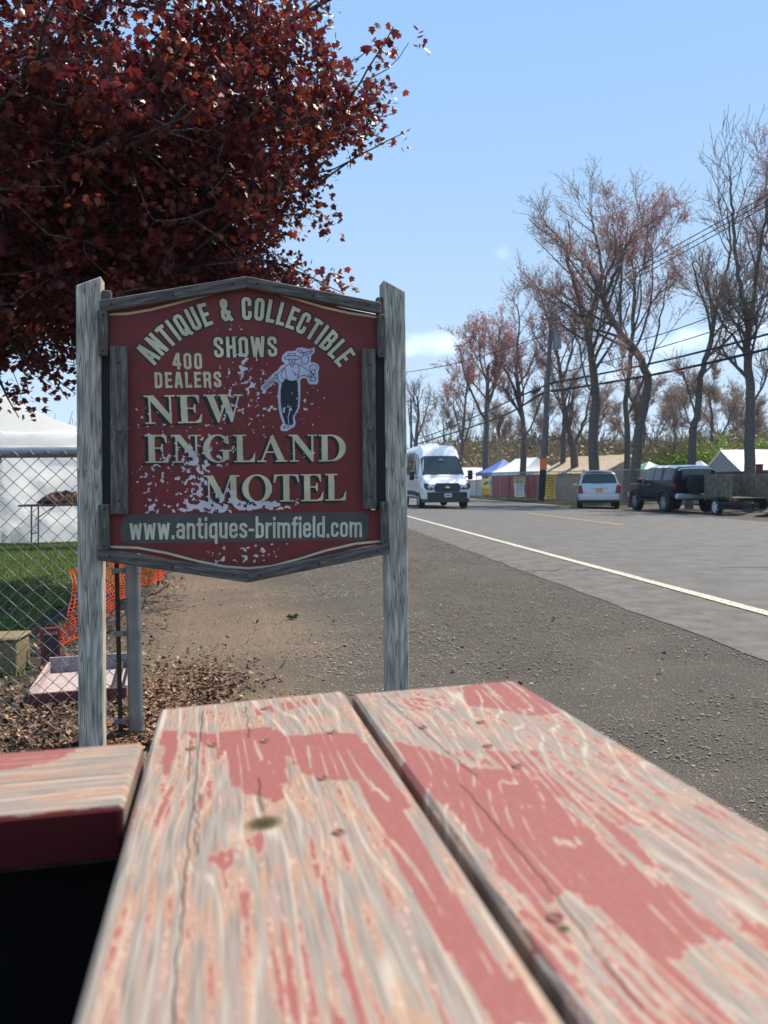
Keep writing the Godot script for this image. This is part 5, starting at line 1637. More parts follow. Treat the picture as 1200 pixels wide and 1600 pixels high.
	bare_tree("bare_tree", "bare tree just right of the utility pole, trunk forking low", 505,
		[Vector3(22.354, 1.005, -47.425), Vector3(22.311, 3.214, -47.52), Vector3(22.433, 5.337, -47.578), Vector3(22.306, 7.462, -47.688), Vector3(22.087, 9.163, -47.802)], [0.22, 0.10],
		[[[Vector3(22.086, 9.078, -47.799), Vector3(21.703, 10.866, -47.95), Vector3(21.235, 12.57, -48.117), Vector3(20.763, 14.062, -48.276)], 0.09], [[Vector3(22.306, 7.462, -47.688), Vector3(22.836, 9.155, -47.642), Vector3(23.207, 11.275, -47.647), Vector3(23.121, 13.4, -47.748)], 0.09]],
		8, red, 2600, 0.055)
	bare_tree("bare_tree", "dark low-forked tree with drooping boughs above the white canopy's right end", 506,
		[Vector3(22.077, 1.001, -45.437), Vector3(22.104, 2.51, -45.491), Vector3(21.963, 3.532, -45.561), Vector3(21.706, 4.759, -45.664), Vector3(21.489, 5.986, -45.758)], [0.30, 0.14],
		[[[Vector3(22.036, 3.123, -45.529), Vector3(22.577, 4.342, -45.462), Vector3(22.764, 5.515, -44.957), Vector3(22.832, 7.065, -44.492)], 0.14], [[Vector3(21.963, 3.532, -45.561), Vector3(20.834, 3.718, -45.297), Vector3(19.833, 3.499, -44.989), Vector3(19.136, 3.906, -45.153)], 0.07]],
		7, brown, 1600, 0.05)
	bare_tree("bare_tree", "bare tree rising in front of the white canopy", 507,
		[Vector3(20.033, 0.774, -48.932), Vector3(20.063, 2.419, -48.99), Vector3(20.137, 4.151, -49.042), Vector3(19.965, 6.318, -49.164), Vector3(19.708, 8.486, -49.304)], [0.26, 0.12],
		[[[Vector3(19.999, 5.885, -49.14), Vector3(19.437, 7.623, -49.328), Vector3(18.505, 8.777, -48.548), Vector3(18.192, 9.842, -48.656)], 0.12], [[Vector3(19.706, 8.4, -49.301), Vector3(19.824, 10.217, -49.347), Vector3(20.025, 11.947, -49.372), Vector3(19.79, 13.033, -49.465)], 0.09], [[Vector3(20.087, 3.718, -49.036), Vector3(20.547, 4.972, -48.476), Vector3(21.043, 6.626, -47.924), Vector3(21.241, 8.323, -47.949)], 0.09]],
		8, red, 2400, 0.06)
	bare_tree("bare_tree", "red-budded tree nearest to the white van", 508,
		[Vector3(20.901, 0.546, -58.97), Vector3(20.991, 2.714, -59.036), Vector3(21.088, 5.295, -59.116), Vector3(21.186, 7.876, -59.197), Vector3(21.334, 10.456, -59.267)], [0.32, 0.12],
		[[[Vector3(21.098, 5.811, -59.134), Vector3(20.125, 7.887, -59.423), Vector3(19.092, 9.816, -58.695), Vector3(18.875, 11.597, -58.811)], 0.14], [[Vector3(21.177, 7.359, -59.178), Vector3(22.073, 9.415, -59.069), Vector3(22.515, 11.476, -59.056), Vector3(22.644, 13.024, -59.089)], 0.12], [[Vector3(21.255, 8.908, -59.223), Vector3(20.687, 10.979, -59.425), Vector3(20.623, 13.045, -59.519)], 0.1]],
		8, red, 4600, 0.075)
	bare_tree("bare_tree", "thin double-stemmed tree half hidden behind the crooked one", 509,
		[Vector3(22.213, 1.048, -39.271), Vector3(22.323, 3.195, -39.332), Vector3(22.292, 5.344, -39.423), Vector3(22.583, 7.848, -39.46), Vector3(22.81, 10.711, -39.524), Vector3(22.92, 12.858, -39.585)], [0.20, 0.08],
		[[[Vector3(22.349, 4.628, -39.383), Vector3(23.152, 6.41, -39.282), Vector3(23.893, 8.55, -39.209), Vector3(24.387, 10.694, -39.188), Vector3(24.777, 12.838, -39.19)], 0.10], [[Vector3(22.583, 7.848, -39.46), Vector3(23.498, 9.987, -39.349), Vector3(23.888, 12.132, -39.351), Vector3(23.857, 14.281, -39.442)], 0.08]],
		8, red, 5200, 0.055)
	bare_tree("bare_tree", "pale bare tree far off beside the white post edge, left of the van", 510,
		[Vector3(21.956, 2.396, -85.418), Vector3(22.016, 5.694, -85.535), Vector3(22.356, 8.622, -85.578), Vector3(22.253, 10.822, -85.686)], [0.3, 0.1],
		[[[Vector3(22.016, 5.694, -85.535), Vector3(23.073, 8.614, -85.425), Vector3(23.687, 10.806, -85.381)], 0.14], [[Vector3(22.002, 4.961, -85.509), Vector3(21.339, 7.9, -85.766), Vector3(21.249, 10.832, -85.9)], 0.12]],
		7, brown, 0, 0.06)
	bare_tree("bare_tree", "slender tree between the van and the red-budded tree", 511,
		[Vector3(22.783, 0.903, -70.861), Vector3(22.844, 4.292, -70.981), Vector3(23.142, 7.371, -71.038), Vector3(23.439, 10.449, -71.096)], [0.22, 0.08],
		[[[Vector3(22.844, 4.292, -70.981), Vector3(23.673, 6.749, -70.901), Vector3(24.141, 9.209, -70.898)], 0.11], [[Vector3(22.916, 4.908, -70.99), Vector3(22.297, 7.38, -71.218), Vector3(22.09, 9.231, -71.335)], 0.1]],
		7, red, 1400, 0.085)
	bare_tree("bare_tree", "red-flowering treetop entering at the right edge of the view", 512,
		[Vector3(28.943, 0.893, -34.766), Vector3(29.011, 4.623, -34.898), Vector3(29.019, 8.621, -35.053), Vector3(28.949, 11.953, -35.199), Vector3(28.938, 14.951, -35.319)], [0.26, 0.10],
		[[[Vector3(29.002, 11.286, -35.161), Vector3(28.321, 13.292, -35.385), Vector3(28.097, 15.293, -35.511), Vector3(28.199, 17.291, -35.568)], 0.1], [[Vector3(29.019, 8.621, -35.053), Vector3(28.462, 10.292, -35.237), Vector3(27.965, 11.63, -35.395)], 0.09]],
		8, red, 3600, 0.055)
	# smaller trees of the wood behind, each grown on its own and then repeated once or twice further along
	var spots := [[1000.0, 640.0, 62.0, 521], [1110.0, 600.0, 60.0, 522], [1050.0, 650.0, 66.0, 523], [845.0, 640.0, 80.0, 524], [690.0, 640.0, 95.0, 525]]
	var tints := [Color(0.28, 0.11, 0.06), Color(0.24, 0.14, 0.07), Color(0.26, 0.12, 0.08), Color(0.22, 0.12, 0.07), Color(0.2, 0.13, 0.08)]
	var feet := [[Vector3(33.138, 0.932, -56.383), Vector3(33.497, 6.711, -56.534)], [Vector3(37.546, 0.877, -53.398), Vector3(37.476, 7.724, -53.682)], [Vector3(37.966, 0.895, -59.448), Vector3(38.176, 6.5, -59.624)], [Vector3(32.715, 0.805, -74.884), Vector3(33.103, 7.797, -75.076)], [Vector3(26.775, 1.126, -91.506), Vector3(27.069, 8.797, -91.744)]]
	var names := ["brown-budded tree of the wood behind the tan tent", "brown-budded tree of the wood above the grey tent", "brown-budded tree of the wood above the green bushes", "small tree of the wood far behind the utility pole", "small tree of the wood far behind the van"]
	for i in 5:
		var a: Vector3 = feet[i][0]
		var b: Vector3 = feet[i][1]
		var side := Vector3(rf(1.0, 2.0), 0, 0)
		bare_tree("woodland_tree", names[i], spots[i][3], [a, a.lerp(b, 0.3), a.lerp(b, 0.65) + Vector3(0.2, 0, 0), b], [0.2, 0.06],
			[[[a.lerp(b, 0.35), a.lerp(b, 0.65) + side, a.lerp(b, 0.95) + side * 1.7], 0.09], [[a.lerp(b, 0.4), a.lerp(b, 0.6) - side, a.lerp(b, 0.9) - side * 1.6], 0.09]], 8, tints[i], 3400, 0.075)
	var first := get_node("woodland_tree") as Node3D
	var more := [[Vector3(47.683, 0.807, -61.472), 0.9, 1.3, "brown-budded tree of the wood behind the grey tent's white roof"], [Vector3(36.419, 0.946, -68.987), 1.1, 2.1, "brown-budded tree of the wood behind the widest bare tree"], [Vector3(53.853, 0.786, -72.437), 1.1, 3.0, "brown-budded tree of the wood furthest right among the far trunks"], [Vector3(31.962, 0.751, -85.273), 1.1, 4.0, "brown-budded tree of the wood above the blue canopy"]]
	for q in more:
		var c := first.duplicate() as Node3D
		c.name = numbered("woodland_tree")
		add_child(c)
		c.position = on_ground(q[0].x, q[0].z)
		c.scale = Vector3.ONE * q[1]
		c.rotation.y = q[2]
		c.set_meta("label", q[3])

func brush() -> void:
	# leafy spring bushes and the mass of scrub along the edge of the wood
	rng.seed = 61
	var mb := MB.new()
	for k in 7:
		var c := Vector3(rf(-1, 1), rf(-1, 1), rf(-1, 1))
		var d := Vector3(rf(-1, 1), rf(-1, 1), rf(-1, 1)).normalized()
		var u := d.cross(Vector3(rf(-1, 1), rf(-1, 1), rf(-1, 1))).normalized()
		mb.oquad(c - d * 0.42, c - u * 0.26, c + d * 0.42, c + u * 0.26, Vector3.UP)
	var sprig := mb.mesh(0)
	var lm := mat(Color(1, 1, 1), 0.6)
	lm.vertex_color_use_as_albedo = true
	lm.backlight_enabled = true
	lm.backlight = Color(0.6, 0.6, 0.6)
	for q in [[Vector3(35.865, 0.88, -49.663), 2.9, 4.7, "bright green bush behind the grey tent, the largest"], [Vector3(33.931, 0.908, -52.122), 2.0, 3.6, "bright green bush between the slim tree and the dark off-roader"], [Vector3(30.556, 0.967, -58.98), 2.6, 3.6, "green bush behind the tan tent"], [Vector3(41.116, 0.839, -52.638), 1.8, 3.4, "green bush right of the largest bush"]]:
		var foot := on_ground(q[0].x, q[0].z)
		var root := thing("bush", q[3], "bush", foot, 0.0, "green bushes at the edge of the wood")
		var st_ := TB.new()
		var tips := []
		for k in 16:
			var p := limb(st_, Vector3(rf(-0.4, 0.4), 0, rf(-0.4, 0.4)) * q[1], Vector3(rf(-0.7, 0.7), 1, rf(-0.7, 0.7)).normalized(), q[2] * rf(0.6, 1.0), 0.04, 0.01, 0.2, 0.15, 7, 4)
			for e in range(1, 8): tips.append(p[e])
		put("stems", st_.mesh(), M.twig, root)
		var xf := []
		var cc := []
		for i in 2200:
			var p: Vector3 = tips[rng.randi() % tips.size()] + Vector3(rng.randfn(0, 0.42), rng.randfn(0, 0.32), rng.randfn(0, 0.42))
			if p.y < 0.1: continue
			xf.append(Transform3D(Basis.from_euler(Vector3(rf(0, TAU), rf(0, TAU), rf(0, TAU))) * rf(0.15, 0.30), p))
			cc.append(Color(0.16, 0.26, 0.02).lerp(Color(0.32, 0.40, 0.05), rng.randf()))
		many("leaves", sprig, lm, xf, cc, root)
	# scrub: twiggy stems in brown and olive
	var tb := TB.new()
	for k in 9: limb(tb, Vector3(rf(-0.3, 0.3), 0, rf(-0.3, 0.3)), Vector3(rf(-0.8, 0.8), 1, rf(-0.8, 0.8)).normalized(), rf(0.7, 1.3), 0.016, 0.006, 0.1, 0.25, 4, 3)
	var tangle := tb.mesh()
	var n := noise(88, 0.05, 3)
	var xf := []
	var cc := []
	var xl := []
	var cl := []
	for i in 9000:
		var d := rf(62, 120)
		var az := rf(-0.9, 1.05)
		var p := Vector3(sin(az), 0, -cos(az)) * d
		if st(p).x < 14.0 and st(p).x > -6.0 and st(p).y < 112.0: continue
		if p.x < -6.0 and p.z > -40.0: continue
		var g := on_ground(p.x, p.z)
		var hh := (4.7 + 3.0 * n.get_noise_2d(p.x, p.z)) * (d / 85.0)
		var tone := Color(0.22, 0.18, 0.115).lerp(Color(0.27, 0.20, 0.125), rng.randf())
		xf.append(Transform3D(Basis(Vector3.UP, rf(0, TAU)).scaled(Vector3(hh * 0.7, hh * rf(0.7, 1.15), hh * 0.7)), g))
		cc.append(tone)
		for k in 5:
			var y := rng.randf() * hh
			xl.append(Transform3D(Basis.from_euler(Vector3(rf(0, TAU), rf(0, TAU), rf(0, TAU))) * rf(0.25, 0.6), g + Vector3(rng.randfn(0, hh * 0.25), y, rng.randfn(0, hh * 0.25))))
			cl.append(Color(0.20, 0.19, 0.075).lerp(Color(0.27, 0.18, 0.10), rng.randf()) * rf(0.7, 1.3))
	tag(many("undergrowth", tangle, M.tint, xf, cc), "brown leafless scrub along the edge of the wood", "undergrowth")
	tag(many("undergrowth_leaves", sprig, lm, xl, cl), "olive and brown young leaves in the scrub", "undergrowth")
# ------------------------------------------------------------------ vehicles: a body lofted through cross-sections along its length
# section: [z, underside, belt height, roof height, half width at sill, at belt, at roof]
func hull(S: Array, z: float, i: float) -> Vector3:
	var side := 1.0
	if i > 7.0:
		i = 14.0 - i; side = -1.0
	var k := 0
	while k < S.size() - 2 and z > S[k + 1][0]: k += 1
	var f := clampf((z - S[k][0]) / (S[k + 1][0] - S[k][0]), 0.0, 1.0)
	var s := []
	for q in 7: s.append(lerpf(S[k][q], S[k + 1][q], f))
	var yb: float = s[1]
	var belt: float = s[2]
	var roof: float = s[3]
	var pts := [Vector2(0, yb), Vector2(s[4] - 0.07, yb), Vector2(s[4], yb + 0.09), Vector2(s[5], lerpf(yb, belt, 0.6)), Vector2(s[5] * 0.985, belt), Vector2(lerpf(s[5], s[6], 0.86), lerpf(belt, roof, 0.86)), Vector2(s[6] - 0.11, lerpf(belt, roof, 0.985)), Vector2(0, roof)]
	var j := mini(int(i), 6)
	var p: Vector2 = pts[j].lerp(pts[j + 1], i - j)
	return Vector3(p.x * side, p.y, z)

func hull_mesh(S: Array) -> MB:
	var mb := MB.new()
	for k in S.size() - 1:
		for i in 14:
			var a := hull(S, S[k][0], i)
			var b := hull(S, S[k][0], i + 1)
			var c := hull(S, S[k + 1][0], i + 1)
			var d := hull(S, S[k + 1][0], i)
			var m := (a + b + c + d) * 0.25
			mb.oquad(a, b, c, d, m - Vector3(0, lerpf(S[k][1], S[k][3], 0.5), m.z) + Vector3(0, 0, signf(m.z) * 0.2))
	for e in [0, S.size() - 1]:
		var z: float = S[e][0]
		var c := Vector3(0, lerpf(S[e][1], S[e][3], 0.5), z)
		for i in 14: mb.ori(c, hull(S, z, i), hull(S, z, i + 1), Vector3(0, 0, signf(z)))
	return mb

# a panel laid on the body between z0..z1 and outline stations i0..i1, standing off by a few millimetres
func panel(S: Array, z0: float, z1: float, i0: float, i1: float, off := 0.006, nz := 6, ni := 6, skew := 0.0) -> MB:
	var rows := []
	var out := Vector3.ZERO
	for a in nz + 1:
		var row := []
		for b in ni + 1:
			var i := lerpf(i0, i1, b / float(ni))
			var z := lerpf(z0, z1, a / float(nz)) + skew * (b / float(ni) - 0.5)
			var p := hull(S, z, i)
			var n := (hull(S, z + 0.02, i) - hull(S, z - 0.02, i)).cross(hull(S, z, minf(i + 0.05, 14)) - hull(S, z, maxf(i - 0.05, 0))).normalized()
			if n.dot(p - Vector3(0, 0.9, p.z * 0.3)) < 0: n = -n
			row.append(p + n * off)
			out += n
		rows.append(row)
	var mb := MB.new()
	mb.sheet(rows, out)
	# a thin rim back to the body
	for b in ni:
		for a in [0, nz]:
			var p: Vector3 = rows[a][b]
			var q: Vector3 = rows[a][b + 1]
			var d := -out.normalized() * (off + 0.01)
			mb.oquad(p, q, q + d, p + d, Vector3(0, 0, signf(z1 - z0) * (1.0 if a == nz else -1.0)))
	return mb

func wheel(root: Node3D, x: float, z: float, r: float, w: float, rim: Material, spokes: int, rr := 0.62) -> void:
	var X := Transform3D(Basis(Vector3.BACK, -PI / 2 * signf(x)), Vector3.ZERO)
	var mb := MB.new()
	mb.lathe([[r * 0.6, -w * 0.5], [r * 0.93, -w * 0.5], [r, -w * 0.34], [r, w * 0.34], [r * 0.93, w * 0.5], [r * rr, w * 0.5], [r * rr, w * 0.2], [0.0, w * 0.16]], 26, X)
	var t := put("wheel", mb.mesh(35), M.rubber, root, Vector3(x, r, z))
	mb = MB.new()
	mb.lathe([[r * rr, w * 0.46], [r * (rr - 0.08), w * 0.46], [r * (rr - 0.1), w * 0.3]], 26, X)
	for k in spokes:
		var a := TAU * k / spokes
		var d := Vector3(0, sin(a), cos(a))
		mb.bar(d * r * 0.1 + Vector3(signf(x) * w * 0.40, 0, 0), d * r * (rr - 0.04) + Vector3(signf(x) * w * 0.43, 0, 0), r * 0.16, 0.025, 0.004, Vector3.RIGHT)
	mb.lathe([[r * 0.2, w * 0.3], [r * 0.2, w * 0.44], [0.0, w * 0.46]], 14, X)
	put("rim", mb.mesh(35), rim, t)

func lump(called: String, root: Node3D, c: Vector3, s: Vector3, m: Material, bev := 0.01, B := Basis.IDENTITY) -> MeshInstance3D:
	var mb := MB.new()
	mb.box(Vector3.ZERO, s, bev)
	var o := put(called, mb.mesh(30), m, root, c)
	o.basis = B
	return o

func heading(forward: Vector3) -> float: return atan2(forward.x, forward.z)

func passing_van() -> void:
	var p := at(2.85, 28.5)
	var root := thing("passenger_van", "white high-roof passenger van driving towards the viewer on the road", "van", p, heading(-RT + RS * 0.02))
	var white := mat(Color(0.74, 0.75, 0.77), 0.28)
	white.clearcoat_enabled = true; white.clearcoat = 0.7; white.clearcoat_roughness = 0.05
	var S := [[-3.0, 0.55, 1.30, 2.50, 0.94, 0.97, 0.78], [-2.93, 0.45, 1.30, 2.66, 0.98, 1.02, 0.82], [-1.0, 0.42, 1.30, 2.72, 1.0, 1.03, 0.84], [0.75, 0.42, 1.30, 2.73, 1.0, 1.03, 0.84], [1.15, 0.40, 1.30, 2.66, 1.0, 1.03, 0.83], [1.38, 0.38, 1.30, 2.48, 1.0, 1.03, 0.81], [1.55, 0.36, 1.28, 2.24, 1.0, 1.03, 0.82], [2.24, 0.34, 1.14, 1.42, 1.0, 1.03, 0.88], [2.36, 0.33, 1.08, 1.33, 1.0, 1.03, 0.88], [2.80, 0.33, 0.92, 1.13, 0.98, 1.0, 0.80], [2.94, 0.38, 0.84, 1.02, 0.90, 0.93, 0.72]]
	put("body", hull_mesh(S).mesh(28), white, root)
	put("windscreen", panel(S, 1.56, 2.23, 5.05, 8.95, 0.008, 6, 12).mesh(40), M.glass, root)
	for sd in [[4.12, 4.98], [9.88, 9.02]]:
		put("side_window", panel(S, 0.72, 1.72, sd[0], lerpf(sd[0], sd[1], 0.86), 0.008, 4, 4, 0.0).mesh(40), M.glass, root)
		put("side_window", panel(S, -1.05, 0.55, sd[0], lerpf(sd[0], sd[1], 0.92), 0.008, 4, 4).mesh(40), M.glass, root)
		put("side_window", panel(S, -2.75, -1.2, sd[0], lerpf(sd[0], sd[1], 0.92), 0.008, 4, 4).mesh(40), M.glass, root)
		var lo := 2.1 if sd[0] < 7 else 11.9
		put("sill_moulding", panel(S, -2.8, 1.55, lo, lerpf(lo, 7.0, 0.09), 0.02, 8, 2).mesh(30), M.black, root)
	var grey := mat(Color(0.028, 0.03, 0.034), 0.55)
	# bumper wraps round the nose
	var mb := MB.new()
	var out := PackedVector2Array()
	for q in [[-0.99, 2.35], [-0.97, 2.78], [-0.80, 3.0], [-0.4, 3.07], [0.4, 3.07], [0.80, 3.0], [0.97, 2.78], [0.99, 2.35]]: out.append(Vector2(q[0], q[1]))
	mb.slab(out, 0.27, 0.69, 0.0, Transform3D(Basis(Vector3(1, 0, 0), Vector3(0, 0, 1), Vector3(0, 1, 0)), Vector3.ZERO))
	put("front_bumper", mb.mesh(30), grey, root)
	mb = MB.new()
	var gp := PackedVector2Array([Vector2(-0.50, 0.71), Vector2(-0.57, 0.86), Vector2(-0.46, 1.06), Vector2(0.46, 1.06), Vector2(0.57, 0.86), Vector2(0.50, 0.71)])
	mb.slab(gp, 2.8, 2.985)
	var grille := put("grille", mb.mesh(0), grey, root)
	for k in 3: lump("grille_bar", grille, Vector3(0, 0.81 + k * 0.075, 2.99), Vector3(0.86, 0.022, 0.02), mat(Color(0.07, 0.072, 0.08), 0.4), 0.004)
	mb = MB.new()
	mb.lathe([[0.0, 0.0], [0.105, 0.0], [0.105, 0.015], [0.09, 0.025], [0.0, 0.028]], 24, Transform3D(Basis(Vector3.RIGHT, PI / 2).scaled(Vector3(1, 0.45, 1)), Vector3(0, 0.885, 2.998)))
	put("badge", mb.mesh(30), M.chrome, root)
	for s in [-1.0, 1.0]:
		mb = MB.new()
		mb.slab(PackedVector2Array([Vector2(s * 0.58, 0.82), Vector2(s * 0.66, 0.78), Vector2(s * 0.90, 0.80), Vector2(s * 0.965, 0.90), Vector2(s * 0.945, 1.06), Vector2(s * 0.80, 1.03)]), 2.55, 2.975)
		var hl := put("headlight", mb.mesh(20), mat(Color(0.05, 0.055, 0.06), 0.1), root)
		mb = MB.new()
		mb.lathe([[0.0, 0.0], [0.075, 0.0], [0.075, 0.01], [0.05, 0.028], [0.0, 0.035]], 18, Transform3D(Basis(Vector3.RIGHT, PI / 2), Vector3(s * 0.76, 0.91, 2.975)))
		put("lens", mb.mesh(40), mat(Color(0.75, 0.62, 0.48), 0.12, 0.4), hl)
		lump("mirror_arm", root, Vector3(s * 1.13, 1.32, 1.78), Vector3(0.26, 0.05, 0.06), M.black, 0.01)
		lump("wing_mirror", root, Vector3(s * 1.27, 1.40, 1.80), Vector3(0.20, 0.40, 0.14), M.black, 0.03)
		lump("wiper", root, Vector3(s * 0.32, 1.485, 2.29), Vector3(0.62, 0.02, 0.03), M.black, 0.004, Basis(Vector3.BACK, s * 0.04))
		lump("hood_vent", root, Vector3(s * 0.42, 1.405, 2.40), Vector3(0.34, 0.012, 0.05), M.black, 0.003, Basis(Vector3.RIGHT, 0.5))
		wheel(root, s * 0.92, 1.95, 0.36, 0.24, M.alloy, 8)
		wheel(root, s * 0.92, -1.80, 0.36, 0.24, M.alloy, 8)
	lump("number_plate", root, Vector3(0, 0.56, 3.085), Vector3(0.31, 0.155, 0.012), mat(Color(0.62, 0.63, 0.66), 0.5), 0.003)
	lump("plate_bolts", root, Vector3(0, 0.56, 3.093), Vector3(0.22, 0.05, 0.004), mat(Color(0.10, 0.11, 0.2), 0.5), 0.001)
	lump("roof_vent", root, Vector3(0.0, 2.775, -0.4), Vector3(0.62, 0.12, 0.8), white, 0.04)
	lump("inner_mirror", root, Vector3(0, 2.05, 1.76), Vector3(0.20, 0.07, 0.03), mat(Color(0.3, 0.32, 0.34), 0.3), 0.01)

func parked_cars() -> void:
	# silver sport utility seen from behind
	var root := thing("parked_car", "silver sport utility car parked tail-on across the road", "car", at(10.8, 29.0), heading((RT + RS * 0.38).normalized()), "cars parked along the far side of the road")
	var silver := mat(Color(0.50, 0.51, 0.52), 0.3, 0.35)
	silver.clearcoat_enabled = true; silver.clearcoat = 0.6; silver.clearcoat_roughness = 0.08
	var S := [[-2.36, 0.42, 0.80, 0.95, 0.80, 0.84, 0.76], [-2.30, 0.36, 0.95, 1.06, 0.88, 0.91, 0.80], [-2.02, 0.34, 1.02, 1.60, 0.90, 0.92, 0.66], [-1.80, 0.33, 1.02, 1.69, 0.90, 0.92, 0.66], [-0.6, 0.32, 1.0, 1.73, 0.90, 0.92, 0.68], [0.5, 0.32, 0.98, 1.67, 0.90, 0.92, 0.66], [1.25, 0.32, 0.96, 1.14, 0.90, 0.92, 0.74], [2.1, 0.33, 0.88, 1.02, 0.88, 0.90, 0.74], [2.35, 0.40, 0.75, 0.86, 0.78, 0.80, 0.66]]
	put("body", hull_mesh(S).mesh(32), silver, root)
	put("rear_window", panel(S, -2.25, -2.03, 5.25, 8.75, 0.008, 4, 10).mesh(40), M.glass, root)
	put("windscreen", panel(S, 0.56, 1.2, 5.15, 8.85, 0.008, 4, 10).mesh(40), M.glass, root)
	for sd in [[4.15, 4.95], [9.85, 9.05]]:
		for z in [[-1.85, -1.05], [-0.98, -0.1], [-0.02, 0.75]]: put("side_window", panel(S, z[0], z[1], sd[0], sd[1], 0.008, 3, 3).mesh(40), M.glass, root)
	lump("rear_bumper", root, Vector3(0, 0.52, -2.36), Vector3(1.78, 0.26, 0.16), silver, 0.05)
	lump("bumper_insert", root, Vector3(0, 0.36, -2.34), Vector3(1.60, 0.14, 0.14), M.black, 0.02)
	lump("number_plate", root, Vector3(0, 0.84, -2.385), Vector3(0.31, 0.155, 0.012), mat(Color(0.62, 0.40, 0.12), 0.5), 0.003)
	lump("plate_trim", root, Vector3(0, 0.955, -2.375), Vector3(0.74, 0.035, 0.03), M.chrome, 0.008)
	lump("roof_spoiler", root, Vector3(0, 1.70, -1.92), Vector3(1.2, 0.04, 0.22), silver, 0.015)
	lump("brake_light", root, Vector3(0, 1.67, -2.035), Vector3(0.28, 0.025, 0.02), mat(Color(0.35, 0.02, 0.02), 0.3), 0.004)
	lump("rear_wiper", root, Vector3(0.05, 1.18, -2.30), Vector3(0.50, 0.018, 0.02), M.black, 0.003, Basis(Vector3.BACK, 0.06) * Basis(Vector3.RIGHT, 0.4))
	for s in [-1.0, 1.0]:
		var mb := MB.new()
		mb.slab(PackedVector2Array([Vector2(s * 0.67, 0.72), Vector2(s * 0.895, 0.70), Vector2(s * 0.905, 1.0), Vector2(s * 0.82, 1.10), Vector2(s * 0.74, 1.05)]), -2.385, -2.15)
		put("tail_light", mb.mesh(20), mat(Color(0.26, 0.018, 0.02), 0.18), root)
		lump("roof_rail", root, Vector3(s * 0.62, 1.745, -0.6), Vector3(0.04, 0.04, 1.9), M.black, 0.012)
		lump("wing_mirror", root, Vector3(s * 1.0, 1.06, 0.72), Vector3(0.2, 0.15, 0.12), silver, 0.03)
		wheel(root, s * 0.80, 1.40, 0.345, 0.22, M.alloy, 6)
		wheel(root, s * 0.80, -1.32, 0.345, 0.22, M.alloy, 6)
	# black off-roader with a white roof
	root = thing("parked_car", "black boxy off-roader with white roof parked in front of the plywood trailer", "car", at(12.15, 24.6), heading((RT + RS * 0.03).normalized()), "cars parked along the far side of the road")
	var black := mat(Color(0.006, 0.008, 0.014), 0.3)
	black.metallic_specular = 0.25
	black.clearcoat_enabled = true; black.clearcoat = 0.12; black.clearcoat_roughness = 0.05
	S = [[-2.12, 0.62, 1.20, 1.72, 0.90, 0.93, 0.68], [-2.06, 0.55, 1.22, 1.80, 0.92, 0.95, 0.73], [-1.6, 0.52, 1.22, 1.86, 0.93, 0.96, 0.75], [0.2, 0.50, 1.20, 1.88, 0.93, 0.96, 0.75], [0.48, 0.50, 1.20, 1.83, 0.93, 0.96, 0.74], [0.86, 0.50, 1.18, 1.30, 0.93, 0.96, 0.80], [1.0, 0.50, 1.16, 1.24, 0.93, 0.96, 0.80], [2.0, 0.52, 1.10, 1.17, 0.92, 0.95, 0.80], [2.14, 0.60, 0.95, 1.08, 0.86, 0.88, 0.72]]
	put("body", hull_mesh(S).mesh(30), black, root)
	put("roof", panel(S, -2.10, 0.47, 5.02, 8.98, 0.025, 8, 14).mesh(40), M.white, root)
	put("windscreen", panel(S, 0.52, 0.83, 5.1, 8.9, 0.008, 3, 10).mesh(40), M.glass, root)
	for sd in [[4.15, 5.0], [9.85, 9.0]]:
		for z in [[-1.95, -1.2], [-0.95, -0.35], [-0.27, 0.50]]:
			var gl = M.glass
			put("side_window", panel(S, z[0], z[1], sd[0], sd[1], 0.01, 3, 3).mesh(40), gl, root)
		var lo := 3.0 if sd[0] < 7 else 11.0
		put("door_handle", panel(S, -0.05, 0.12, lerpf(lo, sd[0], 0.55), lerpf(lo, sd[0], 0.68), 0.03, 2, 2).mesh(40), M.alloy, root)
		put("door_seam", panel(S, -0.335, -0.31, lo - (0.9 if lo < 7 else -0.9), lerpf(sd[0], sd[1], 0.0), 0.004, 1, 6).mesh(40), M.rubber, root)
	put("rear_window", lump_mesh(Vector3(1.15, 0.42, 0.02), 0.02), M.glass, root, Vector3(0, 1.50, -2.125))
	lump("rear_bumper", root, Vector3(0, 0.66, -2.22), Vector3(1.82, 0.22, 0.2), M.alloy, 0.05)
	lump("front_bumper", root, Vector3(0, 0.68, 2.2), Vector3(1.82, 0.24, 0.2), M.alloy, 0.05)
	lump("number_plate", root, Vector3(-0.55, 0.92, -2.135), Vector3(0.31, 0.155, 0.012), M.white, 0.003)
	var sp := MB.new()
	sp.lathe([[0.0, -0.12], [0.36, -0.12], [0.38, -0.06], [0.38, 0.06], [0.36, 0.12], [0.24, 0.13], [0.22, 0.09], [0.0, 0.08]], 26, Transform3D(Basis(Vector3.RIGHT, -PI / 2), Vector3.ZERO))
	put("spare_wheel", sp.mesh(35), M.rubber, root, Vector3(0.12, 1.12, -2.30))
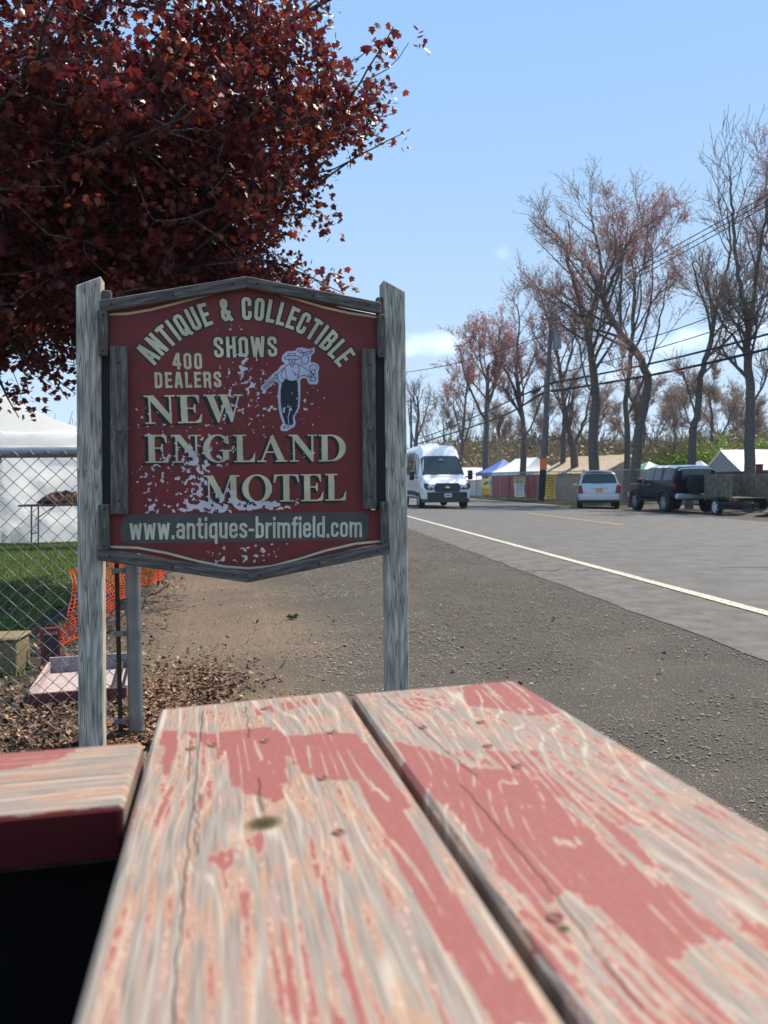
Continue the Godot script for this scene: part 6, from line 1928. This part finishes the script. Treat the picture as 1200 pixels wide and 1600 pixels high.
	for s in [-1.0, 1.0]:
		var mb := MB.new()
		mb.box(Vector3.ZERO, Vector3(0.09, 0.20, 0.10), 0.012)
		put("tail_light", mb.mesh(20), mat(Color(0.30, 0.02, 0.02), 0.2), root, Vector3(s * 0.885, 1.06, -2.09))
		lump("wing_mirror", root, Vector3(s * 1.08, 1.28, 0.62), Vector3(0.22, 0.19, 0.12), M.black, 0.03)
		lump("running_board", root, Vector3(s * 0.95, 0.48, 0.0), Vector3(0.10, 0.07, 1.5), M.black, 0.02)
		for z in [1.38, -1.31]:
			wheel(root, s * 0.84, z, 0.40, 0.27, M.alloy, 6)
			mb = MB.new()
			var arch := PackedVector3Array()
			var rr := PackedFloat32Array()
			for k in 13:
				var a := PI * (k / 12.0) * 1.1 - 0.157
				arch.append(Vector3(s * 0.95, 0.42 + sin(a) * 0.47, z + cos(a) * 0.47)); rr.append(0.045)
			mb.tube(arch, rr, 8)
			put("wheel_arch", mb.mesh(50), M.black, root)

func lump_mesh(s: Vector3, bev: float) -> ArrayMesh:
	var mb := MB.new()
	mb.box(Vector3.ZERO, s, bev)
	return mb.mesh(30)

func trailer_and_junk() -> void:
	var turn := heading((RT + RS * 0.05).normalized())
	var root := thing("utility_trailer", "small utility trailer with tall grey plywood sides behind the off-roader", "trailer", at(12.8, 20.75), turn)
	for q in [["side_panel", Vector3(0.72, 1.05, 0.2), Vector3(0.03, 0.90, 1.9)], ["side_panel", Vector3(-0.72, 1.05, 0.2), Vector3(0.03, 0.90, 1.9)], ["front_panel", Vector3(0, 1.05, 1.16), Vector3(1.41, 0.90, 0.03)], ["bed", Vector3(0, 0.64, 0.2), Vector3(1.40, 0.04, 1.88)]]:
		lump(q[0], root, q[1], q[2], M.ply, 0.004)
	for z in [-0.72, 0.2, 1.1]:
		for s in [-1.0, 1.0]: lump("stake", root, Vector3(s * 0.755, 1.0, z), Vector3(0.04, 0.98, 0.08), M.ply, 0.004)
	for s in [-1.0, 1.0]:
		lump("frame_rail", root, Vector3(s * 0.66, 0.56, 0.2), Vector3(0.06, 0.10, 1.9), M.black, 0.006)
		lump("mudguard", root, Vector3(s * 0.90, 0.67, -0.05), Vector3(0.26, 0.03, 0.75), M.black, 0.01)
		wheel(root, s * 0.90, -0.05, 0.31, 0.18, M.white, 5, 0.66)
		lump("tail_light", root, Vector3(s * 0.62, 0.56, -0.775), Vector3(0.14, 0.08, 0.02), mat(Color(0.3, 0.02, 0.02), 0.3), 0.006)
	lump("drawbar", root, Vector3(0, 0.54, 1.28), Vector3(0.08, 0.08, 0.3), M.black, 0.006)
	lump("axle", root, Vector3(0, 0.31, -0.05), Vector3(1.7, 0.06, 0.06), M.black, 0.006)
	# a second load: flat trailer with ramp, plywood board and household junk
	root = thing("flat_trailer", "low flatbed trailer with its brown ramp let down at the right edge", "trailer", at(14.6, 20.6), turn)
	lump("deck", root, Vector3(0, 0.40, 0), Vector3(1.6, 0.06, 3.6), M.ply, 0.005)
	lump("ramp", root, Vector3(1.63, 0.215, -1.2), Vector3(1.66, 0.035, 1.1), tex_mat(Color(0.12, 0.085, 0.07), M.mottle, Vector3.ONE * 2.0, 0.9), 0.005, Basis(Vector3.BACK, -0.22))
	wheel(root, 0.93, 0.3, 0.3, 0.18, M.white, 5, 0.66)
	wheel(root, -0.93, 0.3, 0.3, 0.18, M.white, 5, 0.66)
	tag(lump_at("plywood_sheet", at(15.75, 23.6, 0.0) + Vector3(0, 0.70, 0), Vector3(0.03, 1.40, 2.9), M.ply, turn), "grey plywood sheet standing upright behind the flatbed", "board")
	var top := at(14.6, 20.6).y + 0.43
	var brown := tex_mat(Color(0.22, 0.13, 0.08), M.mottle, Vector3.ONE * 2.0, 0.85)
	var u := at(14.95, 22.0); u.y = top
	var c := thing("cardboard_box", "open brown cardboard box stacked on the flatbed", "box", u, turn + 0.3)
	for q in [[Vector3(0, 0.28, 0.3), Vector3(0.66, 0.56, 0.012)], [Vector3(0, 0.28, -0.3), Vector3(0.66, 0.56, 0.012)], [Vector3(0.33, 0.28, 0), Vector3(0.012, 0.56, 0.588)], [Vector3(-0.33, 0.28, 0), Vector3(0.012, 0.56, 0.588)]]: lump("side", c, q[0], q[1], brown, 0.002)
	lump("flap", c, Vector3(0.40, 0.60, 0), Vector3(0.3, 0.012, 0.6), mat(Color(0.5, 0.42, 0.33), 0.8), 0.002, Basis(Vector3.BACK, 0.35))
	lump("flap", c, Vector3(-0.42, 0.58, 0), Vector3(0.26, 0.012, 0.6), mat(Color(0.5, 0.42, 0.33), 0.8), 0.002, Basis(Vector3.BACK, -0.2))
	u = at(14.3, 21.1); u.y = top
	var b := thing("barrel", "dark rusty barrel lying on its side on the flatbed", "barrel", u, turn + 0.5)
	var mb := MB.new()
	mb.lathe([[0.0, 0.08], [0.27, 0.08], [0.29, 0.0], [0.30, 0.02], [0.29, 0.28], [0.305, 0.30], [0.29, 0.32], [0.29, 0.58], [0.305, 0.6], [0.29, 0.62], [0.29, 0.88], [0.26, 0.88], [0.25, 0.12], [0.0, 0.12]], 24, Transform3D(Basis(Vector3.RIGHT, PI / 2), Vector3(0, 0.30, -0.4)))
	put("shell", mb.mesh(35), tex_mat(Color(0.055, 0.04, 0.035), M.mottle, Vector3.ONE * 3.0, 0.6), b)
	mb = MB.new()
	mb.tube(PackedVector3Array([Vector3(-0.3, 0.02, 0.5), Vector3(0.3, 0.02, 0.5)]), PackedFloat32Array([0.02, 0.02]), 8)
	put("chock", mb.mesh(50), M.ply, b)
	var sk := thing("washbasin", "white washbasin lying beside the barrel", "basin", at(14.05, 22.1, 0.0) * Vector3(1, 0, 1) + Vector3(0, top, 0), turn)
	mb = MB.new()
	mb.lathe([[0.10, 0.0], [0.28, 0.14], [0.34, 0.24], [0.34, 0.27], [0.29, 0.26], [0.22, 0.14], [0.0, 0.05]], 22, Transform3D(Basis(Vector3.RIGHT, 0.6), Vector3(0, 0.14, 0)))
	put("bowl", mb.mesh(50), mat(Color(0.75, 0.73, 0.68), 0.3), sk)
	mb = MB.new()
	mb.rod(Vector3(0, 0.02, 0), Vector3(0, 0.16, 0.02), 0.05)
	put("drain", mb.mesh(50), M.chrome, sk)
	u = at(15.05, 21.15); u.y = top
	c = thing("storage_chest", "dark brown chest behind the cardboard box", "chest", u, turn - 0.2)
	lump("body", c, Vector3(0, 0.22, 0), Vector3(0.9, 0.44, 0.5), tex_mat(Color(0.09, 0.04, 0.03), M.mottle, Vector3.ONE * 2.0, 0.7), 0.01)
	lump("lid", c, Vector3(0, 0.46, 0), Vector3(0.94, 0.05, 0.54), tex_mat(Color(0.42, 0.33, 0.27), M.mottle, Vector3.ONE * 2.0, 0.7), 0.01)
	# dark blue truck bed and rusty post behind
	root = thing("blue_container", "dark blue open steel container behind the trailers", "container", at(18.3, 28.5), turn + 0.05)
	var navy := mat(Color(0.012, 0.025, 0.05), 0.5)
	for q in [[Vector3(1.1, 0.95, 0), Vector3(0.06, 1.6, 3.4)], [Vector3(-1.1, 0.95, 0), Vector3(0.06, 1.6, 3.4)], [Vector3(0, 0.95, 1.7), Vector3(2.13, 1.6, 0.06)], [Vector3(0, 0.95, -1.7), Vector3(2.13, 1.6, 0.06)]]: lump("side", root, q[0], q[1], navy, 0.01)
	for z in [-1.2, -0.4, 0.4, 1.2]: lump("rib", root, Vector3(-1.16, 0.95, z), Vector3(0.07, 1.56, 0.09), navy, 0.01)
	lump("rim", root, Vector3(-1.12, 1.78, 0), Vector3(0.14, 0.08, 3.5), navy, 0.01)
	lump("floor", root, Vector3(0, 0.16, 0), Vector3(2.13, 0.06, 3.33), navy, 0.01)
	for z in [-1.3, 1.3]: lump("skid", root, Vector3(0, 0.065, z), Vector3(2.0, 0.13, 0.14), navy, 0.01)
	root = thing("rusty_post", "rust-red steel post standing at the right edge behind the plywood", "post", at(17.0, 26.0), turn)
	lump("shaft", root, Vector3(0, 1.0, 0), Vector3(0.22, 2.0, 0.22), tex_mat(Color(0.16, 0.055, 0.03), M.mottle, Vector3.ONE * 3.0, 0.85), 0.01)
	lump("cap", root, Vector3(0, 2.02, 0), Vector3(0.28, 0.04, 0.28), M.rust, 0.008)

func lump_at(called: String, where: Vector3, s: Vector3, m: Material, turn: float) -> MeshInstance3D:
	var o := put(called, lump_mesh(s, 0.004), m, null, where)
	o.rotation.y = turn
	return o

# ------------------------------------------------------------------ far fence, its banners, the tents behind
func banner_texture(kind: int) -> ImageTexture:
	var im := Image.create(128, 160, false, Image.FORMAT_RGB8)
	var r := RandomNumberGenerator.new()
	r.seed = 900 + kind
	var ground_: Color = [Color(0.85, 0.78, 0.50), Color(0.86, 0.86, 0.84), Color(0.86, 0.72, 0.30)][kind]
	im.fill(ground_)
	if kind == 0:
		im.fill_rect(Rect2i(0, 90, 128, 70), Color(0.84, 0.70, 0.16))
		fill(im, [pl([24, 50, 60, 34, 110, 30, 112, 52, 70, 66, 22, 72])], Color(0.12, 0.50, 0.46))
	if kind == 1: im.fill_rect(Rect2i(0, 0, 128, 52), Color(0.76, 0.68, 0.50))
	if kind == 2: im.fill_rect(Rect2i(0, 96, 36, 64), Color(0.85, 0.84, 0.78))
	for row in range(0 if kind != 0 else 5, 8):
		var y := 10 + row * 19
		var x := 10 if kind != 2 or row < 5 else 46
		while x < 112:
			var w := r.randi_range(4, 9)
			im.fill_rect(Rect2i(x, y, w, 9), [Color(0.3, 0.25, 0.2), Color(0.2, 0.2, 0.34), Color(0.34, 0.26, 0.12)][kind])
			x += w + r.randi_range(2, 6)
	return ImageTexture.create_from_image(im)

func far_fence_and_tents() -> void:
	var a := at(9.9, 50.5)
	var b := at(13.9, 27.5)
	var root := thing("far_chain_fence", "grey chain-link fence along the far side of the road with banners on it", "fence", a)
	var d := b - a
	var L := d.length()
	var n := int(L / 2.4)
	var galv := mat(Color(0.25, 0.26, 0.27), 0.5, 0.3)
	var mb := MB.new()
	for k in n + 1:
		mb = MB.new()
		mb.rod(d * (float(k) / n) - Vector3(0, 0.05, 0), d * (float(k) / n) + Vector3(0, 1.84, 0), 0.03, 8)
		put("post", mb.mesh(50), galv, root)
	mb = MB.new()
	mb.rod(Vector3(0, 1.84, 0), d + Vector3(0, 1.84, 0), 0.024, 8)
	put("top_rail", mb.mesh(50), galv, root)
	var tb := TB.new()
	var u := d.normalized()
	var m := int(L / 0.075)
	for k in m:
		for s in [-1.0, 1.0]:
			var p := u * (k * 0.075)
			var q = p + u * s * 1.78 + Vector3(0, 1.78, 0)
			var lo := p + Vector3(0, 0.03, 0)
			if (q - Vector3.UP * q.y).dot(u) > L or (q - Vector3.UP * q.y).dot(u) < 0: continue
			tb.tube(PackedVector3Array([lo, q]), PackedFloat32Array([0.0022, 0.0022]), 3)
	tag(put("mesh_wires", tb.mesh(), galv, root), "", "", "", "stuff")
	# banners tied to the fence
	var out := u.cross(Vector3.UP).normalized()
	if out.dot(Vector3(0, 0, 1)) < 0: out = -out
	var along := [[Vector3(18.775, 0.784, -51.757), 0.74, 0.98, "yellow and teal printed banner at the left end of the far fence"], [Vector3(18.992, 0.912, -46.601), 0.82, 1.08, "white banner with dark lines of print on the far fence"], [Vector3(19.634, 0.824, -42.88), 0.92, 1.16, "yellow banner with rows of dark print right of the utility pole"]]
	for k in 3:
		var q: Array = along[k]
		var t: float = clampf((q[0] - a).dot(u), 0, L)
		var p := a + u * t
		var rows := []
		for i in 7:
			var row := []
			for j in 9:
				var x := (j / 8.0 - 0.5)
				row.append(-u * 0.0 + (u if u.x > 0 else -u) * x * q[1] * 1.75 + Vector3.UP * (0.95 + (0.5 - i / 6.0) * q[2] * 1.18 - 0.03 * (1.0 - 4.0 * x * x)) + out * (0.06 + 0.025 * sin(j * 1.3 + i)))
			rows.append(row)
		mb = MB.new()
		mb.sheet(rows, out)
		var bm := mat(Color(1, 1, 1), 0.6)
		bm.albedo_color = Color(0.92, 0.92, 0.92)
		bm.albedo_texture = banner_texture(k)
		bm.backlight_enabled = true; bm.backlight = Color(0.7, 0.7, 0.7)
		tag(put("banner", mb.mesh(60), bm, null, p), q[3], "banner", "banners tied to the far fence")
	# tents and canopies
	var white := mat(Color(0.80, 0.79, 0.80), 0.7)
	white.backlight_enabled = true; white.backlight = Color(0.4, 0.4, 0.4)
	var blue := mat(Color(0.08, 0.16, 0.46), 0.7)
	blue.backlight_enabled = true; blue.backlight = Color(0.4, 0.4, 0.4)
	var tan := tex_mat(Color(0.46, 0.37, 0.26), M.mottle, Vector3.ONE * 0.8, 0.8)
	var greycloth := mat(Color(0.36, 0.36, 0.37), 0.8)
	canopy("canopy_tent", "white pop-up canopy with red side walls behind the far fence", Vector3(22.174, -0.204, -53.554), 4.6, 3.4, 2.05, 3.05, 1.7, white, heading(u), [mat(Color(0.36, 0.022, 0.035), 0.7), mat(Color(0.28, 0.018, 0.04), 0.7)])
	canopy("canopy_tent", "blue pop-up canopy left of the white one", Vector3(21.941, -0.273, -57.693), 3.2, 3.2, 2.05, 3.1, 0.12, blue, heading(u), [])
	gable("gable_tent", "small white gable tent beside the passing van", Vector3(22.179, -0.365, -62.754), 3.0, 4.2, 1.55, 2.55, white, heading(u) + 1.1)
	gable("gable_tent", "long tan tarpaulin tent behind the tall trees", Vector3(24.177, -0.184, -45.967), 6.6, 5.0, 1.9, 3.0, tan, heading(u) + 0.35)
	gable("gable_tent", "grey gable tent with white roof at the right edge", Vector3(28.984, 0.111, -35.749), 4.2, 6.0, 1.75, 2.95, greycloth, -1.69, white)
	canopy("canopy_tent", "small grey-white peaked tent between the slim tree and the grey tent", Vector3(26.835, -0.022, -39.27), 2.6, 2.6, 1.5, 2.45, 0.1, mat(Color(0.55, 0.56, 0.56), 0.7), heading(u) + 0.5, [greycloth, greycloth])
	# parasol with green and white panels
	root = thing("parasol", "green and white market parasol showing above the off-roader", "parasol", on_ground(Vector3(25.092, -0.116, -41.683).x, Vector3(25.092, -0.116, -41.683).z))
	for k in 8:
		mb = MB.new()
		var t0 := TAU * k / 8.0
		var t1 := TAU * (k + 1) / 8.0
		var r := 1.15
		mb.ori(Vector3(0, 2.5, 0), Vector3(cos(t0) * r, 1.98, sin(t0) * r), Vector3(cos(t1) * r, 1.98, sin(t1) * r), Vector3.UP)
		put("panel", mb.mesh(0), white if k % 2 == 0 else mat(Color(0.02, 0.22, 0.16), 0.6), root)
	mb = MB.new()
	mb.rod(Vector3.ZERO, Vector3(0, 2.55, 0), 0.025)
	put("pole", mb.mesh(50), galv, root)

func canopy(called: String, label: String, where: Vector3, w: float, l: float, ev: float, pk: float, ridge: float, cloth: Material, turn: float, walls: Array) -> void:
	var root := thing(called, label, "tent", on_ground(where.x, where.z), turn, "tents across the road")
	var hx := w * 0.5
	var hz := l * 0.5
	var c := [Vector3(-hz, ev, hx), Vector3(hz, ev, hx), Vector3(hz, ev, -hx), Vector3(-hz, ev, -hx)]
	var mb := MB.new()
	for k in 4:
		var p: Vector3 = c[k]
		var q: Vector3 = c[(k + 1) % 4]
		var rows := []
		for i in 9:
			var row := []
			for j in 9:
				var f := i / 8.0
				var e := p.lerp(q, j / 8.0)
				var t := Vector3(0, pk, clampf(e.z, -ridge, ridge))
				var v := e.lerp(t, f)
				v.y -= sin(f * PI) * 0.10
				row.append(v)
			rows.append(row)
		mb.sheet(rows, Vector3((p + q).x, 3.0, (p + q).z))
	put("roof", mb.mesh(40), cloth, root)
	for k in 4:
		var p: Vector3 = c[k]
		var q: Vector3 = c[(k + 1) % 4]
		var out := Vector3((p + q).x, 0, (p + q).z).normalized()
		mb = MB.new()
		mb.oquad(p + out * 0.01, q + out * 0.01, q + out * 0.02 - Vector3(0, 0.26, 0), p + out * 0.02 - Vector3(0, 0.26, 0), out)
		put("valance", mb.mesh(0), cloth, root)
		if walls.size() > 0:
			var rows := []
			for i in 2:
				var row := []
				for j in 25: row.append(p.lerp(q, j / 24.0) * Vector3(1, 0, 1) + Vector3.UP * (ev - 0.2 if i == 0 else 0.04) - out * (0.04 + 0.04 * sin(j * 1.9 + k)))
				rows.append(row)
			mb = MB.new()
			mb.sheet(rows, out)
			put("side_wall", mb.mesh(50), walls[k % 2], root)
		mb = MB.new()
		mb.rod(Vector3(p.x, 0, p.z) * 0.985, p * Vector3(0.985, 0.99, 0.985), 0.03, 8)
		put("leg", mb.mesh(50), M.steel, root)

func gable(called: String, label: String, where: Vector3, w: float, l: float, ev: float, pk: float, cloth: Material, turn: float, roof: Material = null) -> void:
	var root := thing(called, label, "tent", on_ground(where.x, where.z), turn, "tents across the road")
	var hx := w * 0.5
	var hz := l * 0.5
	var n := noise(700 + int(w * 10), 0.5, 3)
	for s in [-1.0, 1.0]:
		var rows := []
		for i in 9:
			var row := []
			for j in 15:
				var f := i / 8.0
				row.append(Vector3(s * lerpf(0, hx + 0.15, f), lerpf(pk, ev - 0.08, f) - sin(f * PI) * 0.05 + n.get_noise_2d(i * 1.3, j * 1.1 + s * 9) * 0.05, lerpf(-hz - 0.12, hz + 0.12, j / 14.0)))
			rows.append(row)
		var mb := MB.new()
		mb.sheet(rows, Vector3(s, 1, 0))
		put("roof", mb.mesh(50), roof if roof else cloth, root)
		rows = []
		for i in 2:
			var row := []
			for j in 25: row.append(Vector3(s * (hx - 0.02 + 0.03 * sin(j * 1.7)), ev - 0.03 if i == 0 else 0.03, lerpf(-hz, hz, j / 24.0)))
			rows.append(row)
		mb = MB.new()
		mb.sheet(rows, Vector3(s, 0, 0))
		put("side_wall", mb.mesh(50), cloth, root)
		mb = MB.new()
		mb.slab(PackedVector2Array([Vector2(-hx + 0.03, 0.03), Vector2(hx - 0.03, 0.03), Vector2(hx - 0.03, ev - 0.05), Vector2(0, pk - 0.05), Vector2(-hx + 0.03, ev - 0.05)]), s * hz - 0.01, s * hz + 0.01)
		put("end_wall", mb.mesh(0), cloth, root)
		for e in [-1.0, 1.0]:
			mb = MB.new()
			mb.rod(Vector3(s * (hx - 0.08), 0, e * (hz - 0.08)), Vector3(s * (hx - 0.08), ev - 0.04, e * (hz - 0.08)), 0.03, 8)
			put("pole", mb.mesh(50), M.steel, root)

# ------------------------------------------------------------------ utility poles and their wires
func poles_and_wires() -> void:
	var polem := tex_mat(Color(0.24, 0.225, 0.215), noise_tex(611, 0.03, Color(0.55, 0.55, 0.55), Color(1, 1, 1), 256, 4), Vector3(3, 0.4, 3), 0.9)
	var tarred := tex_mat(Color(0.045, 0.04, 0.04), M.speck, Vector3.ONE * 3.0, 0.9)
	var foot: Vector3 = Vector3(18.261, -0.243, -41.897)
	var top: Vector3 = Vector3(19.086, 10.867, -42.163)
	var spots := [[foot, top, "leaning grey utility pole with dark foot and orange marker", true], [Vector3(16.058, -0.243, -15.299), Vector3(22.76, 13.436, -21.226), "utility pole standing outside the right edge carrying the wires", false], [Vector3(22.405, 1.161, -89.367), Vector3(22.512, 11.12, -89.735), "far utility pole just right of the sign's post", false]]
	for q in spots:
		var p: Vector3 = q[0]
		var t: Vector3 = q[1] - p
		if not q[3]: p = on_ground(p.x, p.z); t = q[1] - p
		var root := thing("utility_pole", q[2], "pole", p, 0.0, "utility poles along the far side of the road")
		var mb := MB.new()
		mb.tube(PackedVector3Array([t * 0.17, t * 0.55, t]), PackedFloat32Array([0.165, 0.15, 0.12]), 14)
		put("shaft", mb.mesh(50), polem, root)
		mb = MB.new()
		mb.tube(PackedVector3Array([t * -0.01, t * 0.17]), PackedFloat32Array([0.18, 0.172]), 14)
		put("foot", mb.mesh(50), tarred, root)
		mb = MB.new()
		mb.bar(t * 0.965 - RS * 0.6, t * 0.965 + RS * 0.6, 0.11, 0.09, 0.01)
		var arm := put("crossarm", mb.mesh(30), polem, root)
		for x in [-0.52, -0.2, 0.2, 0.52]:
			mb = MB.new()
			mb.lathe([[0.03, 0.0], [0.05, 0.05], [0.035, 0.08], [0.05, 0.11], [0.0, 0.14]], 10, Transform3D(Basis.IDENTITY, t * 0.965 + RS * x + Vector3(0, 0.05, 0)))
			put("insulator", mb.mesh(40), M.rust, arm)
		if q[3]:
			mb = MB.new()
			mb.lathe([[0.0, -0.55], [0.24, -0.55], [0.26, -0.5], [0.26, 0.42], [0.28, 0.45], [0.2, 0.55], [0.0, 0.58]], 18, Transform3D(Basis.IDENTITY, t * 0.86 + RS * 0.42))
			put("transformer", mb.mesh(35), mat(Color(0.30, 0.32, 0.33), 0.5), root)
			mb = MB.new()
			mb.box(t * 0.205 + Vector3(-0.06, 0, 0.19), Vector3(0.44, 0.62, 0.012), 0.003)
			put("marker_sign", mb.mesh(0), mat(Color(0.85, 0.20, 0.02), 0.5), root)
			mb = MB.new()
			mb.tube(PackedVector3Array([t * 0.03 + Vector3(0.17, 0, 0.12), t * 0.45 + Vector3(0.15, 0, 0.1)]), PackedFloat32Array([0.025, 0.025]), 6)
			put("conduit", mb.mesh(50), tarred, root)
	# wires: pairs of points in order along each, thick bundles low, thin conductors high
	var rubber := mat(Color(0.018, 0.018, 0.02), 0.7)
	var runs := [
		["lower telephone cable from the pole to the right", 0.062, [Vector3(19.033, 6.266, -41.892), Vector3(20.808, 6.194, -34.657), Vector3(21.72, 6.28, -27.305), Vector3(22.431, 6.61, -21.028)]],
		["upper telephone cable from the pole to the right", 0.050, [Vector3(18.895, 6.714, -41.938), Vector3(20.819, 6.764, -34.677), Vector3(21.731, 6.874, -27.326), Vector3(22.442, 7.193, -21.048)]],
		["lower telephone cable from the pole to the left", 0.062, [Vector3(19.033, 6.266, -41.892), Vector3(19.281, 6.346, -44.195), Vector3(20.689, 5.88, -55.132), Vector3(21.976, 5.584, -77.354), Vector3(22.257, 5.377, -89.564)]],
		["upper telephone cable from the pole to the left", 0.048, [Vector3(18.895, 6.714, -41.938), Vector3(19.575, 6.736, -47.217), Vector3(21.012, 6.409, -63.269), Vector3(22.062, 6.115, -78.38), Vector3(22.342, 5.912, -89.567)]],
		["topmost electric wire over the bare trees", 0.021, [Vector3(19.112, 10.621, -42.046), Vector3(20.912, 11.858, -34.857), Vector3(21.833, 12.501, -27.525), Vector3(22.552, 13.23, -21.262)]],
		["second electric wire over the bare trees", 0.021, [Vector3(19.035, 10.398, -42.053), Vector3(20.907, 11.605, -34.848), Vector3(21.829, 12.269, -27.517), Vector3(22.67, 12.979, -21.227)]],
		["third electric wire over the bare trees", 0.021, [Vector3(19.045, 10.329, -42.253), Vector3(21.013, 11.406, -35.023), Vector3(21.966, 12.133, -27.687), Vector3(22.748, 12.77, -21.203)]],
		["middle wire from the transformer to the right", 0.023, [Vector3(19.14, 8.163, -41.943), Vector3(20.843, 8.061, -34.723), Vector3(21.759, 8.423, -27.381), Vector3(22.512, 8.816, -21.097)]],
		["second middle wire to the right", 0.023, [Vector3(19.051, 7.234, -41.926), Vector3(20.831, 7.428, -34.7), Vector3(21.746, 7.7, -27.355), Vector3(22.498, 8.025, -21.069)]],
		["service wire reaching left across the road", 0.023, [Vector3(19.022, 9.654, -42.027), Vector3(16.839, 9.034, -44.82), Vector3(15.047, 8.742, -48.259), Vector3(13.159, 8.805, -52.755), Vector3(9.029, 9.142, -61.831)]],
		["thin wire from the pole to the left", 0.018, [Vector3(19.037, 10.51, -42.057), Vector3(21.247, 10.56, -55.197), Vector3(22.831, 10.147, -71.214), Vector3(22.487, 9.742, -89.686)]],
		["second thin wire from the pole to the left", 0.018, [Vector3(19.031, 10.175, -42.045), Vector3(21.237, 10.028, -55.178), Vector3(22.822, 9.654, -71.196), Vector3(22.48, 9.359, -89.673)]]]
	for w in runs:
		var c := Curve3D.new()
		var pts: Array = w[2]
		for i in pts.size():
			var t: Vector3 = (pts[mini(i + 1, pts.size() - 1)] - pts[maxi(i - 1, 0)]) * 0.17
			c.add_point(pts[i] - pts[0], -t, t)
		var v := PackedVector3Array()
		var r := PackedFloat32Array()
		for i in (pts.size() - 1) * 8 + 1:
			var k := mini(i / 8, pts.size() - 2)
			v.append(c.sample(k, (i - k * 8) / 8.0)); r.append(w[1])
		var mb := MB.new()
		mb.tube(v, r, 6)
		tag(put("overhead_cable", mb.mesh(60), rubber, null, pts[0]), w[0], "cable", "overhead wires on the utility poles")
	var splice := thing("splice_case", "black splice case hanging on the cables left of the utility pole", "cable box", Vector3(19.219, 6.643, -44.731))
	var mb2 := MB.new()
	var dirn: Vector3 = (Vector3(19.574, 6.694, -47.216) - Vector3(18.726, 6.605, -42.277)).normalized()
	mb2.tube(PackedVector3Array([-dirn * 1.1, -dirn * 0.5, dirn * 0.5, dirn * 1.1]), PackedFloat32Array([0.05, 0.13, 0.13, 0.05]), 10)
	put("case", mb2.mesh(50), rubber, splice)
	for k in 4:
		mb2 = MB.new()
		mb2.tube(PackedVector3Array([dirn * (0.5 * k - 0.75) + Vector3(0, -0.2, 0), dirn * (0.5 * k - 0.75) + Vector3(0, 0.3, 0)]), PackedFloat32Array([0.03, 0.03]), 6)
		put("hanger", mb2.mesh(50), rubber, splice)
